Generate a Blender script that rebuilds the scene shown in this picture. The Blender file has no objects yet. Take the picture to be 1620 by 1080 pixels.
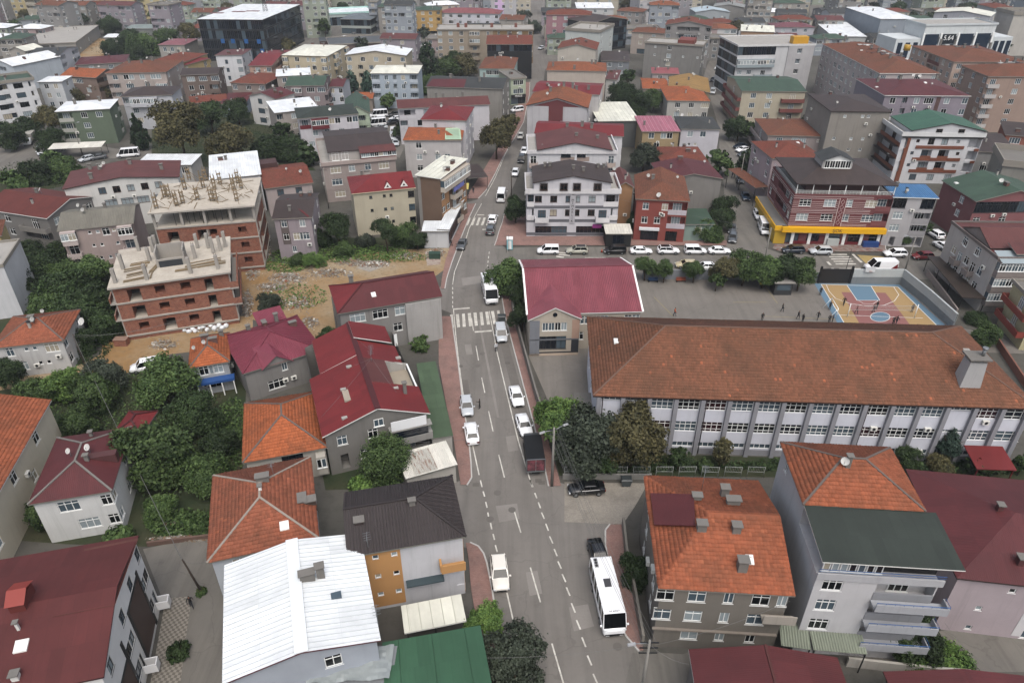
import bpy,math,random
import numpy as np
from mathutils import Vector,Matrix
random.seed(7)
R = math.radians
scene = bpy.context.scene
H = 62.0
F_PX = 1123.0
PITCH = R(32.2)
camd = bpy.data.cameras.new('camera')
cam = bpy.data.objects.new('camera',camd)
scene.collection.objects.link(cam)
cam.location = (0,0,H)
cam.rotation_euler = (R(90) - PITCH,0,0)
camd.sensor_width = 36
camd.lens = 36 * F_PX / 1620
camd.clip_start = 0.5
camd.clip_end = 6000
scene.camera = cam
SUN_ELEV,SUN_ROT = 60,165           # overcast: a broad soft sun high behind the viewer
world = bpy.data.worlds.new('World')
scene.world = world
world.use_nodes = True
wn = world.node_tree
wn.nodes.clear()
sky = wn.nodes.new('ShaderNodeTexSky')
sky.sky_type = 'NISHITA'
sky.sun_disc = False
sky.sun_elevation = R(SUN_ELEV)
sky.sun_rotation = R(SUN_ROT)
sky.air_density = 1.0
sky.dust_density = 6.0
sky.ozone_density = 1.0
hsv = wn.nodes.new('ShaderNodeHueSaturation')      # cloud cover: the blue is greyed evenly over the whole dome
hsv.inputs['Saturation'].default_value = 0.62
bg = wn.nodes.new('ShaderNodeBackground')
bg.inputs['Strength'].default_value = 0.15
wo = wn.nodes.new('ShaderNodeOutputWorld')
wn.links.new(sky.outputs[0],hsv.inputs['Color'])
wn.links.new(hsv.outputs[0],bg.inputs['Color'])
wn.links.new(bg.outputs[0],wo.inputs['Surface'])
sund = bpy.data.lights.new('sun','SUN')
sund.energy = 0.7
sund.angle = R(35)
sund.color = (1.0,0.98,0.95)
sun = bpy.data.objects.new('sun',sund)
scene.collection.objects.link(sun)
sun.rotation_euler = (R(90 - SUN_ELEV),0,R(180 - SUN_ROT))
sun.location = (0,0,200)
vs = scene.view_settings
vs.view_transform = 'Standard'
vs.look = 'None'
vs.exposure = 0.6
vs.gamma = 1.0
vs.use_curve_mapping = False
scene.cycles.use_denoising = True
scene.cycles.adaptive_threshold = .02
scene.cycles.max_bounces = 4
scene.cycles.diffuse_bounces = 3
scene.cycles.glossy_bounces = 2
scene.cycles.transmission_bounces = 3
scene.cycles.transparent_max_bounces = 6
scene.cycles.volume_bounces = 0
_c,_s = math.cos(PITCH),math.sin(PITCH)
YH = 540 - F_PX * math.tan(PITCH)
NAD = 540 + F_PX / math.tan(PITCH)
def P(x,y,z=0.0):
 dx = (x - 810) / F_PX; dy = (540 - y) / F_PX
 r = Vector((dx,_c + dy * _s,-_s + dy * _c))
 return Vector((0,0,H)) + r * ((z - H) / r.z)
def ZR(yt,yb):
 """height of a vertical edge whose top is on picture row yt and foot on row yb"""
 return H * (1 - ((yt - YH) * (NAD - yb)) / ((yb - YH) * (NAD - yt)))
def pxm(x,y,z=0):
 """metres per picture pixel at that point"""
 p = P(x,y,z) - Vector((0,0,H))
 return (p.y * _c - p.z * _s) / F_PX
MATS = {}
def _n(nt,t,**kw):
 n = nt.nodes.new(t)
 for k,v in kw.items():
  if k in n.inputs: n.inputs[k].default_value = v
  else: setattr(n,k,v)
 return n
def lin(c):
 """'#rrggbb' -> linear rgba"""
 if isinstance(c,str):
  c = c.lstrip('#'); c = [int(c[i:i+2],16) / 255 for i in (0,2,4)]
  c = [v / 12.92 if v <= .04045 else ((v + .055) / 1.055) ** 2.4 for v in c]
  k = min(1,.6 + .72 * sum(c) / 3); c = [v * k for v in c]      # swatches were picked off the bright picture: to real albedo
 return (c[0],c[1],c[2],1)
def base(name):
 m = bpy.data.materials.new(name); m.use_nodes = True
 nt = m.node_tree; b = nt.nodes['Principled BSDF']
 return m,nt,b
def plain(name,col,rough=.6,metal=0,spec=.5):
 if name in MATS: return MATS[name]
 m,nt,b = base(name)
 b.inputs['Base Color'].default_value = lin(col); b.inputs['Roughness'].default_value = rough
 b.inputs['Metallic'].default_value = metal; b.inputs['Specular IOR Level'].default_value = spec
 MATS[name] = m
 return m
def ramp2(nt,src,c0,c1,p0=.3,p1=.7):
 r = nt.nodes.new('ShaderNodeValToRGB')
 r.color_ramp.elements[0].position = p0; r.color_ramp.elements[1].position = p1
 r.color_ramp.elements[0].color = c0; r.color_ramp.elements[1].color = c1
 nt.links.new(src,r.inputs[0])
 return r.outputs[0]
def mixc(nt,fac,a,b,mode='MIX'):
 m = nt.nodes.new('ShaderNodeMix'); m.data_type = 'RGBA'; m.blend_type = mode
 for inp,v in ((m.inputs[0],fac),(m.inputs[6],a),(m.inputs[7],b)):
  if hasattr(v,'is_linked') or hasattr(v,'links'): nt.links.new(v,inp)
  else: inp.default_value = v
 return m.outputs[2]
def mul(c,k): return tuple(min(1,v * k) for v in c[:3]) + (1,)
def bump(nt,b,h,strength=.3,dist=.02):
 bp = nt.nodes.new('ShaderNodeBump'); bp.inputs['Strength'].default_value = strength; bp.inputs['Distance'].default_value = dist
 nt.links.new(h,bp.inputs['Height']); nt.links.new(bp.outputs[0],b.inputs['Normal'])
def coords(nt,kind='Object',scale=(1,1,1)):
 t = nt.nodes.new('ShaderNodeTexCoord'); mp = nt.nodes.new('ShaderNodeMapping')
 mp.inputs['Scale'].default_value = scale
 nt.links.new(t.outputs[kind],mp.inputs[0])
 return mp.outputs[0]
def noise(nt,vec,scale,detail=4,rough=.6):
 n = nt.nodes.new('ShaderNodeTexNoise'); n.inputs['Scale'].default_value = scale
 n.inputs['Detail'].default_value = detail; n.inputs['Roughness'].default_value = rough
 nt.links.new(vec,n.inputs['Vector'])
 return n.outputs['Fac']
def wall(col,dirt=.35,rough=.85):
 """rendered wall: uneven paint, rain streaks, fine grain"""
 key = ('wall',col,dirt)
 if key in MATS: return MATS[key]
 m,nt,b = base('render_' + col.strip('#'))
 c = lin(col); g_ = sum(c[:3]) / 3; c = tuple(min(.78,(v * .68 + g_ * .32) * (.98 - .2 * g_)) for v in c[:3]) + (1,)
 v = coords(nt,'Object')
 n1 = noise(nt,v,.35,5)
 vs_ = coords(nt,'Object',(1.6,1.6,.09))
 n2 = noise(nt,vs_,1.0,6,.7)
 n3 = noise(nt,v,9,3)
 a = mixc(nt,ramp2(nt,n1,(0,0,0,1),(1,1,1,1),.35,.7),mul(c,.93),mul(c,1.05))
 d = lin('#4a4844')
 streak = ramp2(nt,n2,(0,0,0,1),(dirt * .85,dirt * .85,dirt * .85,1),.52,.85)
 a = mixc(nt,streak,a,d)
 a = mixc(nt,ramp2(nt,n3,(0,0,0,1),(.12,.12,.12,1),.4,.8),a,mul(c,.75))
 nt.links.new(a,b.inputs['Base Color'])
 b.inputs['Roughness'].default_value = rough
 b.inputs['Specular IOR Level'].default_value = .25
 bump(nt,b,n3,.25,.03)
 MATS[key] = m
 return m
def uvcoords(nt,scale=(1,1,1)): return coords(nt,'UV',scale)
def tilemat(col,geo=False,old=.5):
 """clay tiles. geo: the courses are modelled, colour varies tile by tile; else courses by uv in metres"""
 key = ('tile',col,geo,old)
 if key in MATS: return MATS[key]
 m,nt,b = base('clay_tile_' + col.strip('#') + ('_laid' if geo else ''))
 c = lin(col)
 v = coords(nt,'Object'); n1 = noise(nt,v,.22,5); n2 = noise(nt,v,1.7,5,.7)
 if geo:
  g = nt.nodes.new('ShaderNodeNewGeometry'); rnd = g.outputs['Random Per Island']
  a = ramp2(nt,rnd,mul(c,.8),mul(c,1.12),0,.93)
  hot = ramp2(nt,rnd,(0,0,0,1),(1,1,1,1),.991,.995)
  a = mixc(nt,hot,a,lin('#b06a4c'))
 else:
  uv = uvcoords(nt,(1,1,1))
  br = nt.nodes.new('ShaderNodeTexBrick'); br.offset = 0; br.inputs['Scale'].default_value = 1
  br.inputs['Brick Width'].default_value = .26; br.inputs['Row Height'].default_value = .38
  br.inputs['Mortar Size'].default_value = .035; br.inputs['Mortar Smooth'].default_value = .6
  br.inputs['Color1'].default_value = mul(c,.78); br.inputs['Color2'].default_value = mul(c,1.15); br.inputs['Mortar'].default_value = mul(c,.42)
  nt.links.new(uv,br.inputs['Vector']); a = br.outputs['Color']
  bump(nt,b,br.outputs['Fac'],-.6,.05)
 n6 = noise(nt,v,.55,6,.75); a = mixc(nt,ramp2(nt,n1,(0,0,0,1),(old,old,old,1),.42,.7),a,lin('#5f4a3c')); a = mixc(nt,ramp2(nt,n6,(0,0,0,1),(old * .8,) * 3 + (1,),.5,.72),a,lin('#3f362c'))
 a = mixc(nt,ramp2(nt,n2,(0,0,0,1),(old * .7,) * 3 + (1,),.55,.8),a,lin('#4b4434'))
 nt.links.new(a,b.inputs['Base Color'])
 b.inputs['Roughness'].default_value = .88; b.inputs['Specular IOR Level'].default_value = .2
 MATS[key] = m
 return m
def sheet(col,step=.25,rough=.5,wear=.3,wave=.6,rust=0.0):
 """painted sheet or shingle roof; ribs across uv-x every step metres"""
 key = ('sheet',col,step,wear,rust)
 if key in MATS: return MATS[key]
 m,nt,b = base('sheet_' + col.strip('#'))
 c = lin(col)
 v = coords(nt,'Object'); n1 = noise(nt,v,.3,5); n2 = noise(nt,v,3.1,6,.7)
 a = mixc(nt,ramp2(nt,n1,(0,0,0,1),(1,1,1,1),.35,.7),mul(c,.86),mul(c,1.08))
 a = mixc(nt,ramp2(nt,n2,(0,0,0,1),(wear,) * 3 + (1,),.55,.8),a,mul(c,.55))
 bk = nt.nodes.new('ShaderNodeTexBrick'); bk.offset = .37; bk.inputs['Scale'].default_value = 1; bk.inputs['Brick Width'].default_value = 1.05; bk.inputs['Row Height'].default_value = 3.1; bk.inputs['Mortar Size'].default_value = .012
 bk.inputs['Color1'].default_value = (.76,.76,.76,1); bk.inputs['Color2'].default_value = (1,1,1,1); bk.inputs['Mortar'].default_value = (.6,.6,.6,1); nt.links.new(uvcoords(nt),bk.inputs['Vector']); a = mixc(nt,.8,a,bk.outputs['Color'],'MULTIPLY')
 n5 = noise(nt,coords(nt,'UV',(1.3,.12,1)),1.0,6,.75); a = mixc(nt,ramp2(nt,n5,(0,0,0,1),(wear * 1.3,) * 3 + (1,),.52,.8),a,mul(c,.5))
 if rust:
  n4 = noise(nt,coords(nt,'UV',(3,.5,1)),1.0,5,.7)
  a = mixc(nt,ramp2(nt,n4,(0,0,0,1),(rust,) * 3 + (1,),.5,.6),a,lin('#7a4526'))
 nt.links.new(a,b.inputs['Base Color'])
 if step:
  uv = uvcoords(nt,(1 / step,1,1))
  w = nt.nodes.new('ShaderNodeTexWave'); w.inputs['Scale'].default_value = .318; w.wave_profile = 'SIN'
  nt.links.new(uv,w.inputs['Vector'])
  bump(nt,b,w.outputs['Fac'],wave,.04)
 b.inputs['Roughness'].default_value = rough; b.inputs['Specular IOR Level'].default_value = .3
 MATS[key] = m
 return m
def grounded(name,c0,c1,scale=.2,c2=None,f2=.6,bumpk=.3,rough=.92):
 m,nt,b = base(name)
 v = coords(nt,'Object'); n1 = noise(nt,v,scale,7,.65); n2 = noise(nt,v,scale * 14,5,.7)
 a = mixc(nt,ramp2(nt,n1,(0,0,0,1),(1,1,1,1),.38,.64),lin(c0),lin(c1))
 a = mixc(nt,ramp2(nt,n2,(0,0,0,1),(f2,) * 3 + (1,),.5,.75),a,lin(c2) if c2 else mul(lin(c0),.6))
 nt.links.new(a,b.inputs['Base Color']); b.inputs['Roughness'].default_value = rough; b.inputs['Specular IOR Level'].default_value = .2
 bump(nt,b,n2,bumpk,.08)
 return m
def asphalt(name,c0,c1,c2):
 """worn road surface: lengthwise traffic streaks, blotches, hairline cracks"""
 m,nt,b = base(name); v = coords(nt,'Object'); n1 = noise(nt,v,.09,7,.65); n2 = noise(nt,v,3.2,5,.7); n3 = noise(nt,coords(nt,'Object',(.75,.035,1)),1.0,5,.6); n4 = noise(nt,v,.45,6,.7)
 a = mixc(nt,ramp2(nt,n1,(0,0,0,1),(1,1,1,1),.38,.64),lin(c0),lin(c1)); a = mixc(nt,ramp2(nt,n3,(0,0,0,1),(.55,) * 3 + (1,),.45,.7),a,lin(c2)); a = mixc(nt,ramp2(nt,n4,(0,0,0,1),(.5,) * 3 + (1,),.58,.75),a,mul(lin(c2),.85)); a = mixc(nt,ramp2(nt,n2,(0,0,0,1),(.3,) * 3 + (1,),.5,.8),a,mul(lin(c0),1.2))
 vo = nt.nodes.new('ShaderNodeTexVoronoi'); vo.feature = 'DISTANCE_TO_EDGE'; vo.inputs['Scale'].default_value = .16; wv = nt.nodes.new('ShaderNodeVectorMath'); nt.links.new(v,wv.inputs[0]); nn = nt.nodes.new('ShaderNodeTexNoise'); nn.inputs['Scale'].default_value = .8; nt.links.new(v,nn.inputs['Vector']); nt.links.new(nn.outputs['Color'],wv.inputs[1]); nt.links.new(wv.outputs[0],vo.inputs['Vector'])
 a = mixc(nt,ramp2(nt,vo.outputs['Distance'],(.22,.22,.22,1),(0,0,0,1),.002,.01),a,mul(lin(c2),.55))
 nt.links.new(a,b.inputs['Base Color']); b.inputs['Roughness'].default_value = .9; b.inputs['Specular IOR Level'].default_value = .25; bump(nt,b,n2,.12,.05)
 return m
def leafmat(name,cd,cl,cx=None):
 m,nt,b = base(name)
 g = nt.nodes.new('ShaderNodeNewGeometry'); oi = nt.nodes.new('ShaderNodeObjectInfo')
 v = coords(nt,'Object'); n1 = noise(nt,v,.9,3)
 a = ramp2(nt,g.outputs['Random Per Island'],lin(cd),lin(cl),0,1)
 a = mixc(nt,ramp2(nt,n1,(0,0,0,1),(.7,.7,.7,1),.4,.7),a,lin(cx or cd))
 h = nt.nodes.new('ShaderNodeHueSaturation'); nt.links.new(a,h.inputs['Color'])
 mr = nt.nodes.new('ShaderNodeMapRange'); mr.inputs[3].default_value = .75; mr.inputs[4].default_value = 1.25
 nt.links.new(oi.outputs['Random'],mr.inputs[0]); nt.links.new(mr.outputs[0],h.inputs['Value'])
 nt.links.new(h.outputs[0],b.inputs['Base Color']); b.inputs['Roughness'].default_value = .7; b.inputs['Specular IOR Level'].default_value = .25
 return m
COL = scene.collection
class MB:
 def __init__(s): s.v = []; s.f = []; s.m = []; s.uv = {}; s.smooth = set()
 def poly(s,pts,m=0,uv=None):
  i = len(s.v); s.v.extend([tuple(p) for p in pts]); s.f.append(tuple(range(i,i + len(pts)))); s.m.append(m)
  if uv: s.uv[len(s.f) - 1] = uv
 def slope(s,pts,m=0):
  """planar roof polygon, first edge is the eave: uv in metres along the eave and up the slope"""
  p = [Vector(q) for q in pts]; n = (p[1] - p[0]).cross(p[2] - p[0]).normalized()
  u = (p[1] - p[0]); u.z = 0; u.normalize(); w = n.cross(u).normalized()
  s.poly(p,m,[((q - p[0]).dot(u),(q - p[0]).dot(w)) for q in p])
 def box(s,x0,x1,y0,y1,z0,z1,m=0,skip=''):
  a = [(x0,y0,z0),(x1,y0,z0),(x1,y1,z0),(x0,y1,z0),(x0,y0,z1),(x1,y0,z1),(x1,y1,z1),(x0,y1,z1)]
  i = len(s.v); s.v.extend(a)
  for k,q in (('d',(0,3,2,1)),('u',(4,5,6,7)),('f',(0,1,5,4)),('r',(1,2,6,5)),('b',(2,3,7,6)),('l',(3,0,4,7))):
   if k not in skip:
    s.f.append(tuple(i + t for t in q)); s.m.append(m)
    if k == 'u': s.uv[len(s.f) - 1] = [(a[t][0],a[t][1]) for t in q]
  return s
 def hexa(s,b4,t4,m=0):
  i = len(s.v); s.v.extend([tuple(p) for p in b4] + [tuple(p) for p in t4])
  for q in ((0,3,2,1),(4,5,6,7),(0,1,5,4),(1,2,6,5),(2,3,7,6),(3,0,4,7)):
   s.f.append(tuple(i + t for t in q)); s.m.append(m)
 def beam(s,p,q,w,h=None,m=0):
  p = Vector(p); q = Vector(q); h = h or w; d = (q - p).normalized()
  up = Vector((0,0,1)) if abs(d.z) < .95 else Vector((0,1,0))
  a = d.cross(up).normalized() * (w / 2); b_ = a.cross(d).normalized() * (h / 2)
  s.hexa([p - a - b_,p + a - b_,p + a + b_,p - a + b_],[q - a - b_,q + a - b_,q + a + b_,q - a + b_],m)
 def tube(s,pts,r,n=6,m=0,caps=True,r1=None):
  pts = [Vector(p) for p in pts]; rings = []
  for k,p in enumerate(pts):
   d = (pts[min(k + 1,len(pts) - 1)] - pts[max(k - 1,0)]).normalized()
   up = Vector((0,0,1)) if abs(d.z) < .9 else Vector((1,0,0))
   a = d.cross(up).normalized(); b_ = d.cross(a).normalized()
   rr = r[k] if isinstance(r,(list,tuple)) else (r if r1 is None else r + (r1 - r) * k / max(1,len(pts) - 1))
   i = len(s.v); rings.append(i)
   for t in range(n):
    an = 2 * math.pi * t / n; s.v.append(tuple(p + a * (rr * math.cos(an)) + b_ * (rr * math.sin(an))))
  for k in range(len(pts) - 1):
   for t in range(n):
    u = (t + 1) % n
    s.smooth.add(len(s.f)); s.f.append((rings[k] + u,rings[k] + t,rings[k + 1] + t,rings[k + 1] + u)); s.m.append(m)
  if caps:
   s.f.append(tuple(rings[0] + t for t in range(n))); s.m.append(m)
   s.f.append(tuple(rings[-1] + t for t in reversed(range(n)))); s.m.append(m)
 def mesh(s,name,mats,M=None):
  me = bpy.data.meshes.new(name)
  v = s.v if M is None else [tuple(M @ Vector(p)) for p in s.v]
  me.from_pydata(v,[],s.f)
  for mt in (mats if isinstance(mats,(list,tuple)) else [mats]): me.materials.append(mt)
  me.polygons.foreach_set('material_index',s.m)
  if s.smooth: me.polygons.foreach_set('use_smooth',[i in s.smooth for i in range(len(s.f))])
  if s.uv:
   ul = me.uv_layers.new(name='uv'); arr = np.zeros(len(me.loops) * 2,np.float32); st = 0
   for i,f in enumerate(s.f):
    if i in s.uv: arr[st * 2:(st + len(f)) * 2] = np.array(s.uv[i],np.float32).ravel()
    st += len(f)
   ul.data.foreach_set('uv',arr)
  me.update()
  return me
 def obj(s,name,mats,parent=None,M=None): return link(name,s.mesh(name,mats,M),parent)
def link(name,data,parent=None,loc=None,rot=None):
 o = bpy.data.objects.new(name,data); COL.objects.link(o)
 if parent is not None: o.parent = parent
 if loc is not None: o.location = loc
 if rot is not None: o.rotation_euler = (0,0,rot) if not isinstance(rot,tuple) else rot
 return o
def tag(o,label=None,cat=None,group=None,kind=None):
 if label: o['label'] = label
 if cat: o['category'] = cat
 if group: o['group'] = group
 if kind: o['kind'] = kind
 return o
def thing(name,label,cat,loc=(0,0,0),rot=0,group=None):
 return tag(link(name,None,None,loc,rot),label,cat,group)
def copy_tree(o,parent=None):
 c = o.copy(); COL.objects.link(c); c.parent = parent
 for ch in o.children: copy_tree(ch,c)
 return c
def text(body,parent,loc,size,mat,rot=(R(90),0,0),name='lettering',extrude=.01,align='CENTER'):
 cu = bpy.data.curves.new(name,'FONT'); cu.body = body; cu.size = size; cu.extrude = extrude
 cu.align_x = align; cu.align_y = 'CENTER'; cu.materials.append(mat)
 t = bpy.data.objects.new('text_tmp',cu); COL.objects.link(t); me = bpy.data.meshes.new_from_object(t.evaluated_get(bpy.context.evaluated_depsgraph_get())); bpy.data.objects.remove(t)
 o = link(name,me,parent,loc); o.rotation_euler = rot
 return o
# ================= building kit =================
GLASS = []
def glassmat(name,col,rough=.08,spec=.6):
 return plain(name,col,rough,0,spec)
G_DARK = glassmat('glass_dark','#15191c'); G_MID = glassmat('glass_sky','#4f5e68',.12); G_CURT = glassmat('glass_net_curtain','#8f9a9e',.2,.5)
G_CURT2 = glassmat('glass_cream_curtain','#a39c8c',.25,.4); G_BLACK = glassmat('glass_black','#141c27',.06)
PVC = plain('white_pvc','#d4d6d4',.4); PVC_BROWN = plain('brown_pvc','#4a332a',.4); PVC_DARK = plain('anthracite_pvc','#23262a',.4)
METAL = plain('galvanised_metal','#8c9092',.45,.6); DARKMETAL = plain('dark_metal','#2a2c2e',.5,.4)
CONC = wall('#7d7972',.5); CONC_LIGHT = wall('#a39f97',.4); MORTAR = wall('#73635a',.5)
SOFFIT = plain('soffit','#8a857c',.8)
WINC = {}
def win_mesh(w,h,fm,gm,far,trim=None,style=''):
 key = (round(w,2),round(h,2),fm.name,gm.name,far,trim.name if trim else None,style)
 if key in WINC: return WINC[key]
 a = .07 if not far else .09
 mb = MB(); t0,t1 = -.02,.1
 mb.box(0,w,t0,t1,0,a); mb.box(0,w,t0,t1,h - a,h); mb.box(0,a,t0,t1,a,h - a,skip='ud'); mb.box(w - a,w,t0,t1,a,h - a,skip='ud')
 nm = 1 if w < 1.7 else (2 if w < 2.6 else 3)
 if w < .75: nm = 0
 for k in range(nm):
  x = w * (k + 1) / (nm + 1); mb.box(x - .035,x + .035,t0 + .005,t1,a,h - a,skip='ud')
 if style == 'grid' or (h > 1.2 and w > 1.0 and not far):
  z = h * (.72 if style != 'grid' else .7); mb.box(a,w - a,t0 + .008,t1 - .005,z - .03,z + .03,skip='lr')
  if style == 'grid': mb.box(a,w - a,t0 + .008,t1 - .005,h * .28 - .03,h * .28 + .03,skip='lr')
 mats = [fm]
 if not far: mb.box(-.08,w + .08,-.1,.06,-.08,-.002,0)   # sill
 if trim:
  mats.append(trim); k = .16
  mb.box(-k,w + k,-.045,.0,h,h + k,1); mb.box(-k,w + k,-.045,.0,-k,-.004,1)
  mb.box(-k,-.003,-.045,.0,0,h,1,skip='ud'); mb.box(w + .003,w + k,-.045,.0,0,h,1,skip='ud')
 pb = mb if far else MB(); gi = len(mats) if far else 0
 pb.poly([(a * .6,.03,a * .6),(w - a * .6,.03,a * .6),(w - a * .6,.03,h - a * .6),(a * .6,.03,h - a * .6)],gi)
 if far: mats.append(gm)
 r = (mb.mesh('window',mats),None if far else pb.mesh('pane',gm))
 WINC[key] = r
 return r
class Bld:
 """one building: Empty at the middle of its footprint; local x along the front, y to the back"""
 def __init__(s,name,label,cat,p,q,r,z,mode='F',sh=2.9,far=None,group=None,inset=.35,wallc='#b9b4aa',dirt=.35,zb=None):
  if zb is not None: z = ZR(p[1],zb)
  a,b = P(p[0],p[1],z),P(q[0],q[1],z)
  if mode == 'F': u = (b - a)
  elif mode == 'Bk': u = (b - a)
  elif mode == 'R': u = Vector(((b - a).y,-(b - a).x,0))
  elif mode == 'L': u = Vector(((b - a).y,-(b - a).x,0))
  L = math.hypot((b - a).x,(b - a).y); u.z = 0; u.normalize(); v = Vector((-u.y,u.x,0))
  if isinstance(r,(int,float)): dep = r
  else:
   c = P(r[0],r[1],z)
   dep = abs((c - a).dot(v)) if mode in 'FBk' else abs((c - a).dot(u))
  if mode == 'F': W,D,o = L,dep,a
  elif mode == 'Bk': W,D,o = L,dep,a - v * dep
  elif mode == 'L': W,D,o = dep,L,a
  else: W,D,o = dep,L,a - u * dep
  mid = o + u * (W / 2) + v * (D / 2)
  s.W,s.D,s.z,s.sh = W,D,z,sh          # roof outline
  s.u,s.v = u,v
  s.rot = math.atan2(u.y,u.x)
  s.dist = mid.xy.length
  s.far = (s.dist > 190) if far is None else far
  s.root = thing(name,label,cat,(mid.x,mid.y,0),s.rot,group)
  s.ins = inset
  s.w,s.d = W - 2 * inset,D - 2 * inset    # wall outline
  s.wm = wall(wallc,dirt); s.mats = [s.wm]
  s.mb = MB(); s.ops = {}; s.gables = None
  s.rng = random.Random(hash((p,q)) & 0xffff)
  s.fm = PVC; s.trim = None; s.style = ''
  s.done = set()
 def mat(s,m):
  if m not in s.mats: s.mats.append(m)
  return s.mats.index(m)
 def px(s,x,y,z):
  """picture pixel -> local coordinates at height z"""
  p = P(x,y,z) - s.root.location
  c,sn = math.cos(-s.rot),math.sin(-s.rot)
  return (p.x * c - p.y * sn,p.x * sn + p.y * c,z)
 def frame(s,side):
  w,d = s.w / 2,s.d / 2
  if side == 'front': return Matrix.Translation((-w,-d,0)),s.w
  if side == 'right': return Matrix.Translation((w,-d,0)) @ Matrix.Rotation(R(90),4,'Z'),s.d
  if side == 'back': return Matrix.Translation((w,d,0)) @ Matrix.Rotation(R(180),4,'Z'),s.w
  return Matrix.Translation((-w,d,0)) @ Matrix.Rotation(R(-90),4,'Z'),s.d
 def glass(s):
  x = s.rng.random()
  return G_DARK if x < .3 else G_MID if x < .62 else G_CURT if x < .9 else G_CURT2
 def window(s,M,x,z,w,h,fm=None,gm=None,dy=.08,name='window',trim=None,style=None):
  fm = fm or s.fm; gm = gm or s.glass(); trim = trim or s.trim
  f,p = win_mesh(w,h,fm,gm,s.far,trim,style if style is not None else s.style)
  o = link(name,f,s.root); o.matrix_local = M @ Matrix.Translation((x,dy,z))
  if p: link('pane',p,o)
  return o
 def part(s,name,mb,mats,M=None,parent=None):
  o = mb.obj(name,mats,parent or s.root)
  if M is not None: o.matrix_local = M
  return o
 def side(s,side,rows,z1=None,bandm=None,cols=None,wm=None,bal=None,baldepth=1.1,z0=0,skiprow=()):
  """cut a facade: rows of letters from the top storey down, each letter one bay"""
  s.done.add(side)
  M,W = s.frame(side); z1 = s.z if z1 is None else z1
  op = []; mi = s.mat(wm) if wm else 0; parm = bal or s.wm
  for i,row in enumerate(rows):
   fl = z1 - s.sh * (i + 1)
   if fl < -1.2: break
   if not row: continue
   n = len(row); cw = W / n
   k = 0
   while k < n:
    c = row[k]; j = k
    while c in 'SGXbBgP' and j + 1 < n and row[j + 1] == c: j += 1
    x0,x1 = k * cw,(j + 1) * cw; cx = (x0 + x1) / 2; bw = x1 - x0
    if c in 'wWnsdf':
     w,h,sl = ({'w': (1.7,1.6,.8),'W': (2.6,1.6,.8),'n': (1.0,1.5,.85),'s': (.8,.8,1.3),'d': (1.1,2.1,.12),'f': (1.9,1.9,.3)} if s.far else {'w': (1.45,1.45,.9),'W': (2.4,1.5,.85),'n': (.8,1.3,.95),'s': (.6,.6,1.5),'d': (1.0,2.05,.12),'f': (1.7,1.9,.3)})[c]
     w = min(w,cw * (1.7 if c == 'W' else .95)); zz = max(fl + sl,.15)
     op.append((cx - w / 2,cx + w / 2,zz,zz + h,.12)); s.window(M,cx - w / 2,zz,w,h)
    elif c == 'b':       # loggia: recessed opening with parapet
     zz = max(fl + .1,.1); x0 += .12; x1 -= .12; h = s.sh - .55
     op.append((x0,x1,zz,zz + h,1.1))
     s.window(M,cx - min(.9,bw * .35),zz + .05,min(1.8,bw * .7),min(2.1,h - .1),dy=1.0)
     pb = MB(); pb.box(x0 - .05,x1 + .05,-.06,.08,zz - .12,zz + .92); s.part('balcony_parapet',pb,parm,M)
    elif c == 'B':       # projecting balcony
     zz = fl + .02; w = min(1.7,bw * .6)
     op.append((cx - w / 2,cx + w / 2,zz + .12,zz + 2.2,.12)); s.window(M,cx - w / 2,zz + .12,w,2.08)
     pb = MB(); d = baldepth
     pb.box(x0 + .15,x1 - .15,-d,-.002,zz - .16,zz); pb.box(x0 + .15,x1 - .15,-d - .06,-d + .04,zz - .2,zz + .9)
     pb.box(x0 + .13,x0 + .23,-d + .042,-.002,zz + .002,zz + .9); pb.box(x1 - .23,x1 - .13,-d + .042,-.002,zz + .002,zz + .9)
     s.part('balcony',pb,parm,M)
    elif c == 'g':       # glazed projecting bay
     zz = fl + .02; d = baldepth
     pb = MB(); pb.box(x0 + .1,x1 - .1,-d,-.002,zz - .12,zz + .95); pb.box(x0 + .1,x1 - .1,-d,-.002,zz + 2.35,zz + 2.62)
     o = s.part('glazed_balcony',pb,parm,M)
     nb = max(2,int((bw - .2) / 1.0)); ww = (bw - .2) / nb
     for t in range(nb): s.window(M,x0 + .1 + t * ww,zz + .95,ww,1.4,dy=-d + .02)
     pb = MB(); pb.box(x0 + .14,x0 + .2,-d + .1,-.01,zz + .951,zz + 2.349); pb.box(x1 - .2,x1 - .14,-d + .1,-.01,zz + .951,zz + 2.349)
     s.part('bay_side_pane',pb,G_MID,M)
    elif c == 'S':       # shop front
     h = min(s.sh,z1) - .75; zz = .15
     op.append((x0 + .1,x1 - .1,zz,zz + h,.25)); nb = max(1,int(bw / 2.4)); ww = (bw - .2) / nb
     for t in range(nb): s.window(M,x0 + .1 + t * ww,zz,ww,h,fm=PVC_DARK if s.fm is PVC else s.fm,gm=[G_BLACK,G_DARK,G_MID][s.rng.randrange(3)],dy=.2,name='shop_window',style='')
    elif c == 'G':
     h = s.sh - .6; zz = max(fl,0) + .02
     op.append((x0 + .15,x1 - .15,zz,zz + h,1.6))
    elif c == 'X':       # curtain wall glass over the storey
     nb = max(1,int(bw / 1.6)); ww = (bw - .1) / nb; zz = max(fl + .45,.1); h = s.sh - .55
     op.append((x0 + .05,x1 - .05,zz,zz + h,.14))
     for t in range(nb): s.window(M,x0 + .05 + t * ww,zz,ww,h,fm=PVC_DARK,gm=[G_BLACK,G_DARK,G_BLACK,G_MID][s.rng.randrange(4)],dy=.06,style='')
    k = j + 1
  s.ops[side] = list(op)
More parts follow.
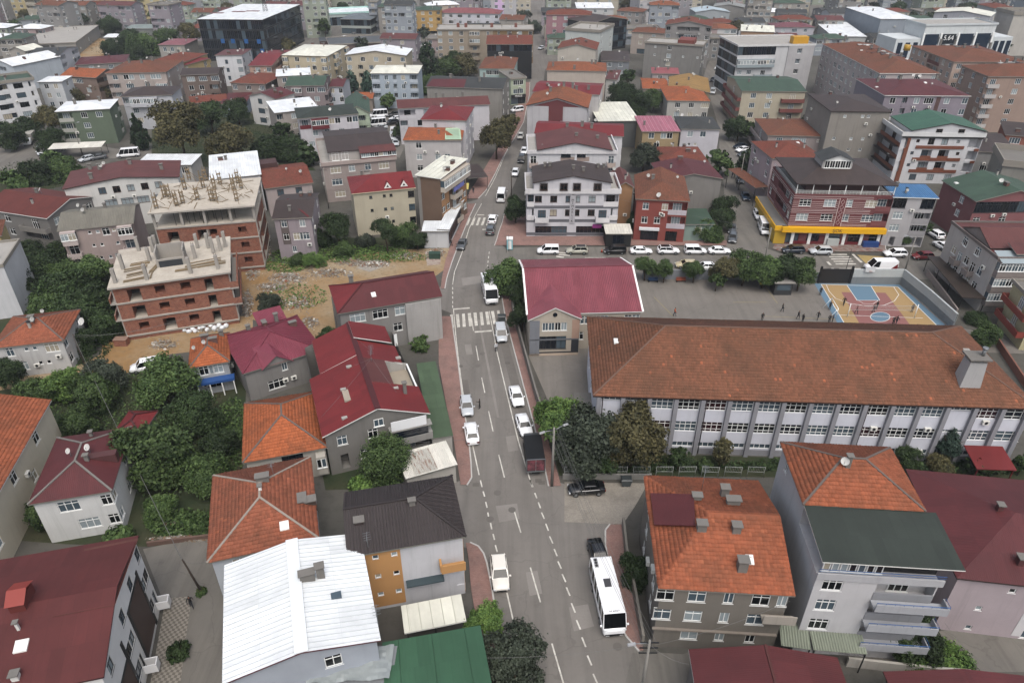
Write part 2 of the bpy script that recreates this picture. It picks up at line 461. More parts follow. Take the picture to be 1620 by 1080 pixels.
  xs = sorted({0,W,*[round(t,4) for o in op for t in o[:2]]}); zs = sorted({z0,z1,*[round(t,4) for o in op for t in o[2:4]]})
  xs = [x for x in xs if -1e-6 <= x <= W + 1e-6]; zs = [z for z in zs if z0 <= z <= z1 + 1e-6]
  T = lambda x,y,z: M @ Vector((x,y,z))
  for a in range(len(zs) - 1):
   run = None
   for b in range(len(xs) - 1):
    cx,cz = (xs[b] + xs[b + 1]) / 2,(zs[a] + zs[a + 1]) / 2
    hole = any(o[0] < cx < o[1] and o[2] < cz < o[3] for o in op)
    if not hole and run is None: run = xs[b]
    if run is not None and (hole or b == len(xs) - 2):
     e = xs[b] if hole else xs[b + 1]
     s.mb.poly([T(run,0,zs[a]),T(e,0,zs[a]),T(e,0,zs[a + 1]),T(run,0,zs[a + 1])],mi); run = None
  for x0,x1,a0,a1,d in op:
   a1 = min(a1,z1)
   q = [(x0,a0),(x1,a0),(x1,a1),(x0,a1)]
   for t in range(4):
    (xa,za),(xb,zb) = q[t],q[(t + 1) % 4]
    s.mb.poly([T(xa,0,za),T(xa,d,za),T(xb,d,zb),T(xb,0,zb)],mi)
   s.mb.poly([T(x0,d,a0),T(x1,d,a0),T(x1,d,a1),T(x0,d,a1)],mi)
  if bandm is not None:       # floor bands
   bb = MB()
   for i in range(len(rows)):
    zz = z1 - s.sh * (i + 1)
    if zz > .5: bb.box(.003,W - .003,-.05,-.002,zz - .42,zz + .2)
   if bb.f: s.part('floor_band',bb,bandm,M)
  return M,W
 def panel(s,side,x0,x1,z0,z1,m,name='painted_panel',t=.03):
  """proud painted or clad field on a facade, fractions across, metres up; openings stay free"""
  M,W = s.frame(side); pb = MB(); x0 *= W; x1 *= W; op = [o for o in s.ops.get(side,[]) if o[0] < x1 and o[1] > x0 and o[2] < z1 and o[3] > z0]
  xs = sorted({x0,x1,*[min(max(v,x0),x1) for o in op for v in o[:2]]}); zs = sorted({z0,z1,*[min(max(v,z0),z1) for o in op for v in o[2:4]]})
  for a in range(len(zs) - 1):
   run = None
   for b in range(len(xs) - 1):
    cx,cz = (xs[b] + xs[b + 1]) / 2,(zs[a] + zs[a + 1]) / 2; hole = any(o[0] < cx < o[1] and o[2] < cz < o[3] for o in op)
    if not hole and run is None: run = xs[b]
    if run is not None and (hole or b == len(xs) - 2): pb.box(run,xs[b] if hole else xs[b + 1],-t,-.002,zs[a],zs[a + 1]); run = None
  return s.part(name,pb,m,M)
 def walls(s,gm=None):
  w,d = s.w / 2,s.d / 2
  for sd in ('front','right','back','left'):
   if sd not in s.done:
    M,W = s.frame(sd); T = lambda x,z: M @ Vector((x,0,z))
    s.mb.poly([T(0,0),T(W,0),T(W,s.z),T(0,s.z)],0)
  for g in (s.gables or []): s.mb.poly(g,s.mat(gm) if gm else 0)
  s.mb.obj('wall',s.mats,s.root)
  return s
 def roof(s,kind,m,rise=1.6,laid=None,ribs=None,cap=None,th=.16,fascia=None,name='roof',box=None,z=None,holes=None,ribm=None):
  x0,x1,y0,y1 = box or (-s.W / 2,s.W / 2,-s.D / 2,s.D / 2)
  z = s.z if z is None else z; W,D = x1 - x0,y1 - y0; cx,cy = (x0 + x1) / 2,(y0 + y1) / 2
  fas = fascia or SOFFIT; mb = MB(); sl = []; lines = []; t = Vector((0,0,th))
  a,b,c,d = (x0,y0,z),(x1,y0,z),(x1,y1,z),(x0,y1,z)
  ins = s.ins
  if kind.startswith('hip'):
   hl = hr = hf = hb = True
   along = 'u' if W >= D else 'v'
   if kind == 'hipL': along = 'u'; hr = False
   if kind == 'hipR': along = 'u'; hl = False
   if kind == 'hipF': along = 'v'; hb = False
   if kind == 'hipU': along = 'u'
   if kind == 'hipV': along = 'v'
   if along == 'u':
    k = min(D / 2,W * .45)
    e = (x0 + (k if hl else 0),cy,z + rise); f = (x1 - (k if hr else 0),cy,z + rise)
    sl = [[a,b,f,e],[c,d,e,f]]
    if hl: sl.append([d,a,e]); lines += [(a,e),(d,e)]
    if hr: sl.append([b,c,f]); lines += [(b,f),(c,f)]
    lines.append((e,f))
    for flag,X,p_,q_,r_ in ((hl,x0,d,a,e),(hr,x1,b,c,f)):
     if not flag: s.gab('v',X,z,rise,mb,fas,th,p_,q_,r_)
   else:
    k = min(W / 2,D * .45)
    e = (cx,y0 + k,z + rise); f = (cx,y1 - (k if hb else 0),z + rise)
    sl = [[b,c,f,e],[d,a,e,f],[a,b,e]]
    lines += [(a,e),(b,e),(e,f)]
    if hb: sl.append([c,d,f]); lines += [(c,f),(d,f)]
    else: s.gab('u',y1,z,rise,mb,fas,th,c,d,f)
  elif kind == 'gableU':
   e,f = (x0,cy,z + rise),(x1,cy,z + rise)
   sl = [[a,b,f,e],[c,d,e,f]]; lines.append((e,f))
   s.gab('v',x0,z,rise,mb,fas,th,d,a,e); s.gab('v',x1,z,rise,mb,fas,th,b,c,f)
  elif kind == 'gableV':
   e,f = (cx,y0,z + rise),(cx,y1,z + rise)
   sl = [[b,c,f,e],[d,a,e,f]]; lines.append((e,f))
   s.gab('u',y0,z,rise,mb,fas,th,a,b,e); s.gab('u',y1,z,rise,mb,fas,th,c,d,f)
  elif kind == 'monoB':    # rises to the back
   c = (x1,y1,z + rise); d = (x0,y1,z + rise); sl = [[a,b,c,d]]
   w = ins; zz = z + rise
   s.gables = (s.gables or []) + [[(x0 + w,y0 + w,z),(x0 + w,y1 - w,z),(x0 + w,y1 - w,zz)],[(x1 - w,y0 + w,z),(x1 - w,y1 - w,zz),(x1 - w,y1 - w,z)],[(x0 + w,y1 - w,z),(x1 - w,y1 - w,z),(x1 - w,y1 - w,zz),(x0 + w,y1 - w,zz)]]
  elif kind == 'monoF':    # rises to the front
   a = (x0,y0,z + rise); b = (x1,y0,z + rise); sl = [[c,d,a,b]]
   w = ins; zz = z + rise
   s.gables = (s.gables or []) + [[(x0 + w,y0 + w,z),(x0 + w,y1 - w,z),(x0 + w,y0 + w,zz)],[(x1 - w,y0 + w,z),(x1 - w,y0 + w,zz),(x1 - w,y1 - w,z)],[(x0 + w,y0 + w,z),(x1 - w,y0 + w,z),(x1 - w,y0 + w,zz),(x0 + w,y0 + w,zz)]]
  elif kind == 'flat':
   mb.box(x0 + .3,x1 - .3,y0 + .3,y1 - .3,z,z + .12,0)
   pr = MB(); h = rise
   pr.box(x0,x1,y0,y0 + .22,z - .1,z + h); pr.box(x0,x1,y1 - .22,y1,z - .1,z + h)
   pr.box(x0,x0 + .22,y0 + .222,y1 - .222,z - .1,z + h); pr.box(x1 - .22,x1,y0 + .222,y1 - .222,z - .1,z + h)
   o = mb.obj(name,[m],s.root); pr.obj('parapet',[fas],o); s.roofobj = o
   return o
  for q in sl:
   q = [Vector(p) for p in q]
   mb.slope([p + t for p in q],0)
   mb.poly(list(reversed(q)),1)
  edges = {}
  for q in sl:
   for i in range(len(q)):
    p,r_ = tuple(q[i]),tuple(q[(i + 1) % len(q)])
    if (r_,p) in edges: del edges[(r_,p)]
    else: edges[(p,r_)] = 1
  for p,r_ in edges:
   p,r_ = Vector(p),Vector(r_); mb.poly([p,r_,r_ + t,p + t],1)
  o = mb.obj(name,[m,fas],s.root); s.roofobj = o
  if laid: lay_tiles(o,sl,th,laid,holes)
  if ribs: lay_ribs(o,sl,th,ribs,ribm or m)
  if cap and lines:
   cb = MB()
   for p,q in lines: cb.beam(Vector(p) + Vector((0,0,th + .05)),Vector(q) + Vector((0,0,th + .05)),.22,.12)
   cb.obj('ridge_cap',[cap],o)
  s.rf = (kind,z + th,rise,x0,x1,y0,y1)
  return o
 def gab(s,ax,X,z,rise,mb,fas,th,p,q,r_):
  i = s.ins; g = s.gables = (s.gables or [])
  p,q,r_ = Vector(p),Vector(q),Vector(r_); m_ = (p + q + r_) / 3
  ctr = Vector((m_.x,m_.y,0)); inward = -1 if (X > 0) else 1
  if ax == 'v': sh = Vector((inward * i,0,0)); e = Vector((0,i,0))
  else: sh = Vector((0,inward * i,0)); e = Vector((i,0,0))
  k = (1 if (q - p).dot(e) > 0 else -1)
  g.append([p + sh + e * k,q + sh - e * k,r_ + sh])
 def rz(s,x,y):
  """height of the roof surface above local x, y"""
  kind,z,rise,x0,x1,y0,y1 = s.rf; W,D = x1 - x0,y1 - y0
  fx = min(x - x0,x1 - x) ; fy = min(y - y0,y1 - y)
  if kind == 'gableU': return z + rise * max(0,fy) / (D / 2)
  if kind == 'gableV': return z + rise * max(0,fx) / (W / 2)
  if kind == 'monoB': return z + rise * (y - y0) / D
  if kind == 'monoF': return z + rise * (y1 - y) / D
  k = min(min(W,D) / 2,max(W,D) * .45)
  if kind == 'hipL': fx = x - x0
  if kind == 'hipR': fx = x1 - x
  if kind == 'hipF': fy = y - y0; return z + rise * max(0,min(1,min(fx / (W / 2),fy / k)))
  if W >= D or kind in ('hipL','hipR','hipU'): return z + rise * max(0,min(1,min(fx / k,fy / (D / 2))))
  return z + rise * max(0,min(1,min(fx / (W / 2),fy / k)))
 def on(s,x,y):
  """picture pixel on the roof -> local point on its surface"""
  z = s.z + .5
  for _ in range(12):
   lx,ly,_z = s.px(x,y,z); z = s.rz(lx,ly)
  return lx,ly,z
 def chimney(s,pix,w=.8,d=.6,h=1.3,m=None,capm=None,name='chimney'):
  x,y,z = s.on(*pix); mb = MB(); w *= .85; d *= .85; h *= .8
  mb.box(x - w / 2,x + w / 2,y - d / 2,y + d / 2,z - .9,z + h)
  o = mb.obj(name,[m or CONC],s.roofobj)
  cb = MB(); cb.box(x - w / 2 - .12,x + w / 2 + .12,y - d / 2 - .12,y + d / 2 + .12,z + h + .18,z + h + .28)
  for sx in (-1,1):
   for sy in (-1,1):
    cb.box(x + sx * (w / 2 - .1) - .07,x + sx * (w / 2 - .1) + .07,y + sy * (d / 2 - .1) - .07,y + sy * (d / 2 - .1) + .07,z + h,z + h + .18)
  cb.obj('chimney_cap',[capm or CONC],o)
  return s
 def dish(s,pix,r=.45,az=-.6):
  x,y,z = s.on(*pix); mb = MB(); ax = Vector((math.sin(az),-math.cos(az),.75)).normalized()
  mb.tube([(x,y,z - .3),(x,y,z + .8)],.035,5)
  c = Vector((x,y,z + .85)) + ax * .1; a = ax.cross(Vector((0,0,1))).normalized(); b = a.cross(ax)
  rings = []
  for k,(rr,off) in enumerate(((0.02,0),(.55,.045),(1,.15))):
   rings.append([c + ax * (off * r * 1.4) + a * (rr * r * math.cos(t * .5236)) + b * (rr * r * math.sin(t * .5236)) for t in range(12)])
  for k in range(2):
   for t in range(12):
    u = (t + 1) % 12; mb.poly([rings[k][t],rings[k][u],rings[k + 1][u],rings[k + 1][t]],1)
  mb.beam(c - b * r * .9,c + ax * .5 * r * 1.4,.03)
  mb.obj('satellite_dish',[METAL,plain('dish_white','#b3b3af',.5)],s.roofobj)
  return s
 def skylight(s,pix,w=.7,d=.8,m=None,name='skylight'):
  x,y,z = s.on(*pix); mb = MB(); z0,z1 = s.rz(x,y - d / 2),s.rz(x,y + d / 2)
  mb.hexa([(x - w / 2,y - d / 2,z0 - .1),(x + w / 2,y - d / 2,z0 - .1),(x + w / 2,y + d / 2,z1 - .1),(x - w / 2,y + d / 2,z1 - .1)],
    [(x - w / 2,y - d / 2,z0 + .14),(x + w / 2,y - d / 2,z0 + .14),(x + w / 2,y + d / 2,z1 + .14),(x - w / 2,y + d / 2,z1 + .14)])
  mb.obj(name,[m or plain('skylight_white','#cfd0cc',.4)],s.roofobj)
  return s
 def aerial(s,pix,h=1.8):
  x,y,z = s.on(*pix); mb = MB(); mb.tube([(x,y,z - .3),(x,y,z + h)],.03,5)
  mb.beam((x - .1,y - .6,z + h - .1),(x + .1,y + .6,z + h - .1),.035)
  for k in range(4): mb.beam((x - .35,y - .45 + k * .3,z + h - .07),(x + .35,y - .45 + k * .3,z + h - .07),.025)
  mb.obj('television_aerial',[METAL],s.roofobj)
  return s
 def block(s,name,box,m,top=None,parent=None):
  mb = MB(); mb.box(*box); o = mb.obj(name,[m],parent or s.root)
  return o
 def extras(s,n_ch=2,n_dish=1,n_ac=1):
  """small fittings every lived-in house has: flues, dishes, air conditioners; alike pieces share their mesh"""
  rg = s.rng; k = s.rf[0] if hasattr(s,'rf') else 'flat'
  for _ in range(n_ch + n_dish):
   x,y = rg.uniform(-.36,.36) * s.W,rg.uniform(-.3,.38) * s.D; z = s.rz(x,y) if k != 'flat' else s.z + .1
   if _ < n_ch: o = link('chimney',EXM['chimney'][rg.randrange(3)],s.roofobj,(x,y,z - .3),rg.choice((0,1.571)))
   else: link('satellite_dish',EXM['dish'][rg.randrange(2)],s.roofobj,(x,y,z),rg.uniform(-.6,.6) - s.rot)
  for _ in range(n_ac):
   for sd in ('front','left','right'):
    if sd in s.ops and rg.random() < .6:
     M,W = s.frame(sd); o = link('air_conditioner',EXM['ac'][0],s.root); o.matrix_local = M @ Matrix.Translation((rg.uniform(.1,.85) * W,0,max(1.5,s.z - s.sh * rg.randrange(1,3) - rg.uniform(.2,.5))))
  return s
 def acunit(s,side,fx,z):
  M,W = s.frame(side); mb = MB(); x = fx * W; mb.box(x,x + .8,-.36,-.03,z,z + .55,0)
  for k in range(10):
   an = k * .6283; mb.poly([(x + .4 + .22 * math.cos(an),-.365,z + .28 + .22 * math.sin(an)),(x + .4 + .22 * math.cos(an + .6283),-.365,z + .28 + .22 * math.sin(an + .6283)),(x + .4,-.362,z + .28)],1)
  s.part('air_conditioner',mb,[plain('ac_white','#c4c4be',.5),DARKMETAL],M)
  return s
def _exm():
 ch = []
 for w,d,h,m,cm in ((.6,.5,1.1,CONC,CONC),(1.1,.6,.9,wall('#7a5248',.4),CONC),(.35,.35,1.2,CONC_LIGHT,DARKMETAL)):
  mb = MB(); mb.box(-w / 2,w / 2,-d / 2,d / 2,-.8,h); mb.box(-w / 2 - .08,w / 2 + .08,-d / 2 - .08,d / 2 + .08,h + .12,h + .2,1); mb.box(-w / 2 + .08,w / 2 - .08,-d / 2 + .08,d / 2 - .08,h,h + .12,2); ch.append(mb.mesh('chimney',[m,cm,DARKMETAL]))
 ds = []
 for r in (.3,.4):
  mb = MB(); mb.tube([(0,0,-.3),(0,0,.8)],.03,5); ax = Vector((0,-.8,.6)).normalized(); c = Vector((0,-.05,.85)); a = Vector((1,0,0)); b = a.cross(ax); rs = [[c + ax * o * r + a * q * r * math.cos(t * .5236) + b * q * r * math.sin(t * .5236) for t in range(12)] for q,o in ((.02,0),(.6,.07),(1,.22))]
  for k in range(2):
   for t in range(12): u = (t + 1) % 12; mb.poly([rs[k][t],rs[k][u],rs[k + 1][u],rs[k + 1][t]],1)
  mb.beam(c - b * r * .9,c + ax * .8 * r,.025); ds.append(mb.mesh('satellite_dish',[METAL,plain('dish_grey','#9b9b97',.6)]))
 mb = MB(); mb.box(0,.8,-.36,-.05,0,.55); mb.tube([(.4,-.355,.28),(.4,-.37,.28)],.21,12,1); mb.box(.05,.1,-.3,-.001,-.06,0); mb.box(.7,.75,-.3,-.001,-.06,0)
 return {'chimney': ch,'dish': ds,'ac': [mb.mesh('air_conditioner',[plain('ac_white','#c4c4be',.5),DARKMETAL])]}
EXM = _exm()
def lay_tiles(o,sl,th,m,holes=None,tw=.3,cs=.42):
 """courses of single clay tiles over the slopes, one mesh"""
 rng = np.random.default_rng(5); V = []; Fc = []; n = 0
 for q in sl:
  p = [Vector(t) + Vector((0,0,th)) for t in q]; nrm = (p[1] - p[0]).cross(p[2] - p[0]).normalized()
  u = (p[1] - p[0]).normalized(); w = nrm.cross(u).normalized()
  pl = [((t - p[0]).dot(u),(t - p[0]).dot(w)) for t in p]; vmax = max(t[1] for t in pl)
  P0,U,Wv,N = (np.array(t) for t in (p[0],u,w,nrm))
  r = 0
  while r * cs < vmax - .05:
   vm = r * cs + cs * .5; xs = []
   for i in range(len(pl)):
    (xa,ya),(xb,yb) = pl[i],pl[(i + 1) % len(pl)]
    if (ya - vm) * (yb - vm) < 0: xs.append(xa + (xb - xa) * (vm - ya) / (yb - ya))
   if len(xs) >= 2:
    x0,x1 = min(xs),max(xs); k = max(1,int(round((x1 - x0) / tw))); tww = (x1 - x0) / k
    ua = x0 + np.arange(k) * tww; j = rng.normal(0,.012,k); hj = rng.normal(0,.012,k)
    va = r * cs - .03 + j; vb = np.minimum(r * cs + cs,vmax) + 0 * j
    pr = [(0,.012),(.5,.055),(1,.012)]
    lo = [P0 + np.outer(ua + a * tww * .98,U) + np.outer(va,Wv) + np.outer(h_ + .075 + hj,N) for a,h_ in pr]
    hi = [P0 + np.outer(ua + a * tww * .98,U) + np.outer(vb,Wv) + np.outer(h_ + .0 + 0 * hj,N) for a,h_ in pr]
    bt = [P0 + np.outer(ua + a * tww * .98,U) + np.outer(va,Wv) + np.outer(h_ - .01 + 0 * hj,N) for a,h_ in pr]
    V.append(np.stack(lo + hi + bt,1).reshape(-1,3))
    b_ = n + np.arange(k)[:,None] * 9
    for f in ((0,1,4,3),(1,2,5,4),(6,7,1,0),(7,8,2,1)): Fc.append(b_ + np.array(f))
    n += 9 * k
   r += 1
 V = np.concatenate(V).astype(np.float32); Fc = np.concatenate(Fc).astype(np.int32)
 if holes is not None:
  pass
 me = bpy.data.meshes.new('roof_tiles'); me.vertices.add(len(V)); me.vertices.foreach_set('co',V.ravel())
 me.loops.add(Fc.size); me.loops.foreach_set('vertex_index',Fc.ravel()); me.polygons.add(len(Fc))
 me.polygons.foreach_set('loop_start',np.arange(0,Fc.size,4,dtype=np.int32)); me.polygons.foreach_set('loop_total',np.full(len(Fc),4,np.int32))
 me.update(calc_edges=True); me.materials.append(m)
 t = link('roof_tiles',me,o); t['kind'] = 'stuff'
 return t
def lay_ribs(o,sl,th,step,m):
 """standing ribs of a sheet roof from eave to ridge"""
 mb = MB()
 for q in sl:
  p = [Vector(t) + Vector((0,0,th)) for t in q]; nrm = (p[1] - p[0]).cross(p[2] - p[0]).normalized()
  u = (p[1] - p[0]).normalized(); w = nrm.cross(u).normalized()
  pl = [((t - p[0]).dot(u),(t - p[0]).dot(w)) for t in p]
  x = min(t[0] for t in pl) + step * .5; xm = max(t[0] for t in pl)
  while x < xm:
   ys = []
   for i in range(len(pl)):
    (xa,ya),(xb,yb) = pl[i],pl[(i + 1) % len(pl)]
    if (xa - x) * (xb - x) < 0: ys.append(ya + (yb - ya) * (x - xa) / (xb - xa))
   if len(ys) >= 2 and max(ys) - min(ys) > .2:
    s0 = p[0] + u * x + w * min(ys); s1 = p[0] + u * x + w * max(ys)
    a = u * .03; b_ = u * .015; h = nrm * .055
    mb.poly([s0 - a,s0 - b_ + h,s1 - b_ + h,s1 - a]); mb.poly([s0 - b_ + h,s0 + b_ + h,s1 + b_ + h,s1 - b_ + h]); mb.poly([s0 + b_ + h,s0 + a,s1 + a,s1 + b_ + h])
   x += step
 t = mb.obj('roof_ribs',[m],o); t['kind'] = 'stuff'
 return t
# ================= ground, roads, pavements =================
GROUND = grounded('yard_ground','#55534e','#64625c',.05,'#3f3e38',.6)
ASPH = asphalt('asphalt','#76726d','#807c77','#65625e')
ASPH2 = asphalt('asphalt_side','#706d68','#7d7972','#5c5954')
DIRT = grounded('clay_dirt','#94754e','#9c8e76',.09,'#6f6049',.7,.6)
PAVE = None
def pavemat(name,c0,c1,w=.2,h=.1):
 m,nt,b = base(name); v = coords(nt,'Object'); br = nt.nodes.new('ShaderNodeTexBrick'); br.inputs['Scale'].default_value = 1
 br.inputs['Brick Width'].default_value = w; br.inputs['Row Height'].default_value = h; br.inputs['Mortar Size'].default_value = .012
 br.inputs['Color1'].default_value = lin(c0); br.inputs['Color2'].default_value = lin(c1); br.inputs['Mortar'].default_value = mul(lin(c0),.55); nt.links.new(v,br.inputs['Vector'])
 n1 = noise(nt,v,.5,6); a = mixc(nt,ramp2(nt,n1,(0,0,0,1),(.5,.5,.5,1),.45,.75),br.outputs['Color'],lin('#57504b')); nt.links.new(a,b.inputs['Base Color']); b.inputs['Roughness'].default_value = .9
 bump(nt,b,br.outputs['Fac'],-.3,.01)
 return m
PAVE = pavemat('red_paving','#8f6d65','#9c7d74'); PAVEG = pavemat('grey_paving','#8f897f','#9c968b'); CHECK = None
KERB = wall('#b3b1ac',.3); PAINT = grounded('road_paint','#c6c4bc','#a9a69e',.8,'#86837d',.85,.05,.7); PAINTY = grounded('yellow_paint','#a8925c','#97875c',.8,'#8a8070',.6,.05)
COURT_GREY = asphalt('yard_asphalt','#77736d','#817c76','#6a6762')
GRASS = grounded('garden_soil','#34402a','#4a4a36',.12,'#2a3320',.6,.6)
def sheetobj(name,polys,m,z,kind='structure',parent=None):
 mb = MB()
 for p in polys: mb.poly([P(x,y,z) for x,y in p])
 o = mb.obj(name,[m],parent)
 me = o.data
 for f in me.polygons:
  if f.normal.z < 0: f.flip()
 me.update()
 if parent is None: o['kind'] = kind
 return o
def strip(rows): return [[(rows[i][1],rows[i][0]),(rows[i][2],rows[i][0]),(rows[i + 1][2],rows[i + 1][0]),(rows[i + 1][1],rows[i + 1][0])] for i in range(len(rows) - 1)]
mb = MB(); mb.poly([(-1500,-300,0),(1500,-300,0),(1500,1800,0),(-1500,1800,0)]); o = mb.obj('ground',[GROUND]); o['kind'] = 'structure'
main_rows = [(1100,803,1100),(1040,793,1030),(1015,789,996),(985,784,982),(950,778,975),(900,771,966),(880,767,963),(868,752,960),(858,690,959),(840,690,957),(826,690,975),(768,700,900),(755,745,866),(700,740,852),(640,732,838),(580,725,822),(520,717,806),(495,713,799),(486,690,797),(460,690,793),(445,705,790),(432,709,800),(417,714,800),(392,723,800),(382,727,786),(342,742,795),(335,730,797),(322,732,800),(316,754,802),(300,769,810),(274,783,821),(249,795,831),(221,812,843),(193,828,852),(150,837,858),(110,841,862),(90,800,900),(60,780,960),(40,830,870),(0,838,866),(-40,842,866)]
sheetobj('main_road',strip(main_rows),ASPH,.02)
sheetobj('side_street',[[(781,393),(850,391),(1150,390),(1205,390),(1235,401),(1400,409),(1480,398),(1500,372),(1520,385),(1640,372),(1640,470),(1540,440),(1480,442),(1300,440),(1010,438),(795,436)]],ASPH2,.024)
sheetobj('north_street',strip([(391,1148,1216),(340,1148,1200),(280,1144,1184),(240,1138,1166),(205,1138,1156),(150,1122,1150),(125,1112,1152),(105,1118,1156),(80,1132,1164),(60,1142,1168),(30,1170,1190)]),ASPH2,.028)
sheetobj('bottom_side_street',[[(1000,1032),(1020,1030),(1080,1034),(1092,1030),(1092,1100),(985,1100)]],ASPH2,.024)
sheetobj('alley',[[(226,868),(300,852),(350,846),(356,900),(356,1100),(276,1100),(262,960)]],ASPH2,.02)
sheetobj('dirt_lot',[[(375,405),(420,412),(470,420),(560,402),(640,395),(712,392),(705,425),(690,436),(540,452),(524,470),(535,545),(505,560),(400,505),(370,450)]],DIRT,.016)
sheetobj('dirt_yard',[[(170,500),(255,470),(300,500),(400,500),(400,545),(270,560),(225,590),(160,588),(120,600),(-20,620),(-20,590),(110,585),(160,560)]],DIRT,.012)
sheetobj('far_road',[[(-60,225),(70,222),(130,225),(180,235),(240,240),(240,250),(70,252),(30,276),(-60,300)]],ASPH2,.02)
sheetobj('car_park',[[(585,178),(642,178),(640,232),(632,250),(605,240),(586,205)]],ASPH2,.02)
sheetobj('far_junction',[[(395,62),(700,55),(720,90),(640,88),(500,70),(400,75)]],ASPH2,.02)
sheetobj('far_junction_street',[[(500,40),(600,44),(600,60),(500,62)]],ASPH2,.024)
sheetobj('top_street',strip([(60,1290,1312),(30,1280,1306),(0,1282,1300),(-30,1284,1300)]),ASPH2,.02)
sheetobj('top_lane',strip([(60,1362,1385),(30,1366,1384),(0,1368,1382),(-30,1370,1380)]),ASPH2,.02)
sheetobj('garden_soil',[[(-30,440),(100,400),(175,430),(170,520),(130,585),(0,600),(-30,600)],[(-30,612),(150,598),(240,590),(300,600),(390,600),(384,740),(340,860),(226,864),(100,860),(-30,850)],[(505,725),(640,720),(650,770),(515,775)],[(0,250),(100,250),(120,290),(-20,320)],[(240,180),(420,180),(500,270),(240,262)],[(470,376),(680,376),(668,398),(560,402),(470,420),(425,405)]],GRASS,.008)
sheetobj('school_garden',[[(870,690),(940,715),(1640,735),(1640,760),(1020,752),(885,752)]],GRASS,.012)
sheetobj('school_yard',[[(812,440),(835,560),(870,640),(890,705),(945,720),(945,555),(1010,540),(1640,560),(1640,540),(1500,515),(1425,440),(1016,437)]],COURT_GREY,.014)
sheetobj('parking_paving',[[(893,762),(1025,764),(1005,800),(985,829),(893,825)]],PAVEG,.034)
sheetobj('tiled_forecourt',[[(1320,1010),(1640,985),(1640,1062),(1400,1062),(1330,1048)]],ASPH2,.02)
sheetobj('earth_patch',[[(98,64),(130,58),(168,62),(164,92),(128,96),(104,80)]],DIRT,.012)
sheetobj('pale_dust',[[(565,424),(578,414),(598,410),(612,414),(606,422),(585,430)]],grounded('concrete_dust','#8f8a82','#a09c94',.6,'#77705f',.6),.022)
sheetobj('old_floor',[[(672,398),(700,395),(696,418),(676,420)]],grounded('old_tile_floor','#8f7a70','#a8a096',.8,'#6f6254',.7),.022)
def pavement(name,rows,m,kerbside,h=.13):
 mb = MB(); n = len(rows)
 t = [(P(x0,y,h),P(x1,y,h),P(x0,y,0),P(x1,y,0)) for y,x0,x1 in rows]
 for i in range(n - 1):
  a,b = t[i],t[i + 1]; mb.poly([b[0],b[1],a[1],a[0]]); mb.poly([a[2],a[0],b[0],b[2]][::-1]); mb.poly([a[1],a[3],b[3],b[1]][::-1])
 for a in (t[0],t[-1]): mb.poly([a[0],a[1],a[3],a[2]])
 o = mb.obj(name,[m]); o['kind'] = 'structure'
 for f in o.data.polygons:
  if abs(f.normal.z) > .5 and f.normal.z < 0: f.flip()
 kb = MB(); k = 1 if kerbside == 'r' else 0
 for i in range(n - 1):
  a,b = t[i][k],t[i + 1][k]; d = (b - a).normalized(); nrm = Vector((d.y,-d.x,0)); off = nrm * .09 if (t[i][1 - k] - a).dot(nrm) < 0 else -nrm * .09
  kb.beam(a + off - Vector((0,0,.055)),b + off - Vector((0,0,.055)),.18,.16)
 kb.obj('kerb',[KERB],o)
 return o
pavement('pavement',[(858,737,743),(864,738,756),(875,740,764),(890,742,769),(930,745,777),(1000,757,787),(1100,776,802)],PAVE,'r')
pavement('pavement',[(500,698,713),(540,694,719),(575,694,724),(640,706,732),(690,717,740),(730,723,744),(755,727,745),(766,729,738)],PAVE,'r')
pavement('pavement',[(322,737,752),(345,733,741),(380,715,727),(415,704,714),(440,699,706),(456,697,703)],PAVE,'r')
pavement('pavement',[(130,830,838),(150,824,837),(193,812,828),(221,796,812),(249,777,795),(274,762,783),(300,745,769),(314,737,756)],PAVE,'r')
pavement('pavement',[(440,790,806),(500,800,811),(560,816,828),(620,832,844),(680,848,862),(740,863,880),(768,869,888)],PAVE,'l')
pavement('pavement',[(829,966,984),(838,959,985),(860,959,987),(890,964,992),(950,975,1003),(985,982,1010),(1005,992,1014),(1028,1012,1018)],PAVE,'l')
o = pavement('pavement',[(336,799,836),(352,795,846),(366,790,1003),(380,786,1150),(388,783,1150)],PAVE,'l')
pavement('pavement',[(386,1226,1400),(393,1222,1400),(398,1236,1404)],pavemat('shop_paving','#8a857d','#7a4c46',.6,.4),'r')
def wallrun(name,label,pts,h,m,t=.25,cat='wall',base_z=0):
 root = thing(name,label,cat,P(*pts[0]));
 for i in range(len(pts) - 1):
  mb = MB(); a,b = P(*pts[i]),P(*pts[i + 1]); d = (b - a).normalized(); nn = Vector((-d.y,d.x,0)) * (t / 2); o_ = root.location
  mb.hexa([a - nn - o_,b - nn - o_,b + nn - o_,a + nn - o_],[p + Vector((0,0,h)) - o_ for p in (a - nn,b - nn,b + nn,a + nn)]); mb.obj('wall_panel',[m],root)
 return root
wallrun('school_wall','concrete wall with brick coping between road pavement and school yard',[(806,438),(812,500),(829,562),(846,625),(866,690)],1.7,wall('#7f7a72',.5))
wallrun('retaining_wall','low stained concrete wall under the railings behind the parked black car',[(890,757),(960,757),(1030,757)],.8,wall('#8b8a84',.5))
r = wallrun('court_wall','pale blue-grey wall round the sports court',[(1345,449),(1424,449),(1465,483),(1506,521)],3.0,wall('#7b8488',.25))
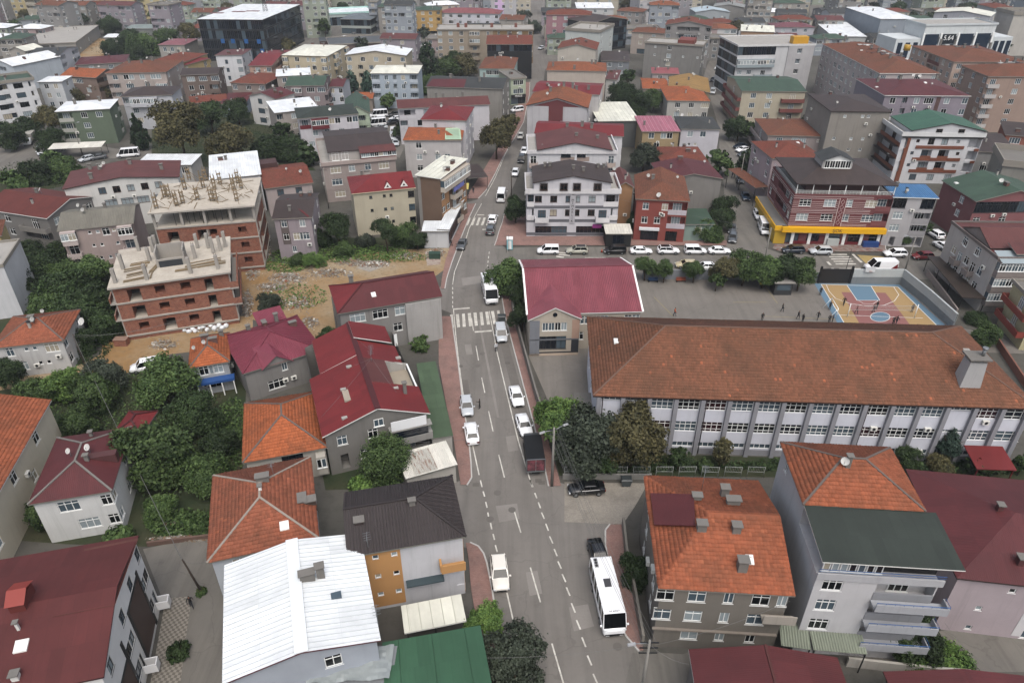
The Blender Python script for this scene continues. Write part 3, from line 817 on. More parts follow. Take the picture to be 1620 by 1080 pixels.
for pts in (((1345,449),(1424,449)),((1424,449),(1465,483)),((1465,483),(1506,521))):
 mb = MB(); a,b = P(*pts[0]) - r.location,P(*pts[1]) - r.location; d = (b - a).normalized(); nn = Vector((-d.y,d.x,0)) * .155; mb.hexa([a - nn + Vector((0,0,1.5)),b - nn + Vector((0,0,1.5)),b + nn + Vector((0,0,1.5)),a + nn + Vector((0,0,1.5))],[p + Vector((0,0,3.05)) for p in (a - nn,b - nn,b + nn,a + nn)]); mb.obj('painted_band',[wall('#a9b2b3',.2)],r)
wallrun('yard_wall','grey-blue wall behind the schoolyard trees',[(1016,441),(1100,442),(1200,443),(1292,446)],2.0,wall('#7d848c',.3))
wallrun('garden_wall','white garden wall with blue gate under the ivy',[(1338,1052),(1410,1060),(1480,1068),(1530,1072)],1.2,wall('#b3aea2',.3))
wallrun('yard_wall','terracotta garden wall beyond the school roof corner',[(1560,520),(1585,560),(1625,620)],1.3,wall('#95563e',.3))
wallrun('driveway_wall','pinkish plastered wall along the covered driveway',[(1465,435),(1492,470),(1512,498)],1.2,wall('#a09087',.3))
wallrun('alley_wall','broken brick garden wall edging the alley',[(234,863),(290,856),(340,850)],.6,wall('#7c5c4c',.5))
wallrun('parking_wall','mossy concrete wall beside the tan apartment house',[(985,832),(990,880),(1004,950),(1016,1020)],1.5,wall('#857f72',.6))
t = thing('black_gate','black sheet gate closing the schoolyard from the street','gate',P(1294,448)); mb = MB(); a,b = P(1294,448) - t.location,P(1343,448) - t.location; mb.hexa([a,b,b + Vector((0,.1,0)),a + Vector((0,.1,0))],[p + Vector((0,0,3)) for p in (a,b,b + Vector((0,.1,0)),a + Vector((0,.1,0)))]); mb.obj('gate_leaf',[plain('gate_black','#17181a',.6)],t)
mb = MB(); mb.box(a.x - .15,a.x + .15,-.2,.2,0,3.5); mb.obj('gate_post',[DARKMETAL],t); mb = MB(); mb.box(b.x - .15,b.x + .15,b.y - .2,b.y + .2,0,3.5); mb.obj('gate_post',[DARKMETAL],t)
for k in range(9):
 x0 = 893 + k * 36; x1 = x0 + 26
 t = thing('railing','white tubular railing panel on the low wall by the school garden','railing',P(x0,754) + Vector((0,0,.0)),group='school garden railings'); a,b = Vector((0,0,0)),P(x1,754 + (1 if k > 5 else 0)) - P(x0,754)
 mb = MB()
 for zz in (.9,1.7): mb.tube([a + Vector((0,0,zz)),b + Vector((0,0,zz))],.03,5)
 for f in (0,1): mb.tube([a + (b - a) * f,a + (b - a) * f + Vector((0,0,1.75))],.035,5)
 for f in range(1,10): mb.tube([a + (b - a) * f / 10 + Vector((0,0,.9)),a + (b - a) * f / 10 + Vector((0,0,1.7))],.012,4)
 mb.obj('rail_frame',[plain('rail_grey','#9fa3a0',.5)],t)
def stripe(mb,a,b,w,z=.034):
 a,b = P(a[0],a[1],z),P(b[0],b[1],z); d = (b - a).normalized(); n = Vector((-d.y,d.x,0)) * w / 2
 mb.poly([a - n,a + n,b + n,b - n][::-1])
def marking(name,segs,w,m=PAINT,z=.034,parent=None):
 mb = MB()
 for i in range(len(segs) - 1): stripe(mb,segs[i],segs[i + 1],w,z)
 o = mb.obj(name,[m],parent)
 for f in o.data.polygons:
  if f.normal.z < 0: f.flip()
 return o
road = bpy.data.objects['main_road']
Z6 = lambda *q: [(720 + q[i] / 3,720 + q[i + 1] / 3) for i in range(0,len(q),2)]
for s_ in ([(762,322),(752,340),(742,362),(730,402),(719,430),(716,450)],[(717.5,490),(722,540),(728,590),(734,632)],[(748,705),(758,751)],[(802,937),(818,1008)],[(774,492),(787,560),(803,627),(820,697),(842,770)],[(826,196),(800,243),(783,282),(768,310)]): marking('edge_line',s_,.15,parent=road)
for y0 in (454,461,468.5,476,483): marking('lane_dash',[(716,y0),(716.3,y0 + 4)],.15,parent=road)
for a in ((120,118,128,150),(133,170,140,195),(145,220,152,248),(155,270,160,295),(168,320,174,350),(180,372,187,400),(191,425,200,458),(355,115,370,150),(378,178,388,203),(395,222,405,250),(410,270,423,300),(430,323,443,357),(448,383,464,417),(470,443,484,477),(488,502,504,537),(508,562,525,600),(528,625,545,665),(552,700,570,745),(576,780,595,825),(602,862,620,908),(628,948,648,995),(655,1035,675,1080)): marking('lane_dash',Z6(*a),.16,parent=road)
for a,b_ in (((753,547),(757,570)),((762,597),(767,621)),((773,650),(780,682)),((789,719),(798,755)),((812,803),(824,842)),((839,897),(855,952)),((873,1017),(892,1082))): marking('centre_dash',[a,b_],.15,parent=road)
for a in ((92,125,600,105,140,762),(162,200,594,178,215,755),(238,272,588,247,285,748),(308,345,582,325,365,741),(378,415,576,395,432,735),(452,487,570,470,508,729),(522,560,564,543,580,722),(592,628,557,620,655,716),(664,695,550,682,710,645)):
 k = 7.714; f = lambda x,y: (700 + x / k,420 + y / k); mb = MB(); mb.poly([P(*f(a[0],a[2]),.036),P(*f(a[1],a[2] - 4),.036),P(*f(a[4],a[5] - 4),.036),P(*f(a[3],a[5]),.036)][::-1]); mb.obj('zebra_bar',[PAINT],road)
for a,b_ in (((717,489),(743,487)),((751,525),(778,523)),((755,340),(766,340)),((763,363),(771,363))): marking('stop_line',[a,b_],.45,parent=road)
marking('lane_line',[(746,503),(749,523)],.15,parent=road)
for k in range(6): mb = MB(); x = 741 + k * 8; mb.poly([P(x,344.5,.036),P(x + 3.6,344.5,.036),P(x - .6,356.5,.036),P(x - 4.4,356.5,.036)][::-1]); mb.obj('zebra_bar',[PAINT],road)
for y0 in (303,311,318,325): pass
for a,b_ in (((773,396),(770,440)),):
 for k in range(7): marking('lane_dash',[(774 - k * .9,398 + k * 7),(773.6 - k * .9,402 + k * 7)],.14,parent=road)
ss = bpy.data.objects['side_street']
for x0,x1,y in ((1314,1340,402.5),(1312,1344,406.1),(1315,1347,409.7),(1319,1350,413.4),(1322,1354,417.4),(1328,1362,425)): marking('zebra_bar',[(x0,y),(x1,y)],.45,z=.04,parent=ss)
for a,b_ in (((1349,402),(1363,415)),((1309,414),(1314,419)),((1317,424),(1320,428))): marking('lane_line',[a,b_],.5,z=.04,parent=ss)
for k,(x0,x1,y) in enumerate(((882,895,399),(884,902,402.5),(880,892,405.5))): marking('hatch_bar',[(x0,y),(x1,y + 1.5)],.5,z=.04,parent=ss)
marking('edge_line',[(925,407.5),(958,407.5)],.2,z=.04,parent=ss)
mb = MB(); mb.poly([P(1356,403,.038),P(1398,406,.038),P(1402,411,.038),P(1371,418,.038)][::-1]); mb.obj('yellow_box_marking',[PAINTY],ss)
for o in list(road.children) + list(ss.children):
 for f in o.data.polygons:
  if f.normal.z < 0: f.flip()
MH = plain('cast_iron','#67635e',.8)
for x,y,r_ in ((787,779,.45),(810,806,.45),(775.5,820.5,.45),(763,559,.42),(756,578,.42),(771,456,.4),(733,456,.4),(748,413,.4),(757,413,.4),(977,1022,.45)):
 p = P(x,y,.03); mb = MB(); mb.tube([p,p + Vector((0,0,.012))],r_,18); mb.tube([p,p + Vector((0,0,.016))],r_ * .78,18); mb.obj('manhole_cover',[MH],road)
for x,y in ((753,766),(852,760),(728,579),(803,574),(857,763)):
 p = P(x,y,.03); mb = MB()
 for k in range(5): mb.box(p.x - .4,p.x + .4,p.y - .3 + k * .13,p.y - .24 + k * .13,.03,.05)
 mb.obj('drain_grate',[MH],road)
PATCH = grounded('asphalt_patch','#6a6662','#736f6a',.3,'#5c5955',.4,.15)
PATCH2 = grounded('asphalt_patch_pale','#827e79','#8b8782',.3,'#75716c',.4,.15)
for poly in ([(756,505),(759,505),(790,660),(786,660)],[(784,800),(818,796),(822,820),(790,826)],[(832,905),(850,902),(858,938),(838,942)],[(735,545),(745,544),(748,560),(738,561)],[(900,960),(930,955),(940,990),(908,998)],[(730,440),(760,436),(762,448),(732,452)],[(800,690),(815,688),(820,712),(804,714)]):
 mb = MB(); mb.poly([P(x,y,.025) for x,y in poly]); o = mb.obj('asphalt_patch',[PATCH2],road)
 for f in o.data.polygons:
  if f.normal.z < 0: f.flip()
for poly in ([(792,545),(805,545),(845,690),(838,700),(816,640)],[(728,600),(740,600),(745,630),(735,632)]):
 mb = MB(); mb.poly([P(x,y,.026) for x,y in poly]); o = mb.obj('asphalt_patch',[PATCH],road)
 for f in o.data.polygons:
  if f.normal.z < 0: f.flip()
CB = plain('court_blue','#5f7c90',.8); CY = plain('court_yellow','#a0855a',.85); CR = plain('court_red','#8c5d59',.85)
court = sheetobj('sports_court',[[(1288,448),(1423,450),(1506,523),(1530,545),(1345,545)]],CB,.03)
def cpoly(name,pts,m,z):
 mb = MB(); mb.poly([P(x,y,z) for x,y in pts]); o = mb.obj(name,[m],court)
 for f in o.data.polygons:
  if f.normal.z < 0: f.flip()
cpoly('yellow_field',[(1299,449.6),(1420,453.5),(1511,543),(1355,543)],CY,.036)
cpoly('red_field',[(1331,462),(1401,463),(1462,543),(1378,543)],CR,.042)
cpoly('blue_key',[(1340,451.2),(1378,452.4),(1392,475),(1356,475)],CB,.048)
cpts = [(1392.5 + 15.5 * math.cos(k * .2618),501 + 7.6 * math.sin(k * .2618)) for k in range(24)]
cpoly('centre_circle',cpts,CB,.048)
for seg,w in (([(1299,449.6),(1420,453.5),(1511,543)],.12),([(1299,449.6),(1355,543)],.12),([(1307,450),(1312,461),(1322,472),(1345,480),(1372,484),(1398,483),(1415,476),(1422,466),(1414,454)],.1),([(1327,498),(1460,503)],.1),(cpts + cpts[:1],.1),([(1340,451.2),(1356,475),(1392,475),(1378,452.4)],.1),([(1358,475),(1366,480),(1381,480.5),(1390,475)],.08)): marking('court_line',seg,w,plain('court_white','#c9c9c4',.8),.054,court)
YL = plain('faded_yellow','#9a8c5e',.8)
for seg in ([(1160,478),(1212,478)],[(1035,470),(1065,500)],[(1210,452),(1230,480)],[(1210,500),(1326,505)]): marking('yard_line',seg,.09,YL,.03,bpy.data.objects['school_yard'])
t = thing('volleyball_net','white volleyball net on two posts across the court','net',P(1340,502)); e = P(1446,503) - P(1340,502); mb = MB()
for q in (Vector((0,0,0)),e): mb = MB(); mb.tube([q,q + Vector((0,0,2.7))],.07,6); mb.obj('post',[PVC],t)
mb = MB()
for zz in (1.5,2.4): mb.tube([Vector((0,0,zz)),e + Vector((0,0,zz))],.03,4)
for k in range(60): mb.beam(e * (k / 59) + Vector((0,0,1.5)),e * (k / 59) + Vector((0,0,2.4)),.008)
for k in range(5): mb.beam(Vector((0,0,1.6 + k * .16)),e + Vector((0,0,1.6 + k * .16)),.008)
mb.obj('net',[plain('net_white','#a9aaa6',.7)],t)
t = thing('basketball_hoop','basketball hoop with clear board before the court wall','hoop',P(1367,447.5)); mb = MB(); mb.tube([(0,0,0),(0,0,2.6),(0,-.8,3.1)],.07,6); mb.obj('stand',[DARKMETAL],t)
mb = MB(); mb.box(-.9,.9,-.86,-.82,2.7,3.75); mb.obj('backboard',[plain('board_white','#b8bcbe',.3)],t); mb = MB(); mb.tube([(.23 * math.cos(k * .5236),-1.15 + .23 * math.sin(k * .5236),2.95) for k in range(13)],.02,4); mb.obj('rim',[plain('rim_red','#9a3a2a',.5)],t)
t = thing('football_goal','small white goal frame at the court edge','goal',P(1312,487)); e = P(1322,504) - P(1312,487); mb = MB(); mb.tube([(0,0,0),(0,0,2),tuple(e + Vector((0,0,2))),tuple(e)],.06,6); mb.tube([(0,0,2),(-1.2,0,0)],.04,5); mb.tube([tuple(e + Vector((0,0,2))),tuple(e + Vector((-1.2,0,0)))],.04,5); mb.obj('goal_frame',[PVC],t)
# ================= roof coverings =================
T_OR = tilemat('#985c42',old=.5); T_BR = tilemat('#815342',old=.5); T_RED = tilemat('#82493d',old=.5); T_NEW = tilemat('#a8603f',old=.4)
TL_OR = tilemat('#a05d42',True,.45); TL_SCH = tilemat('#825844',True,.55); TL_NEW = tilemat('#ac623f',True,.4); TL_R = tilemat('#985b45',True,.45); TL_DK = TL_R
S_RED = sheet('#7f2b2c',.18,.55,.25,.3); S_MAR = sheet('#632f31',.2,.55,.25,.25); S_MAR2 = sheet('#6b3e3b',.3,.6,.3,.2); S_CRIM = sheet('#8a4150',.22,.45,.2,.7)
S_BROWN = sheet('#474040',.2,.6,.4,.9); S_CHOC = sheet('#4b403d',.3,.6,.3,.2); S_DGREY = sheet('#444645',.3,.6,.3,.2); S_DGREEN = sheet('#3b433d',.9,.7,.2,.15)
S_WHITE = sheet('#d8dcde',.5,.4,.12,.2); S_CREAM = sheet('#cfcfc2',.5,.45,.15,.2); S_GREEN = sheet('#42694f',.5,.5,.2,.2); S_GREEN2 = sheet('#465c4c',.3,.6,.3,.3)
S_LEAN = sheet('#54684f',0,.7,.3); S_BLUE = sheet('#4f7fae',.25,.4,.1,.4); S_CORR = sheet('#7d7a70',.3,.8,.5,1.0); S_RUST = sheet('#b9b7ae',.22,.6,.4,.9,.75); S_PALE = sheet('#8e9686',.25,.7,.35,1.0)
S_GYM = sheet('#93505a',.28,.45,.12,.8); S_PINK = sheet('#a86676',.5,.5,.2,.5); S_MUST = sheet('#9c7c4a',.3,.7,.3,.3); S_OLD = sheet('#d2d0c6',.22,.6,.3,.9,.1)
FW = plain('white_fascia','#c9cac6',.5); FB = plain('brown_fascia','#3a2c28',.6); FG = plain('grey_fascia','#77776f',.6)
ROOFSLAB = wall('#a39f97',.3)
def QB(name,label,cat,p,q,r,z,wc,kind,rm,rise=1.6,front=None,left=None,right=None,mode='F',sh=2.9,laid=None,ribs=None,cap=None,fas=None,
 fm=None,trim=None,band=None,bal=None,ch=(),dish=(),sky=(),group=None,dirt=.35,inset=.35,zb=None,far=None,style='',back=None,th=.16,ribm=None):
 b = Bld(name,label,cat,p,q,r,z,mode,sh,far,group,inset,wc,dirt,zb)
 if fm: b.fm = fm
 b.trim = trim; b.style = style
 b.roof(kind,rm,rise,laid,ribs,cap,fascia=fas,th=th,ribm=ribm)
 for sd,rows in (('front',front),('left',left),('right',right),('back',back)):
  if rows: b.side(sd,rows,bandm=band,bal=bal)
 b.walls()
 if kind != 'flat':
  for c in ch: b.chimney(c)
  for c in dish: b.dish(c)
  for c in sky: b.skylight(c)
 if cat in ('apartment house','house','building') and b.dist > 95: b.extras(max(0,b.rng.randrange(1,4) - len(ch)),b.rng.randrange(0,3),2)
 return b
# ================= near side, west of the road =================
b = Bld('apartment_house','white apartment house with black and brown facade bands under a big maroon roof','apartment house',(165,1072),(220,848),27,9.6,'R',3.0,wallc='#cfcfcc',dirt=.12)
b.fm = PVC_DARK
b.roof('gableU',sheet('#63302f',.9,.75,.25,.1),1.7,fascia=plain('maroon_fascia','#3d1a1e',.5))
M,W = b.side('right',['.w...w..w..w','....ww....ww','....WB....wB'],bal=plain('white_panel','#cfcfcf',.5))
b.walls()
BRN = plain('brown_cladding','#4d3a33',.6); BLK = plain('black_cladding','#1c1d1f',.5)
for x0,x1,z0,z1 in ((.04,.3,.6,5.2),(.55,.82,.6,7.2)): b.panel('right',x0,x1,z0,z1,BRN,'cladding_panel',.05)
for x0,x1,z0,z1 in ((.3,.33,.2,7.4),(.82,.85,.2,7.8),(.04,.3,5.2,5.5),(.55,.82,7.2,7.5),(.52,.55,.2,7.5)): b.panel('right',x0,x1,z0,z1,BLK,'black_band',.07)
x,y,z = b.on(36,950); mb = MB(); mb.box(x - .6,x + .6,y - 1.1,y + 1.1,z - .5,z + .9)
mb.slope([(x - .75,y - 1.3,z + .9),(x + .75,y - 1.3,z + .9),(x + .75,y,z + 1.5),(x - .75,y,z + 1.5)],1); mb.slope([(x + .75,y + 1.3,z + .9),(x - .75,y + 1.3,z + .9),(x - .75,y,z + 1.5),(x + .75,y,z + 1.5)],1)
mb.obj('roof_hatch',[plain('red_brick_side','#6a2a24',.8),plain('bright_red_sheet','#8f3024',.5)],b.roofobj)
q = [Vector(b.on(*p_)) + Vector((0,0,.03)) for p_ in ((84,976),(182,957),(219,851),(134,868))]; mb = MB(); mb.slope(q); mb.obj('roof_patch',[sheet('#684039',.9,.75,.3,.1)],b.roofobj)
b.skylight((34,1022),1.0,1.0); b.chimney((30,995),.25,.25,.9,plain('pipe_white','#c0c0bc',.5)); b.chimney((26,1072),.6,.6,.5,plain('pipe_white','#c0c0bc',.5))
b = QB('tiled_house','cream two-storey house with orange tiles and white gutter beside the maroon hipped roof','house',(-34,838),(82,634),15,7.4,'#c9bda0','gableV',TL_OR,2.4,mode='R',right=['..w.w.','w..w..'],laid=TL_OR,cap=MORTAR,fas=FW,dirt=.2)
b.acunit('right',.5,4.4)
b = QB('hipped_house','white house under a dark maroon hipped roof with grey ridge strips and two dishes','house',(44,800),(178,778),(210,676),6.2,'#c6c8c6','hip',S_MAR,1.7,front=['..W..w','...W.w'],right=['w...w..','w..w...'],cap=CONC,fas=FG)
b.chimney((138,728),.5,.4,.8); b.dish((143,716),.42); b.dish((113,722),.34); b.chimney((145,690),.4,.4,.7)
x,y,z = b.on(162,724); b.block('dormer_box',(x - 1.6,x + 1.6,y - .5,y + .5,z - .6,z + .6),plain('maroon_box','#552f2f',.7),parent=b.roofobj)
QB('garden_shed','small maroon-roofed outbuilding among trees behind the maroon hipped house','shed',(176,690),(224,690),(192,651),3.0,'#8b8378','hip',S_RED,.9,front=['.w.'],cap=S_MAR,sh=2.6)
b = QB('tiled_house','peeling whitewashed house with brown tiled roof on the muddy yard','house',(-14,553),(101,540),(126,491),5.4,'#b4b4b2','hip',TL_R,1.8,front=['.w.ss.W.','..w.ss..'],right=['w..w','w.d.'],laid=TL_R,cap=MORTAR,dirt=.75,sh=2.6)
b.chimney((51,508),.9,.7,.9); b.dish((133,516),.6)
QB('plain_block','blank white-walled block at the photo edge above the peeling house','house',(-70,431),(6,422),11,9.5,'#b9bcc0','flat',ROOFSLAB,.5,inset=.1)
QB('yellow_house','yellow house mostly cut off by the photo edge below the dark red gable','house',(-60,384),(3,374),9,7.5,'#c2ab5c','hip',T_BR,1.5)
b = QB('gabled_house','grey house with dark red gabled roof and a curved balcony near the photo edge','house',(-32,331),(74,347),(94,303),7.0,'#7f7c78','gableU',sheet('#6a342d',.3,.7,.3,.2),1.8,front=['..w.BBB','..w.bbb'],right=['w.w','...'],bal=wall('#8b8780'),fas=FW,dish=[(66,306)])
b = QB('corrugated_house','pinkish house under a weathered grey corrugated roof with corner balconies','house',(90,367),(212,354),(228,321),8.2,'#a8938c','gableU',S_CORR,1.5,front=['gg.sswsgg','BB.ss.sBB','BB.ssw..'],sh=2.7,bal=wall('#b9a8a2'))
b = QB('apartment_house','white apartment house with low maroon gable roof behind the corrugated roof','apartment house',(98,301),(284,281),(272,256),9.6,'#c3c3be','gableV',S_MAR2,1.3,front=['..wwwww.','b.WWWw.','.W.W.W.'],fm=PVC_BROWN,ch=[(145,283),(158,268),(143,268),(206,260),(256,268)],fas=FB,sh=2.8)
QB('white_roofed_annex','long low annex with white sheet roof behind the maroon gable','annex',(213,262),(303,262),(305,247),6.0,'#b4b1aa','monoB',S_WHITE,.4,front=['.w.w'],ribs=.6)
QB('white_roofed_block','block with large flat white sheet roof behind the construction towers','house',(331,286),(414,277),(411,242),8.5,'#c0c2c4','monoB',S_WHITE,.5,right=['w.w','w.w'],ribs=.6)
b = QB('tiled_house','pinkish two-storey house with brown-red tiles beside the white flat roof','house',(418,300),(496,290),(485,257),6.6,'#ad9d9a','gableU',T_RED,1.6,front=['.w.w.','.w.w.'],fm=PVC_BROWN)
b.block('roof_room',(-b.W / 2,-b.W / 2 + 4.5,b.D / 2 - 3.5,b.D / 2 + .3,b.z - 1,b.z + 1.9),plain('brown_sheet_box','#4a2f2c',.7))
b = QB('pink_house','lilac house with dark brown roof split by a red seam beside the bulldozed lot','house',(430,348),(494,345),(507,306),8.6,'#9a8c94','gableU',S_CHOC,1.3,front=['.w..w.','.w.WW.','..n...'],right=['w.w','w.w','..'],trim=None,sh=2.7)
b.panel('front',.14,.36,3.2,8.2,wall('#6f625f'),'painted_panel')
M_,W_ = b.frame('front')
x,y,z = b.on(455,315); x2,y2,z2 = b.on(488,343); mb = MB(); mb.beam((x,y,z + .05),(x2,y2,z2 + .05),.35,.08); mb.obj('red_seam_strip',[S_RED],b.roofobj)
b = QB('cream_block','cream blank-sided apartment block with red roof and two little triangular vents','apartment house',(556,308),(658,298),(655,271),9.6,'#b3a98c','hipL',S_RED,1.9,front=['..s.ss..w','..s.ss..w','..s..s..w'],fm=PVC_DARK,style='grid',fas=wall('#c2b78f'),sh=2.9,dirt=.25)
for px_ in ((612,287),(638,286)):
 x,y,z = b.on(*px_); mb = MB()
 mb.poly([(x - .8,y - .6,z - .1),(x + .8,y - .6,z - .1),(x,y - .6,z + 1.2)]); mb.poly([(x - .8,y - .6,z - .1),(x,y - .6,z + 1.2),(x,y + 1.4,z + 1.1)],1); mb.poly([(x + .8,y - .6,z - .1),(x,y + 1.4,z + 1.1),(x,y - .6,z + 1.2)],1)
 o = mb.obj('dormer_vent',[plain('vent_white','#c8c8c4',.5),S_RED],b.roofobj); mb = MB(); mb.poly([(x - .3,y - .62,z + .12),(x + .3,y - .62,z + .12),(x,y - .62,z + .62)]); mb.obj('vent_opening',[G_BLACK],o)
b.chimney((581,277),1.3,1.0,.9,CONC_LIGHT)
b = QB('narrow_block','narrow brown and ochre block with white roof standing on the road bend','apartment house',(656,278),(697,284),(727,253),12.2,'#7d6049','monoB',S_CREAM,.4,right=['gggggg','w.BB.w','wwBBww','wwBB.w'],ribs=1.2,fas=FW,bal=wall('#b7aa98'),dirt=.2,sh=2.9)
b.panel('right',.02,.3,3.2,9.2,wall('#b07a3c'),'painted_panel'); b.panel('right',.72,.98,3.2,9.2,wall('#b07a3c'),'painted_panel')
b.panel('front',.0,.14,.2,12.1,wall('#8e8a84'),'painted_panel',.05)
b.acunit('right',.06,3.4)
M,W = b.frame('right'); mb = MB(); mb.box(W * .3,W * .7,-1.25,-1.2,8.2,9.1); b.part('shop_banner',mb,plain('banner_violet','#6a6fae',.6),M)
b = QB('white_annex','white single-storey annex with sheet roof attached to the narrow brown block','annex',(667,367),(711,367),(715,352),3.7,'#b9bbbd','monoB',S_WHITE,.25,right=['.S'],ribs=.5,sh=3.4)
b = QB('white_annex','long white shop canopy building running along the pavement by the narrow brown block','annex',(711,366),(736,314),2.6,3.8,'#a8aaad','monoF',S_WHITE,.2,mode='R',right=['SSSSSS'],ribs=.5,sh=3.6)
b = QB('grey_house','grey roughcast house with long maroon roof between the bulldozed lot and the road','house',(534,498),(700,470),(695,426),7.7,'#8b8884','hipL',S_MAR,2.0,front=['.W.W.W...','.....w..d.'],right=['...','.n.'],fas=FG,sky=[(591,466)],ch=[(556,447)],cap=S_MAR,dirt=.55)
k_ = min(b.D / 2,b.W * .45); tz = b.z + .2; mb = MB(); mb.slope([(-b.W / 2,b.D / 2,tz),(-b.W / 2,-b.D / 2,tz),(-b.W / 2 + k_,0,tz + 2.0)]); mb.obj('red_hip_sheet',[S_RED],b.roofobj)
mb = MB(); mb.box(b.w * .64 - b.w / 2,b.w / 2 + .02,-b.d / 2 - .5,-b.d / 2 - .002,.02,7.55); b.part('stair_bay',mb,wall('#a3a19d',.5))
b = QB('crimson_roofed_house','bare grey house under a ribbed crimson hipped roof with small front gable','house',(384,593),(512,554),(495,493),4.9,'#85827e','hip',S_CRIM,2.3,front=['...n...','..W....'],ribs=.3,ribm=S_CRIM,cap=S_CRIM,fas=FG,dirt=.7,sh=2.5)
x,y,z = b.on(428,508); mb = MB(); mb.box(x - 1.9,x + 1.9,y - 1.2,y + 1.2,z - 1.2,z + .7); o = mb.obj('roof_room',[plain('crimson_side','#5c2a34',.6)],b.roofobj)
mb = MB(); mb.slope([(x - 2.2,y - 1.5,z + .6),(x + 2.2,y - 1.5,z + .6),(x + 2.2,y + 1.5,z + 1.5),(x - 2.2,y + 1.5,z + 1.5)]); mb.poly([(x - 2.2,y + 1.5,z + 1.4),(x + 2.2,y + 1.5,z + 1.4),(x + 2.2,y - 1.5,z + .5),(x - 2.2,y - 1.5,z + .5)])
mb.poly([(x - 2.2,y - 1.5,z + .5),(x + 2.2,y - 1.5,z + .5),(x + 2.2,y - 1.5,z + .6),(x - 2.2,y - 1.5,z + .6)]); mb.poly([(x + 2.2,y - 1.5,z + .5),(x + 2.2,y + 1.5,z + 1.4),(x + 2.2,y + 1.5,z + 1.5),(x + 2.2,y - 1.5,z + .6)]); mb.obj('roof_room_lid',[S_CRIM],o)
b.chimney((438,509),.6,.5,1.6)
x,y,z = b.px(443,583,b.z); x0 = x; yf = -b.D / 2 - .25; mb = MB()
mb.slope([(x0 + 2.3,yf,b.z - .1),(x0 + 2.3,yf + 4,b.z + 1.6),(x0,yf + 4,b.z + 1.75),(x0,yf,b.z + 1.55)]); mb.slope([(x0 - 2.3,yf + 4,b.z + 1.6),(x0 - 2.3,yf,b.z - .1),(x0,yf,b.z + 1.55),(x0,yf + 4,b.z + 1.75)])
o = mb.obj('front_gable',[S_CRIM],b.roofobj); mb = MB(); mb.poly([(x0 - 2.2,yf + .3,b.z - .15),(x0 + 2.2,yf + .3,b.z - .15),(x0,yf + .3,b.z + 1.45)]); mb.obj('gable_wall',[wall('#85827e',.7)],o)
b = QB('blue_trimmed_house','orange tiled cottage with bright blue balcony edge next to the crimson roof','house',(299,584),(364,573),(386,524),4.9,'#9aa0a4','hip',TL_NEW,1.7,front=['.WW.','.bb.'],right=['w.w','..'],laid=TL_NEW,cap=MORTAR,sh=2.5)
M,W = b.frame('front'); mb = MB(); mb.box(.2,W + .5,-1.3,-.003,2.35,2.75); b.part('blue_balcony_edge',mb,plain('blue_paint','#24508f',.6),M)
mb = MB()
for k in range(4): mb.beam((.3 + k * W / 3,-1.2,.05),(.3 + k * W / 3,-1.2,2.34),.14)
b.part('balcony_posts_frame',mb,PVC,M)
b = QB('tiled_house','single-storey house with orange pyramid roof touching the big red roof','house',(384,734),(519,709),(503,620),4.4,'#b0aa9c','hipV',TL_NEW,2.4,front=['...XX.g'],laid=TL_NEW,cap=MORTAR,sh=3.2)
b = QB('tiled_house','house with brown-orange tiles, twin white flue pipes and mortar-streaked hips next to white metal roof','house',(328,892),(505,853),(502,722),6.6,'#a9b2bc','hipV',TL_R,2.2,front=['.w..w.','.w..w.'],right=['...','w.d'],left=['w.w','w.w'],laid=TL_R,cap=wall('#9c8f80',.6))
b.chimney((416,760),1.5,.8,.7); b.skylight((450,832),.9,.9); b.chimney((492,795),1.2,1.0,.5,plain('dark_brick','#4a4038',.9)); b.chimney((478,790),.9,1.6,.15,CONC); b.aerial((433,752)); b.chimney((412,775),.35,.35,.6,PVC)
b = QB('white_metal_house','pale blue house under a gleaming white ribbed metal roof in the foreground row','house',(352,1084),(603,1014),(568,845),8.6,'#9ba5b2','gableV',S_WHITE,1.25,front=['.....w..','.w..w.'],left=['w.w.','w.w.'],ribs=.52,ribm=plain('white_rib','#aeb4b7',.4),fas=plain('maroon_edge','#5d262c',.6),dirt=.15)
b.root['label'] = 'pale blue house under a gleaming white ribbed metal roof with twin chimney stacks'
b.chimney((487,916),1.5,.7,.9); b.chimney((508,911),.8,.7,1.5); b.skylight((532,942),.9,.7,G_MID)
o = b.roofobj; mb = MB(); mb.beam((0,-b.D / 2 - .02,b.z + 1.25 + .2),(0,b.D / 2 + .02,b.z + 1.25 + .2),1.1,.1); mb.obj('ridge_cap',[plain('white_cap','#c9ced0',.4)],o)
b.aerial((583,868)); b.aerial((598,985))
b = QB('brown_roofed_house','white and ochre house under a dark brown corrugated hipped roof at the side street corner','house',(549,883),(738,850),(717,753),8.6,'#b9bac0','hipR',S_BROWN,1.9,ribs=.3,ribm=S_BROWN,front=['..s.s.......','..s.s.......','..s.s......b'],right=['w.w','bbb','bbb'],fas=FG,sh=2.7,cap=S_BROWN)
b.trim = PVC
b.panel('front',.06,.43,.4,8.3,wall('#c98a26',.1),'painted_panel',.02); b.panel('right',.0,.1,.3,8.3,wall('#c98a26',.1),'painted_panel')
M,W = b.frame('front'); mb = MB(); mb.box(W * .78,W + .05,-1.0,-.003,4.9,5.0); mb.box(W * .78,W + .05,-1.06,-.96,4.8,5.9); mb.box(W * .77,W * .79,-1.0,-.003,5.0,5.9); b.part('balcony',mb,wall('#c98a26',.1),M)
mb = MB(); mb.box(W * .45,W * .8,-.9,-.003,3.5,3.62); b.part('awning',mb,plain('dark_awning','#3a4a50',.6),M)
b.chimney((652,797),.7,.5,.5); b.chimney((568,825),1.0,.8,.15,plain('brown_hatch','#3c302e',.7))
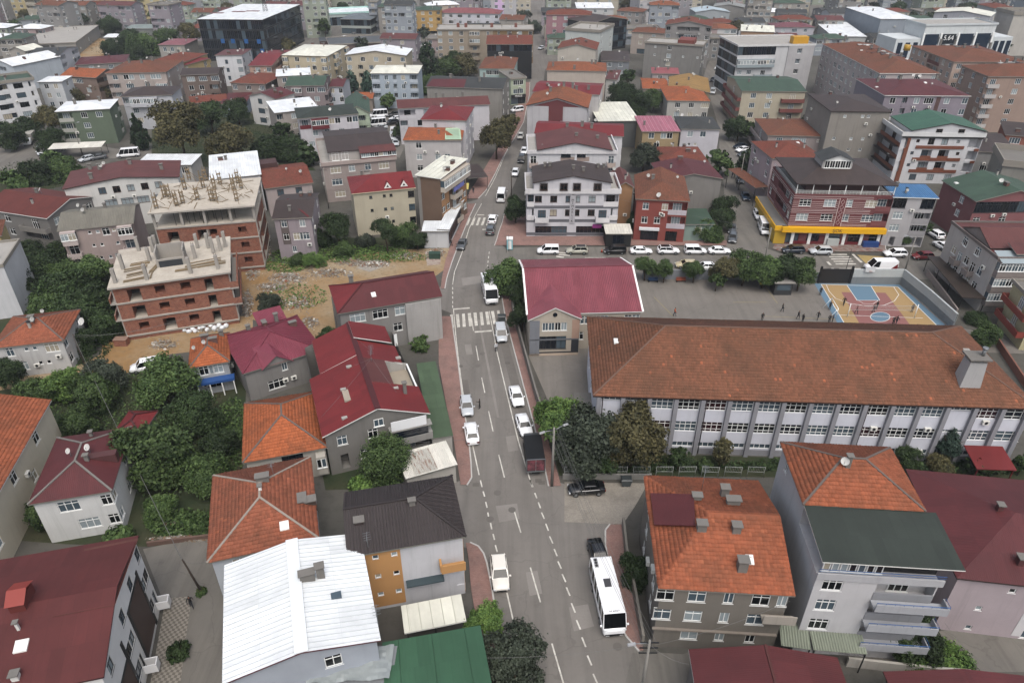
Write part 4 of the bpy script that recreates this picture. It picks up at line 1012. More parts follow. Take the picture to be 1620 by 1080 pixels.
b = QB('green_lean_to','long green flat lean-to along the brick pavement beside the big red roof','shed',(682,695),(717,690),(694,573),3.0,'#a6a39b','monoB',S_LEAN,.15,right=['........'],fas=FG,inset=.15)
b = QB('rusty_shed','white corrugated shed roof with one rusty sheet at the pavement corner','shed',(642,759),(724,736),(717,698),2.9,'#a8a49a','monoB',S_OLD,.35,fas=FG,inset=.2)
x,y,z = b.on(667,724); mb = MB(); z0 = b.rz(x,-b.D / 2 + .3); z1 = b.rz(x,b.D / 2 - .4)
mb.slope([(x - 1.5,-b.D / 2 + .2,z0 + .04),(x + 1.3,-b.D / 2 + .2,z0 + .04),(x + 1.3,b.D / 2 - .5,z1 + .04),(x - 1.5,b.D / 2 - .5,z1 + .04)]); mb.obj('rusty_sheet',[S_RUST],b.roofobj)
t = Bld('white_canopy','white panelled canopy over a yard below the ochre-striped facade','canopy',(640,1003),(738,983),(733,942),3.2,far=False)
t.roof('monoB',S_CREAM,.2,ribs=1.1,fascia=FW); mb = MB()
for sx in (-1,0,1):
 for sy in (-1,1): mb.beam((sx * (t.W / 2 - .3),sy * (t.D / 2 - .3),0),(sx * (t.W / 2 - .3),sy * (t.D / 2 - .3),t.z),.1)
mb.obj('post_frame',[DARKMETAL],t.root)
b = QB('green_roofed_building','low building with broad green sheet roof cut off by the lower photo edge','building',(779,1090),(760,990),(606,1040),5.0,'#7f858a','monoF',S_GREEN,.3,mode='R',right=['w.w','...'],ribs=3.0,fas=FW)
b = Bld('red_roofed_house','grey house under a stepped bright red roof with a tiled roof terrace facing the road','house',(510,693),(681,655),(657,516),6.4,far=False,wallc='#7e7b75',dirt=.5)
W,D,z = b.W,b.D,b.z; rx = -W / 2 + W * .52; rise = 2.5
def rpanel(x0,x1,y0,y1,zz0,zz1,m,nm):
 mb = MB(); t_ = .15
 q = [Vector((x1,y0,zz1)),Vector((x1,y1,zz1)),Vector((x0,y1,zz0)),Vector((x0,y0,zz0))]
 if x0 < x1 and zz0 > zz1: mb.slope([p + Vector((0,0,t_)) for p in q])
 else: mb.slope([p + Vector((0,0,t_)) for p in (q[2],q[3],q[0],q[1])])
 mb.poly([p for p in (q if zz0 <= zz1 else reversed(q))],1)
 for i in range(4): mb.poly([q[i],q[(i + 1) % 4],q[(i + 1) % 4] + Vector((0,0,t_)),q[i] + Vector((0,0,t_))],1)
 o = mb.obj(nm,[m,FW],b.root)
 return o
yk = b.px(512,597,z)[1]
ro = rpanel(-W / 2,rx,-D / 2,yk,z,z + rise,S_RED,'roof_slope')
rpanel(-W / 2 + 1.5,rx,yk + .003,D / 2,z + .55,z + rise + .1,S_RED,'roof_slope')
ya = b.px(665,612,z)[1]; yb = b.px(663,572,z)[1]
rpanel(rx,W / 2,-D / 2,ya,z + rise,z,S_RED,'roof_slope'); ym = yb + (D / 2 - yb) * .5; rpanel(rx,W / 2 - .8,yb,ym,z + rise,z + .1,S_RED,'roof_slope'); rpanel(rx,W / 2 - 1.2,ym + .003,D / 2,z + rise + .35,z + .8,S_RED,'roof_slope')
rpanel(rx,rx + (W / 2 - rx) * .5,ya + .003,yb - .003,z + rise,z + rise * .5,S_MAR2,'roof_slope')
mb = MB(); mb.beam((rx,-D / 2 - .05,z + rise + .2),(rx,D / 2 + .05,z + rise + .2),.7,.14); mb.obj('ridge_cap',[S_MAR],b.root)
mb = MB(); mb.box(rx + (W / 2 - rx) * .45,W / 2 - .3,ya,yb,z - .9,z - .8); mb.obj('terrace_floor',[wall('#a3967f',.2)],b.root)
mb = MB(); mb.box(W / 2 - .34,W / 2 - .12,ya,yb,z - 1.6,z + .1); mb.obj('terrace_parapet',[PVC],b.root)
xt = rx + (W / 2 - rx) * .5; TW = wall('#a8a49c',.4); sl_ = lambda x: z + rise * (1 - (x - rx) / (W / 2 - rx)) - .02
for yy,t_ in ((ya,-.15),(yb,.15)): mb = MB(); y0_,y1_ = sorted((yy,yy + t_)); mb.hexa([(xt,y0_,z - .9),(W / 2 - .1,y0_,z - .9),(W / 2 - .1,y1_,z - .9),(xt,y1_,z - .9)],[(xt,y0_,sl_(xt)),(W / 2 - .1,y0_,sl_(W / 2 - .1)),(W / 2 - .1,y1_,sl_(W / 2 - .1)),(xt,y1_,sl_(xt))]); mb.obj('terrace_side_wall',[TW],b.root)
mb = MB(); mb.box(xt - .2,xt,ya,yb,z - .9,sl_(xt) - .02); mb.obj('terrace_back_wall',[TW],b.root)
b.rf = ('gableV',z + .15,rise,-W / 2,W / 2,-D / 2,D / 2); b.roofobj = ro
b.gables = [[(-W / 2 + .35,-D / 2 + .35,z),(W / 2 - .35,-D / 2 + .35,z),(W / 2 - .35,-D / 2 + .35,z + .1),(rx,-D / 2 + .35,z + rise),(-W / 2 + .35,-D / 2 + .35,z + .1)],[(W / 2 - .35,D / 2 - .35,z),(-W / 2 + .35,D / 2 - .35,z),(rx,D / 2 - .35,z + rise)]]
b.side('front',['.w..w.....','.G.w..bbbb'],z1=z,bal=wall('#8b8984')); b.side('right',['...w..','w.w.w.']); b.walls()
M,Wf = b.frame('front'); mb = MB(); mb.box(Wf * .6,Wf + .3,-1.2,-.003,3.2,4.3); mb.box(Wf * .6,Wf + .3,-1.2,-.003,5.4,5.55); b.part('balcony',mb,wall('#93918b'),M)
mb = MB(); mb.box(Wf * .62,Wf * .97,-1.1,-1.02,5.6,7.0); b.part('white_tarpaulin',mb,plain('tarp_white','#c8cacc',.6),M)
b.window(M,Wf * .47,6.1,1.2,1.1,dy=-.05); mb = MB(); mb.box(Wf * .64,Wf * .98,-1.22,-1.15,4.3,5.35); b.part('glazed_balcony_front',mb,G_BLACK,M)
for p_ in ((630,566),(552,580),(543,616),(545,661),(626,614)): b.skylight(p_,.7,.45,CONC_LIGHT,'vent_hatch')
b.skylight((548,626),.8,2.4,wall('#a89a84'),'patched_hatch'); b.chimney((641,622),.5,.5,1.9,CONC); b.chimney((626,538),.5,.5,1.5,PVC); b.aerial((588,572),1.6); b.aerial((588,560),1.2)
# ================= east of the road, near =================
b = QB('tan_apartment_house','tan apartment house with patched orange tile roof and maroon sheet by the parked bus','apartment house',(1041,932),(1258,944),(1207,763),8.8,'#7d766b','hipL',TL_OR,2.4,front=['W..W..w..W.w','W..W..w..W..','...W..w..w..'],left=['.w..w.','.w..w.','.w..w.'],laid=TL_OR,cap=None,sh=2.75,dirt=.45)
def roofpatch(b,pts,m,name,lift=.12):
 q = [Vector(b.on(*p)) + Vector((0,0,lift)) for p in pts]; mb = MB(); mb.slope(q); mb.poly([p - Vector((0,0,.1)) for p in reversed(q)])
 for i in range(4): mb.poly([q[i] - Vector((0,0,.1)),q[(i + 1) % 4] - Vector((0,0,.1)),q[(i + 1) % 4],q[i]])
 return mb.obj(name,[m],b.roofobj)
roofpatch(b,((1034,836),(1099,838),(1096,788),(1028,786)),S_MAR,'maroon_sheet',.6)
for p_,w_,d_,h_ in (((1145,784),.9,.8,1.3),((1159,797),1.5,.8,.7),((1164,840),.9,.8,.9),((1173,900),1.0,.9,1.4),((1102,790),1.0,.7,.6),((1109,838),1.0,.8,1.0)): b.chimney(p_,w_,d_,h_)
b.skylight((1186,886),.7,.9); b.aerial((1110,775),3.0)
M,W = b.frame('front'); mb = MB(); mb.box(-.25,W * .99,-.25,-.003,2.9,3.05); b.part('floor_ledge',mb,wall('#8c8072'),M)
mb = MB(); mb.box(W * .82,W + .9,-.8,-.003,5.6,5.75); mb.box(W * .82,W + .9,-.86,-.76,5.5,6.6); b.part('balcony',mb,wall('#a39a8c'),M)
b.acunit('left',.5,4.2); b.acunit('left',.7,6.4)
b = QB('white_apartment_house','tall white apartment house with tiled hip and dark green terrace roof and blue balconies','apartment house',(1270,800),(1464,811),(1409,710),13.6,'#b5b5b8','hipU',TL_OR,2.1,left=['.n....','......'],laid=TL_OR,cap=MORTAR,dirt=.3,inset=.3,sh=2.75)
b.chimney((1340,738),.5,.5,1.5); b.dish((1334,740),.4)
Lx = b.px(1292,884,13.6); yf = Lx[1]; zf = 13.6
mb = MB(); x0,x1 = -b.W / 2,b.W / 2; D2 = -b.D / 2
xa,xb = x0 + .1,x1 + .9
mb.slope([(xa,yf,zf - .3),(xb,yf,zf - .3),(xb,D2 - .003,zf + .12),(xa,D2 - .003,zf + .12)]); mb.poly([(xa,D2 - .003,zf),(xb,D2 - .003,zf),(xb,yf,zf - .42),(xa,yf,zf - .42)],1)
mb.poly([(xa,yf,zf - .42),(xb,yf,zf - .42),(xb,yf,zf - .3),(xa,yf,zf - .3)],1); mb.poly([(xb,yf,zf - .42),(xb,D2 - .003,zf),(xb,D2 - .003,zf + .12),(xb,yf,zf - .3)],1); mb.poly([(xa,D2 - .003,zf),(xa,yf,zf - .42),(xa,yf,zf - .3),(xa,D2 - .003,zf + .12)],1)
mb.obj('terrace_roof',[S_DGREEN,FW],b.root)
c = b; bw = (b.W - .6); yw = yf + .5; dep = -b.d / 2 - yw
fr = MB(); wm = b.wm; sub = Bld.__new__(Bld); sub.__dict__.update(b.__dict__); sub.mb = MB(); sub.mats = [wm]; sub.gables = None; sub.done = set(); sub.rng = random.Random(4); sub.trim = None
def fframe(side):
 if side == 'front': return Matrix.Translation((-bw / 2,yw,0)),bw
 if side == 'left': return Matrix.Translation((-bw / 2,-c.d / 2 - .002,0)) @ Matrix.Rotation(R(-90),4,'Z'),dep
 return Matrix.Translation((bw / 2,yw,0)) @ Matrix.Rotation(R(90),4,'Z'),dep
sub.frame = fframe; sub.z = 11.0
BLUE = plain('blue_rail','#2f5f9c',.5)
sub.side('front',['.W...bbbbb','.W...bbbbb','.W...bbbbb','.G.GGG...'],z1=11.0,bal=wall('#8d9096',.3)); sub.side('left',['....'] * 3,z1=11.0); sub.side('right',['....'] * 3,z1=11.0)
sub.mb.poly([(-bw / 2,yw,11),(bw / 2,yw,11),(bw / 2,-c.d / 2,11),(-bw / 2,-c.d / 2,11)])
sub.mb.obj('lower_wall',sub.mats,b.root)
M,W = fframe('front')
for i,zz in enumerate((11.0,8.25,5.5)):
 e = .9 if i else 1.0; mb = MB(); mb.box(W * .5,W + e,-1.15,-.003,zz - 2.86,zz - 2.7); mb.box(W * .5,W + e,-1.2,-1.1,zz - 2.9,zz - 2.0); mb.box(W + e - .1,W + e,-1.1,-.003,zz - 2.9,zz - 2.0)
 if i < 3: b.part('balcony',mb,wall('#9fa3aa',.3),M)
 mb = MB(); mb.tube([(W * .5,-1.15,zz - 1.78),(W + e,-1.15,zz - 1.78),(W + e,-.1,zz - 1.78)],.035,5)
 for k in range(9): mb.tube([(W * .5 + k * (W * .5 + e) / 8,-1.15,zz - 2.0),(W * .5 + k * (W * .5 + e) / 8,-1.15,zz - 1.78)],.02,4)
 b.part('balcony_rail',mb,BLUE,M)
mb = MB(); mb.box(-.05,W + .3,-.15,-.003,10.6,11.4); b.part('terrace_parapet',mb,wall('#a9abb0',.3),M)
mb = MB(); mb.tube([(0,-.1,11.9),(W + .3,-.1,11.9)],.035,5); mb.tube([(0,-.1,11.65),(W + .3,-.1,11.65)],.025,5); b.part('terrace_rail',mb,BLUE,M)
for k in range(7): sub.window(M,.3 + k * W * .5 / 7,11.5,W * .5 / 7 - .12,1.5,dy=.15)
mb = MB(); mb.box(W * .55,W,.9,1.0,11.0,13.1); b.part('terrace_back',mb,BLK,M)
b = QB('pink_house','pale pink house under a wide plain maroon roof next to the white tall house','apartment house',(1513,916),(1432,743),25,7.7,'#ab9aa0','hip',S_MAR,2.0,mode='L',front=['..s....s..s.','.s..W...W..W','.s..W...W..W'],left=['...','...'],fas=FB,dirt=.3,trim=None)
b.chimney((1580,806),.6,.6,.7,plain('maroon_stack','#59302f',.7)); b.chimney((1612,890),.6,.8,.8,plain('maroon_stack','#59302f',.7))
M,W = b.frame('front')
for x_ in (.35,.685,.93): b.panel('front',x_ - .06,x_ + .1 if x_ < .9 else 1,.4,6.0,wall('#c4c2c4',.2),'painted_panel')
b.acunit('front',.56,2.4)
QB('maroon_shed','low building with maroon gabled sheet roof at the lower photo edge near the utility wires','building',(1089,1028),(1324,1041),16,5.2,'#7c7672','gableV',S_MAR,1.2,mode='Bk',fas=FW,cap=S_MAR2,left=['...','...'])
QB('maroon_shed','low maroon roof cut off by the lower photo edge below the ivy wall','building',(1396,1063),(1640,1072),9,4.6,'#6f6a68','gableV',S_MAR,.8,mode='Bk',fas=FB)
for lab,q4 in (('pale corrugated lean-to roof in two sheets under the white tall house',((1236,1021),(1283,1028),(1281,996))),('pale corrugated lean-to roof reaching towards the ivy',((1287,1028),(1372,1035),(1367,1000)))):
 t = Bld('corrugated_lean_to',lab,'lean-to',q4[0],q4[1],q4[2],2.9,far=False); t.roof('monoB',S_PALE,.5,ribs=.25,fascia=FG,th=.05); mb = MB()
 for sx in (-1,1):
  for sy in (-1,1): mb.beam((sx * (t.W / 2 - .1),sy * (t.D / 2 - .1),0),(sx * (t.W / 2 - .1),sy * (t.D / 2 - .1),t.z + (.4 if sy > 0 else -.05)),.09)
 mb.obj('post_frame',[DARKMETAL],t.root)
# ================= school =================
b = Bld('school_building','long white and grey school building under a huge brown tiled hipped roof','school',(938,628),(1642,649),(929,503),9.0,far=False,wallc='#c6cad8',dirt=.2,sh=3.5,inset=.5)
b.roof('hip',TL_SCH,4.6,laid=TL_SCH,cap=wall('#7d5a46',.5),th=.2,fascia=FB)
b.style = 'grid'; b.far = False
n = 16; M,W = b.frame('front'); bw = W / n; op = []
GP = wall('#8f9098',.3)
for k in range(n):
 cx = (k + .5) * bw
 for zz,h in ((7.1,1.6),(3.65,1.6),(1.15,.75)):
  w = 2.75
  if k in (0,1,n - 3) and h > 1: zz,h,w = zz + 1.15,.42,2.9
  if k == n - 1 and h > 1: w = 4
  op.append((cx - w / 2,cx + w / 2,zz,zz + h,.15))
  b.window(M,cx - w / 2,zz,w,h,style='grid' if h > 1 else '',gm=G_MID if h < 1 else [G_BLACK,G_DARK,G_MID,plain('glass_dark_red','#3a1c22',.1),G_MID][b.rng.randrange(5)],dy=.1)
xs = sorted({0,W,*[t for o in op for t in o[:2]]}); T = lambda x,y,z: M @ Vector((x,y,z))
def cutwall(b,M,W,z0,z1,op,mi=0,mr=None):
 mr = mi if mr is None else mr
 xs = sorted({0,W,*[t for o in op for t in o[:2]]}); zs = sorted({z0,z1,*[t for o in op for t in o[2:4]]}); T = lambda x,y,z: M @ Vector((x,y,z))
 for a in range(len(zs) - 1):
  for c in range(len(xs) - 1):
   cx,cz = (xs[c] + xs[c + 1]) / 2,(zs[a] + zs[a + 1]) / 2
   if not any(o[0] < cx < o[1] and o[2] < cz < o[3] for o in op): b.mb.poly([T(xs[c],0,zs[a]),T(xs[c + 1],0,zs[a]),T(xs[c + 1],0,zs[a + 1]),T(xs[c],0,zs[a + 1])],mi)
 for x0,x1,a0,a1,d in op:
  q = [(x0,a0),(x1,a0),(x1,a1),(x0,a1)]
  for t in range(4):
   (xa,za),(xb,zb) = q[t],q[(t + 1) % 4]; b.mb.poly([T(xa,0,za),T(xa,d,za),T(xb,d,zb),T(xb,0,zb)],mi)
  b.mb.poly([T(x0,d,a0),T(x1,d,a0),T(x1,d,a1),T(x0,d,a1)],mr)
cutwall(b,M,W,0,9.0,op); b.done.add('front')
b.style = ''
b.side('left',['.w.w.w.','.w.w.w.','']); b.side('back',['.w' * 14,'.w' * 14]); b.walls()
for k in range(n + 1):
 mb = MB(); x = min(max(k * bw,.3),W - .3); mb.box(x - .27,x + .27,-.45,-.003,0,8.95); b.part('pilaster',mb,GP,M)
 if k in (0,4,10,14): mb = MB(); mb.tube([(x + .5,-.1,.1),(x + .5,-.1,8.9)],.06,6); b.part('downpipe',mb,plain('downpipe_dark','#2e1d20',.5),M)
for k in range(n): mb = MB(); mb.box(k * bw + .36,(k + 1) * bw - .36,-.06,-.004,0,.95); b.part('plinth',mb,GP,M)
for k,zz in ((12,1.4 + .0),(12,5.0),(14,6.4),(10,4.9)): b.acunit('front',(k + .45) / n,zz)
x,y,z = b.on(1530,602); mb = MB(); mb.hexa([(x - 1.3,y - 1.0,z - 1),(x + 1.3,y - 1.0,z - 1),(x + 1.3,y + 1.0,z - 1),(x - 1.3,y + 1.0,z - 1)],[(x - 1.0,y - .8,z + 3.2),(x + 1.0,y - .8,z + 3.2),(x + 1.0,y + .8,z + 3.2),(x - 1.0,y + .8,z + 3.2)])
o = mb.obj('chimney',[wall('#a3a4a4',.4)],b.roofobj); mb = MB(); mb.box(x - 1.3,x + 1.3,y - 1.1,y + 1.1,z + 3.6,z + 3.8)
for sx in (-.8,.8):
 for sy in (-.6,.6): mb.box(x + sx - .15,x + sx + .15,y + sy - .15,y + sy + .15,z + 3.2,z + 3.6)
mb.obj('chimney_cap',[CONC],o); mb = MB(); mb.tube([(x + .6,y,z + 3.8),(x + .6,y,z + 4.7)],.22,8); mb.tube([(x + .6,y,z + 4.7),(x + .6,y,z + 4.95)],.34,8); mb.obj('flue_pipe',[METAL],o)
b.skylight((977,540),1.0,1.2); b.skylight((1527,556),1.4,1.2,CONC_LIGHT,'roof_hatch')
M,W = b.frame('left'); mb = MB(); mb.box(W * .55,W * .95,-2.4,-.003,3.0,3.2); b.part('entrance_canopy',mb,CONC,M)
mb = MB(); mb.box(W * .93,W * .95,-2.4,-.003,0,2.99); b.part('entrance_wall',mb,CONC,M)
M,W = b.frame('front'); mb = MB(); mb.slope([(W * .88,-4.2,2.6),(W * .97,-4.2,2.6),(W * .97,-.46,3.2),(W * .88,-.46,3.2)]); mb.poly([(W * .88,-.46,3.1),(W * .97,-.46,3.1),(W * .97,-4.2,2.5),(W * .88,-4.2,2.5)]); mb.beam((W * .885,-4,0),(W * .885,-4,2.5),.12); mb.beam((W * .965,-4,0),(W * .965,-4,2.5),.12); b.part('porch_roof',mb,S_RED,M)
b = Bld('school_annex','grey and cream school annex under a ribbed rose-red roof with projecting front gable','school',(834,499),(1017,494),(1004,408),6.6,far=False,wallc='#b5a893',dirt=.2,inset=.3)
b.roof('gableU',S_GYM,3.2,ribs=.3,ribm=S_GYM,fascia=FW,cap=S_GYM)
b.side('front',['......wwww..ww','......w.w.w...'],wm=None); b.side('right',['.w.w.','.w.w.']); b.walls()
mb = MB()
for sx in (-1,1):
 for sy in (-1,1): mb.beam((sx * (b.W / 2 + .02),sy * b.D / 2,6.7),(sx * (b.W / 2 + .02),0,9.9),.28,.22)
mb.obj('verge_trim',[plain('verge_white','#e0e0de',.5)],b.roofobj)
x0 = -b.W / 2; x1 = b.px(921,506,6.6)[0]; y0 = b.px(833,506,6.6)[1]; y0 = min(y0,-b.D / 2 - 1.5); yb_ = -b.d / 2; zz = 6.6; xm = (x0 + x1) / 2; rs = 2.1
mb = MB(); t_ = .16; yr = -b.D / 2 + rs / (3.2 / (b.D / 2))
for s_ in (0,1):
 xe = x1 if s_ else x0; q = [(x1,y0 - .3,zz),(x1,-b.D / 2,zz),(xm,yr,zz + rs),(xm,y0 - .3,zz + rs)] if s_ else [(x0,-b.D / 2,zz),(x0,y0 - .3,zz),(xm,y0 - .3,zz + rs),(xm,yr,zz + rs)]
 q = [Vector(p) + Vector((0,0,t_)) for p in q]; mb.slope(q); mb.poly([p - Vector((0,0,t_)) for p in reversed(q)],1)
 for i in range(4): mb.poly([q[i] - Vector((0,0,t_)),q[(i + 1) % 4] - Vector((0,0,t_)),q[(i + 1) % 4],q[i]],1)
o = mb.obj('wing_roof',[S_GYM,FW],b.root)
wx0,wx1 = x0 + .3,x1 - .3; s2 = Bld.__new__(Bld); s2.__dict__.update(b.__dict__); s2.mb = MB(); s2.mats = [b.wm]; s2.done = set(); s2.rng = random.Random(9); s2.z = zz
def wframe(side):
 if side == 'front': return Matrix.Translation((wx0,y0,0)),wx1 - wx0
 if side == 'right': return Matrix.Translation((wx1,y0,0)) @ Matrix.Rotation(R(90),4,'Z'),yb_ - y0
 return Matrix.Translation((wx0,yb_,0)) @ Matrix.Rotation(R(-90),4,'Z'),yb_ - y0
s2.frame = wframe; s2.side('front',['..wwww..','.XXXXX..']); s2.side('right',['.']); s2.side('left',['.'])
s2.mb.poly([(wx0,y0,zz),(wx1,y0,zz),(xm,y0,zz + rs - .1)]); s2.mb.obj('wing_wall',s2.mats,b.root)
M,W = wframe('front'); s2.root = b.root
for x_,w_,z0_,z1_,m_ in ((0,.2,.1,6.5,wall('#7d828b',.3)),(.85,.15,3.1,6.5,wall('#b98f74',.2)),(0,1,.05,.5,wall('#c2a98e',.2)),(0,1,2.9,3.15,wall('#6d7179',.3)),(.2,.65,.5,.75,wall('#3a3d42',.2)),(.85,.15,.5,2.9,wall('#3a3d42',.2))):
 mb = MB(); mb.box(W * x_ + .002,W * (x_ + w_) - .002,-.05,-.003,z0_,z1_); b.part('painted_panel',mb,m_,M)
mb = MB(); mb.tube([(W * .5,-.02,7.5),(W * .5,-.12,7.5)],.35,14); b.part('round_vent',mb,G_BLACK,M)
b.panel('right',.0,.2,0,6.5,wall('#7d828b',.3)); M,W = b.frame('right'); mb = MB(); mb.box(W * .35,W * .5,-.8,-.003,3.4,6.4); mb.slope([(W * .33,-.95,6.4),(W * .52,-.95,6.4),(W * .52,-.003,6.9),(W * .33,-.003,6.9)],1); b.part('side_bay',mb,[PVC,S_GYM],M)
# ================= street corner, middle distance =================
AH = 'apartment house'
b = QB('white_apartment_house','white and grey apartment house with vertical lettering above shops on the junction',AH,(831,306),(983,306),10.5,9.8,'#bcbbc2','flat',CONC_LIGHT,.9,front=['bw.w.ww.w.bb','bBBw.ww.wBBb','.SSSS.SSSS.'],left=['w.w','b.b',''],right=['w.w','b.b',''],band=wall('#6c6d75'),fm=PVC_BROWN,fas=wall('#c6c4c6'),sh=3.0,bal=wall('#c8c6c8'))
x0,x1 = b.px(845,290,12)[0],b.px(969,295,12)[0]; rt = b; y0,y1 = -b.D / 2 + .05,b.D / 2 - .5
mb = MB(); mb.box(x0,x1,y0,y1,9.95,12.0,skip='ud'); xm = (x0 + x1) / 2; mb.poly([(x0,y0,12),(x1,y0,12),(xm,y0,13.5)]); mb.poly([(x1,y1,12),(x0,y1,12),(xm,y1,13.5)]); mb.obj('attic_wall',[b.wm],b.root)
M = Matrix.Translation((x0,y0 - .1,0)); w_ = x1 - x0; b.trim = wall('#6d6a6e',.2)
for f in (.12,.38,.55,.82): b.window(M,w_ * f - .6,10.5,1.4,1.4,dy=0,gm=G_DARK)
b.trim = None
b.roof('gableV',S_CHOC,1.5,box=(x0 - .3,x1 + .3,y0 - .35,y1 + .3),z=12.0,fascia=FB,name='attic_roof'); b.gables = None
for p_ in ((862,263),(870,263),(907,267),(946,265),(955,265),(923,270)): b.chimney(p_,.6,.6,.7)
M,W = b.frame('front'); mb = MB(); mb.box(W * .47,W * .53,-.14,-.003,3.0,12.9); b.part('sign_strip',mb,wall('#a9a8ae',.2),M)
LET = plain('lettering_dark','#3a3436',.6); zz = 12.2
for ch in 'GÜLLÜ MİMARLIK':
 if ch != ' ': text(ch,b.root,(-b.w / 2 + W * .5,-b.d / 2 - .16,zz),.72,LET)
 zz -= .66
mb = MB(); mb.box(W * .73,W * .83,-.5,-.35,2.2,3.0); b.part('shop_sign',mb,plain('sign_magenta','#8c2f7a',.5),M)
b = QB('white_apartment_house','white apartment house with brown front gable and dark stairwell glazing behind the lettered one',AH,(834,243),(978,243),13,12.2,'#c0c0c4','flat',CONC_LIGHT,.7,front=['B.......B','B..s..s.B','B..s..s.B','B..s..s.B'],right=['w.w.','w.w.','w.w.'],bal=wall('#b39f92'),fas=wall('#c6c4c6'))
x0,x1 = b.px(851,236,12.4)[0],b.px(966,239,12.4)[0]; y0,y1 = -b.D / 2 + .05,b.D / 2
mb = MB(); mb.box(x0,x1,y0,y1,12.3,12.9,skip='ud'); xm = (x0 + x1) / 2; mb.poly([(x0,y0,12.9),(x1,y0,12.9),(xm,y0,14.6)]); mb.obj('attic_wall',[b.wm],b.root)
b.roof('gableV',S_MAR2,1.7,box=(x0 - .3,x1 + .3,y0 - .35,y1),z=12.9,fascia=FB,name='attic_roof'); b.gables = None
M,W = b.frame('front')
for f in (.38,.55):
 for z_ in (11.3,8.4,5.5): b.window(M,W * f - .2,z_,2.2,1.6,fm=PVC_DARK,gm=G_BLACK,dy=-.08)
 for z_ in (10.3,7.4): b.panel('front',f - .015,f + .145,z_,z_ + 1.0,wall('#a58d80'),'spandrel')
b.panel('front',.525,.55,4,13.8,wall('#d0d0d4'),'white_fin',.2)
for p_ in ((912,215),(945,219)): b.chimney(p_,.7,.6,.6)
QB('white_apartment_house','white house with broad crimson roof tucked behind the brown front gable',AH,(845,212),(987,217),(995,197),12.6,'#c2c2c6','gableU',S_RED,1.0,right=['bw','bw','bw'],ch=[(897,203),(921,200),(936,203)],front=['...','...'])
b = QB('gabled_block','orange-roofed block with a blank white gable split by a red field beside the road',AH,(832,168),(931,172),15,13.2,'#b0aeb2','gableV',T_OR,2.3,right=['bb.w','bb.w','bb.w','w.w.'],front=['......','...s..','......'],fas=FB,ch=[(871,145),(892,137),(906,138)],dirt=.6)
b.panel('front',.36,.6,.5,13.3,wall('#7e3236',.3),'painted_panel'); mb = MB(); mb.poly([(-b.w / 2 + 1.6,-b.d / 2 - .02,13.3),(b.w / 2 - 1.6,-b.d / 2 - .02,13.3),(0,-b.d / 2 - .02,15.1)]); b.part('painted_gable',mb,wall('#7e3236',.3))
QB('crimson_roofed_block','block with crimson roof and chimneys behind the red-fielded gable',AH,(842,146),(949,151),(952,133),12.6,'#b4b0b0','gableU',S_RED,.9,right=['w.','w.'],ch=[(912,143),(931,142)])
QB('beige_block','beige blank-walled block with hipped orange roof along the road',AH,(864,112),(960,114),(950,100),12,'#b3a596','hip',T_OR,1.6,right=['w.w','w.w'],front=['....'],ch=[(875,105),(909,103),(936,101),(942,101)])
QB('beige_block','narrow beige gable with orange roof behind the hipped beige block',AH,(881,78),(944,80),16,12.5,'#b2aa9c','gableV',T_RED,1.8,front=['...','...'])
QB('pale_block','pale grey-white block with roof terrace behind the narrow beige gable',AH,(893,48),(950,52),(955,40),14.5,'#b2bab6','flat',CONC_LIGHT,1.0,right=['w.w','w.w','w.w'],front=['....','....'])
QB('pink_block','dusty pink four-storey block with brown-red roof at the far crossroads',AH,(863,24),(937,25),13,14,'#a5707a','hip',T_RED,1.8,front=['.w.w.w.w','.w.W.w.w','.w.W.w.w','.w.W.w.w'],left=['w.w','w.w','w.w'],trim=None)
b = QB('black_glass_block','black glazed corner block with brown roof behind the beige gable','office block',(938,38),(994,31),18,12.5,'#2b2d31','gableV',S_CHOC,1.8,front=['XXXX','XXXX','XXXX','XXXX'],right=['XXX','XXX','XXX'],sh=3.0)
QB('beige_block','beige house with hipped brown roof between black glazed block and grey tower',AH,(998,51),(1051,54),13,9.2,'#aa9c90','hip',T_BR,1.5,front=['.w.w.','.w.w.','.SSS.'])
QB('low_block','low grey-blue building with flat dark brown roof below the black glazed block','building',(950,97),(997,98),(995,84),6,'#7b828a','monoB',S_CHOC,.5,front=['.w.w.','.w.w.'])
QB('low_block','tiny house with maroon roof and white side wall next to the beige hipped block','house',(957,126),(977,127),(980,114),8,'#b5b5b2','monoB',S_MAR2,.5,front=['.n','.n'])
b = QB('grey_block','raw grey concrete-sided block with a small red roof box',AH,(1019,68),(1113,74),11,13.2,'#86847f','flat',ROOFSLAB,.6,front=['.s.w....','.s.w.s.s','...w....','........'],right=['w.w','w.w','w.w'],dirt=.6)
b.block('roof_box',(1.5,7.5,-b.D / 2 + .4,b.D / 2 - 3,13.2,15),plain('red_tin','#7a3c32',.7))
QB('grey_apartment_house','grey apartment house with red gabled attic behind the raw concrete block',AH,(1052,40),(1127,43),14,16,'#8d8a88','gableV',T_RED,1.8,front=['b.bbbb.b','w.bWW.w','w.bWW.w','w.bWW.w'],right=['w.w','w.w','w.w'],left=['w.w'])
QB('pink_roofed_house','small house with faded pink sheet roof below the raw concrete block','house',(1031,117),(1075,118),7,6,'#a39a98','monoB',sheet('#9a5a5e',.3),.8,front=['.w.w.','.w.w.'])
QB('tiled_house','low house with plain orange tiles beside the mustard roof','house',(1016,141),(1058,142),(1058,125),4.5,'#a7998a','gableU',T_NEW,1.0)
QB('mustard_roofed_house','house with mustard yellow sheet roof at the narrow street','house',(1057,145),(1124,148),(1112,124),6,'#9c8a66','gableV',S_MUST,1.4)
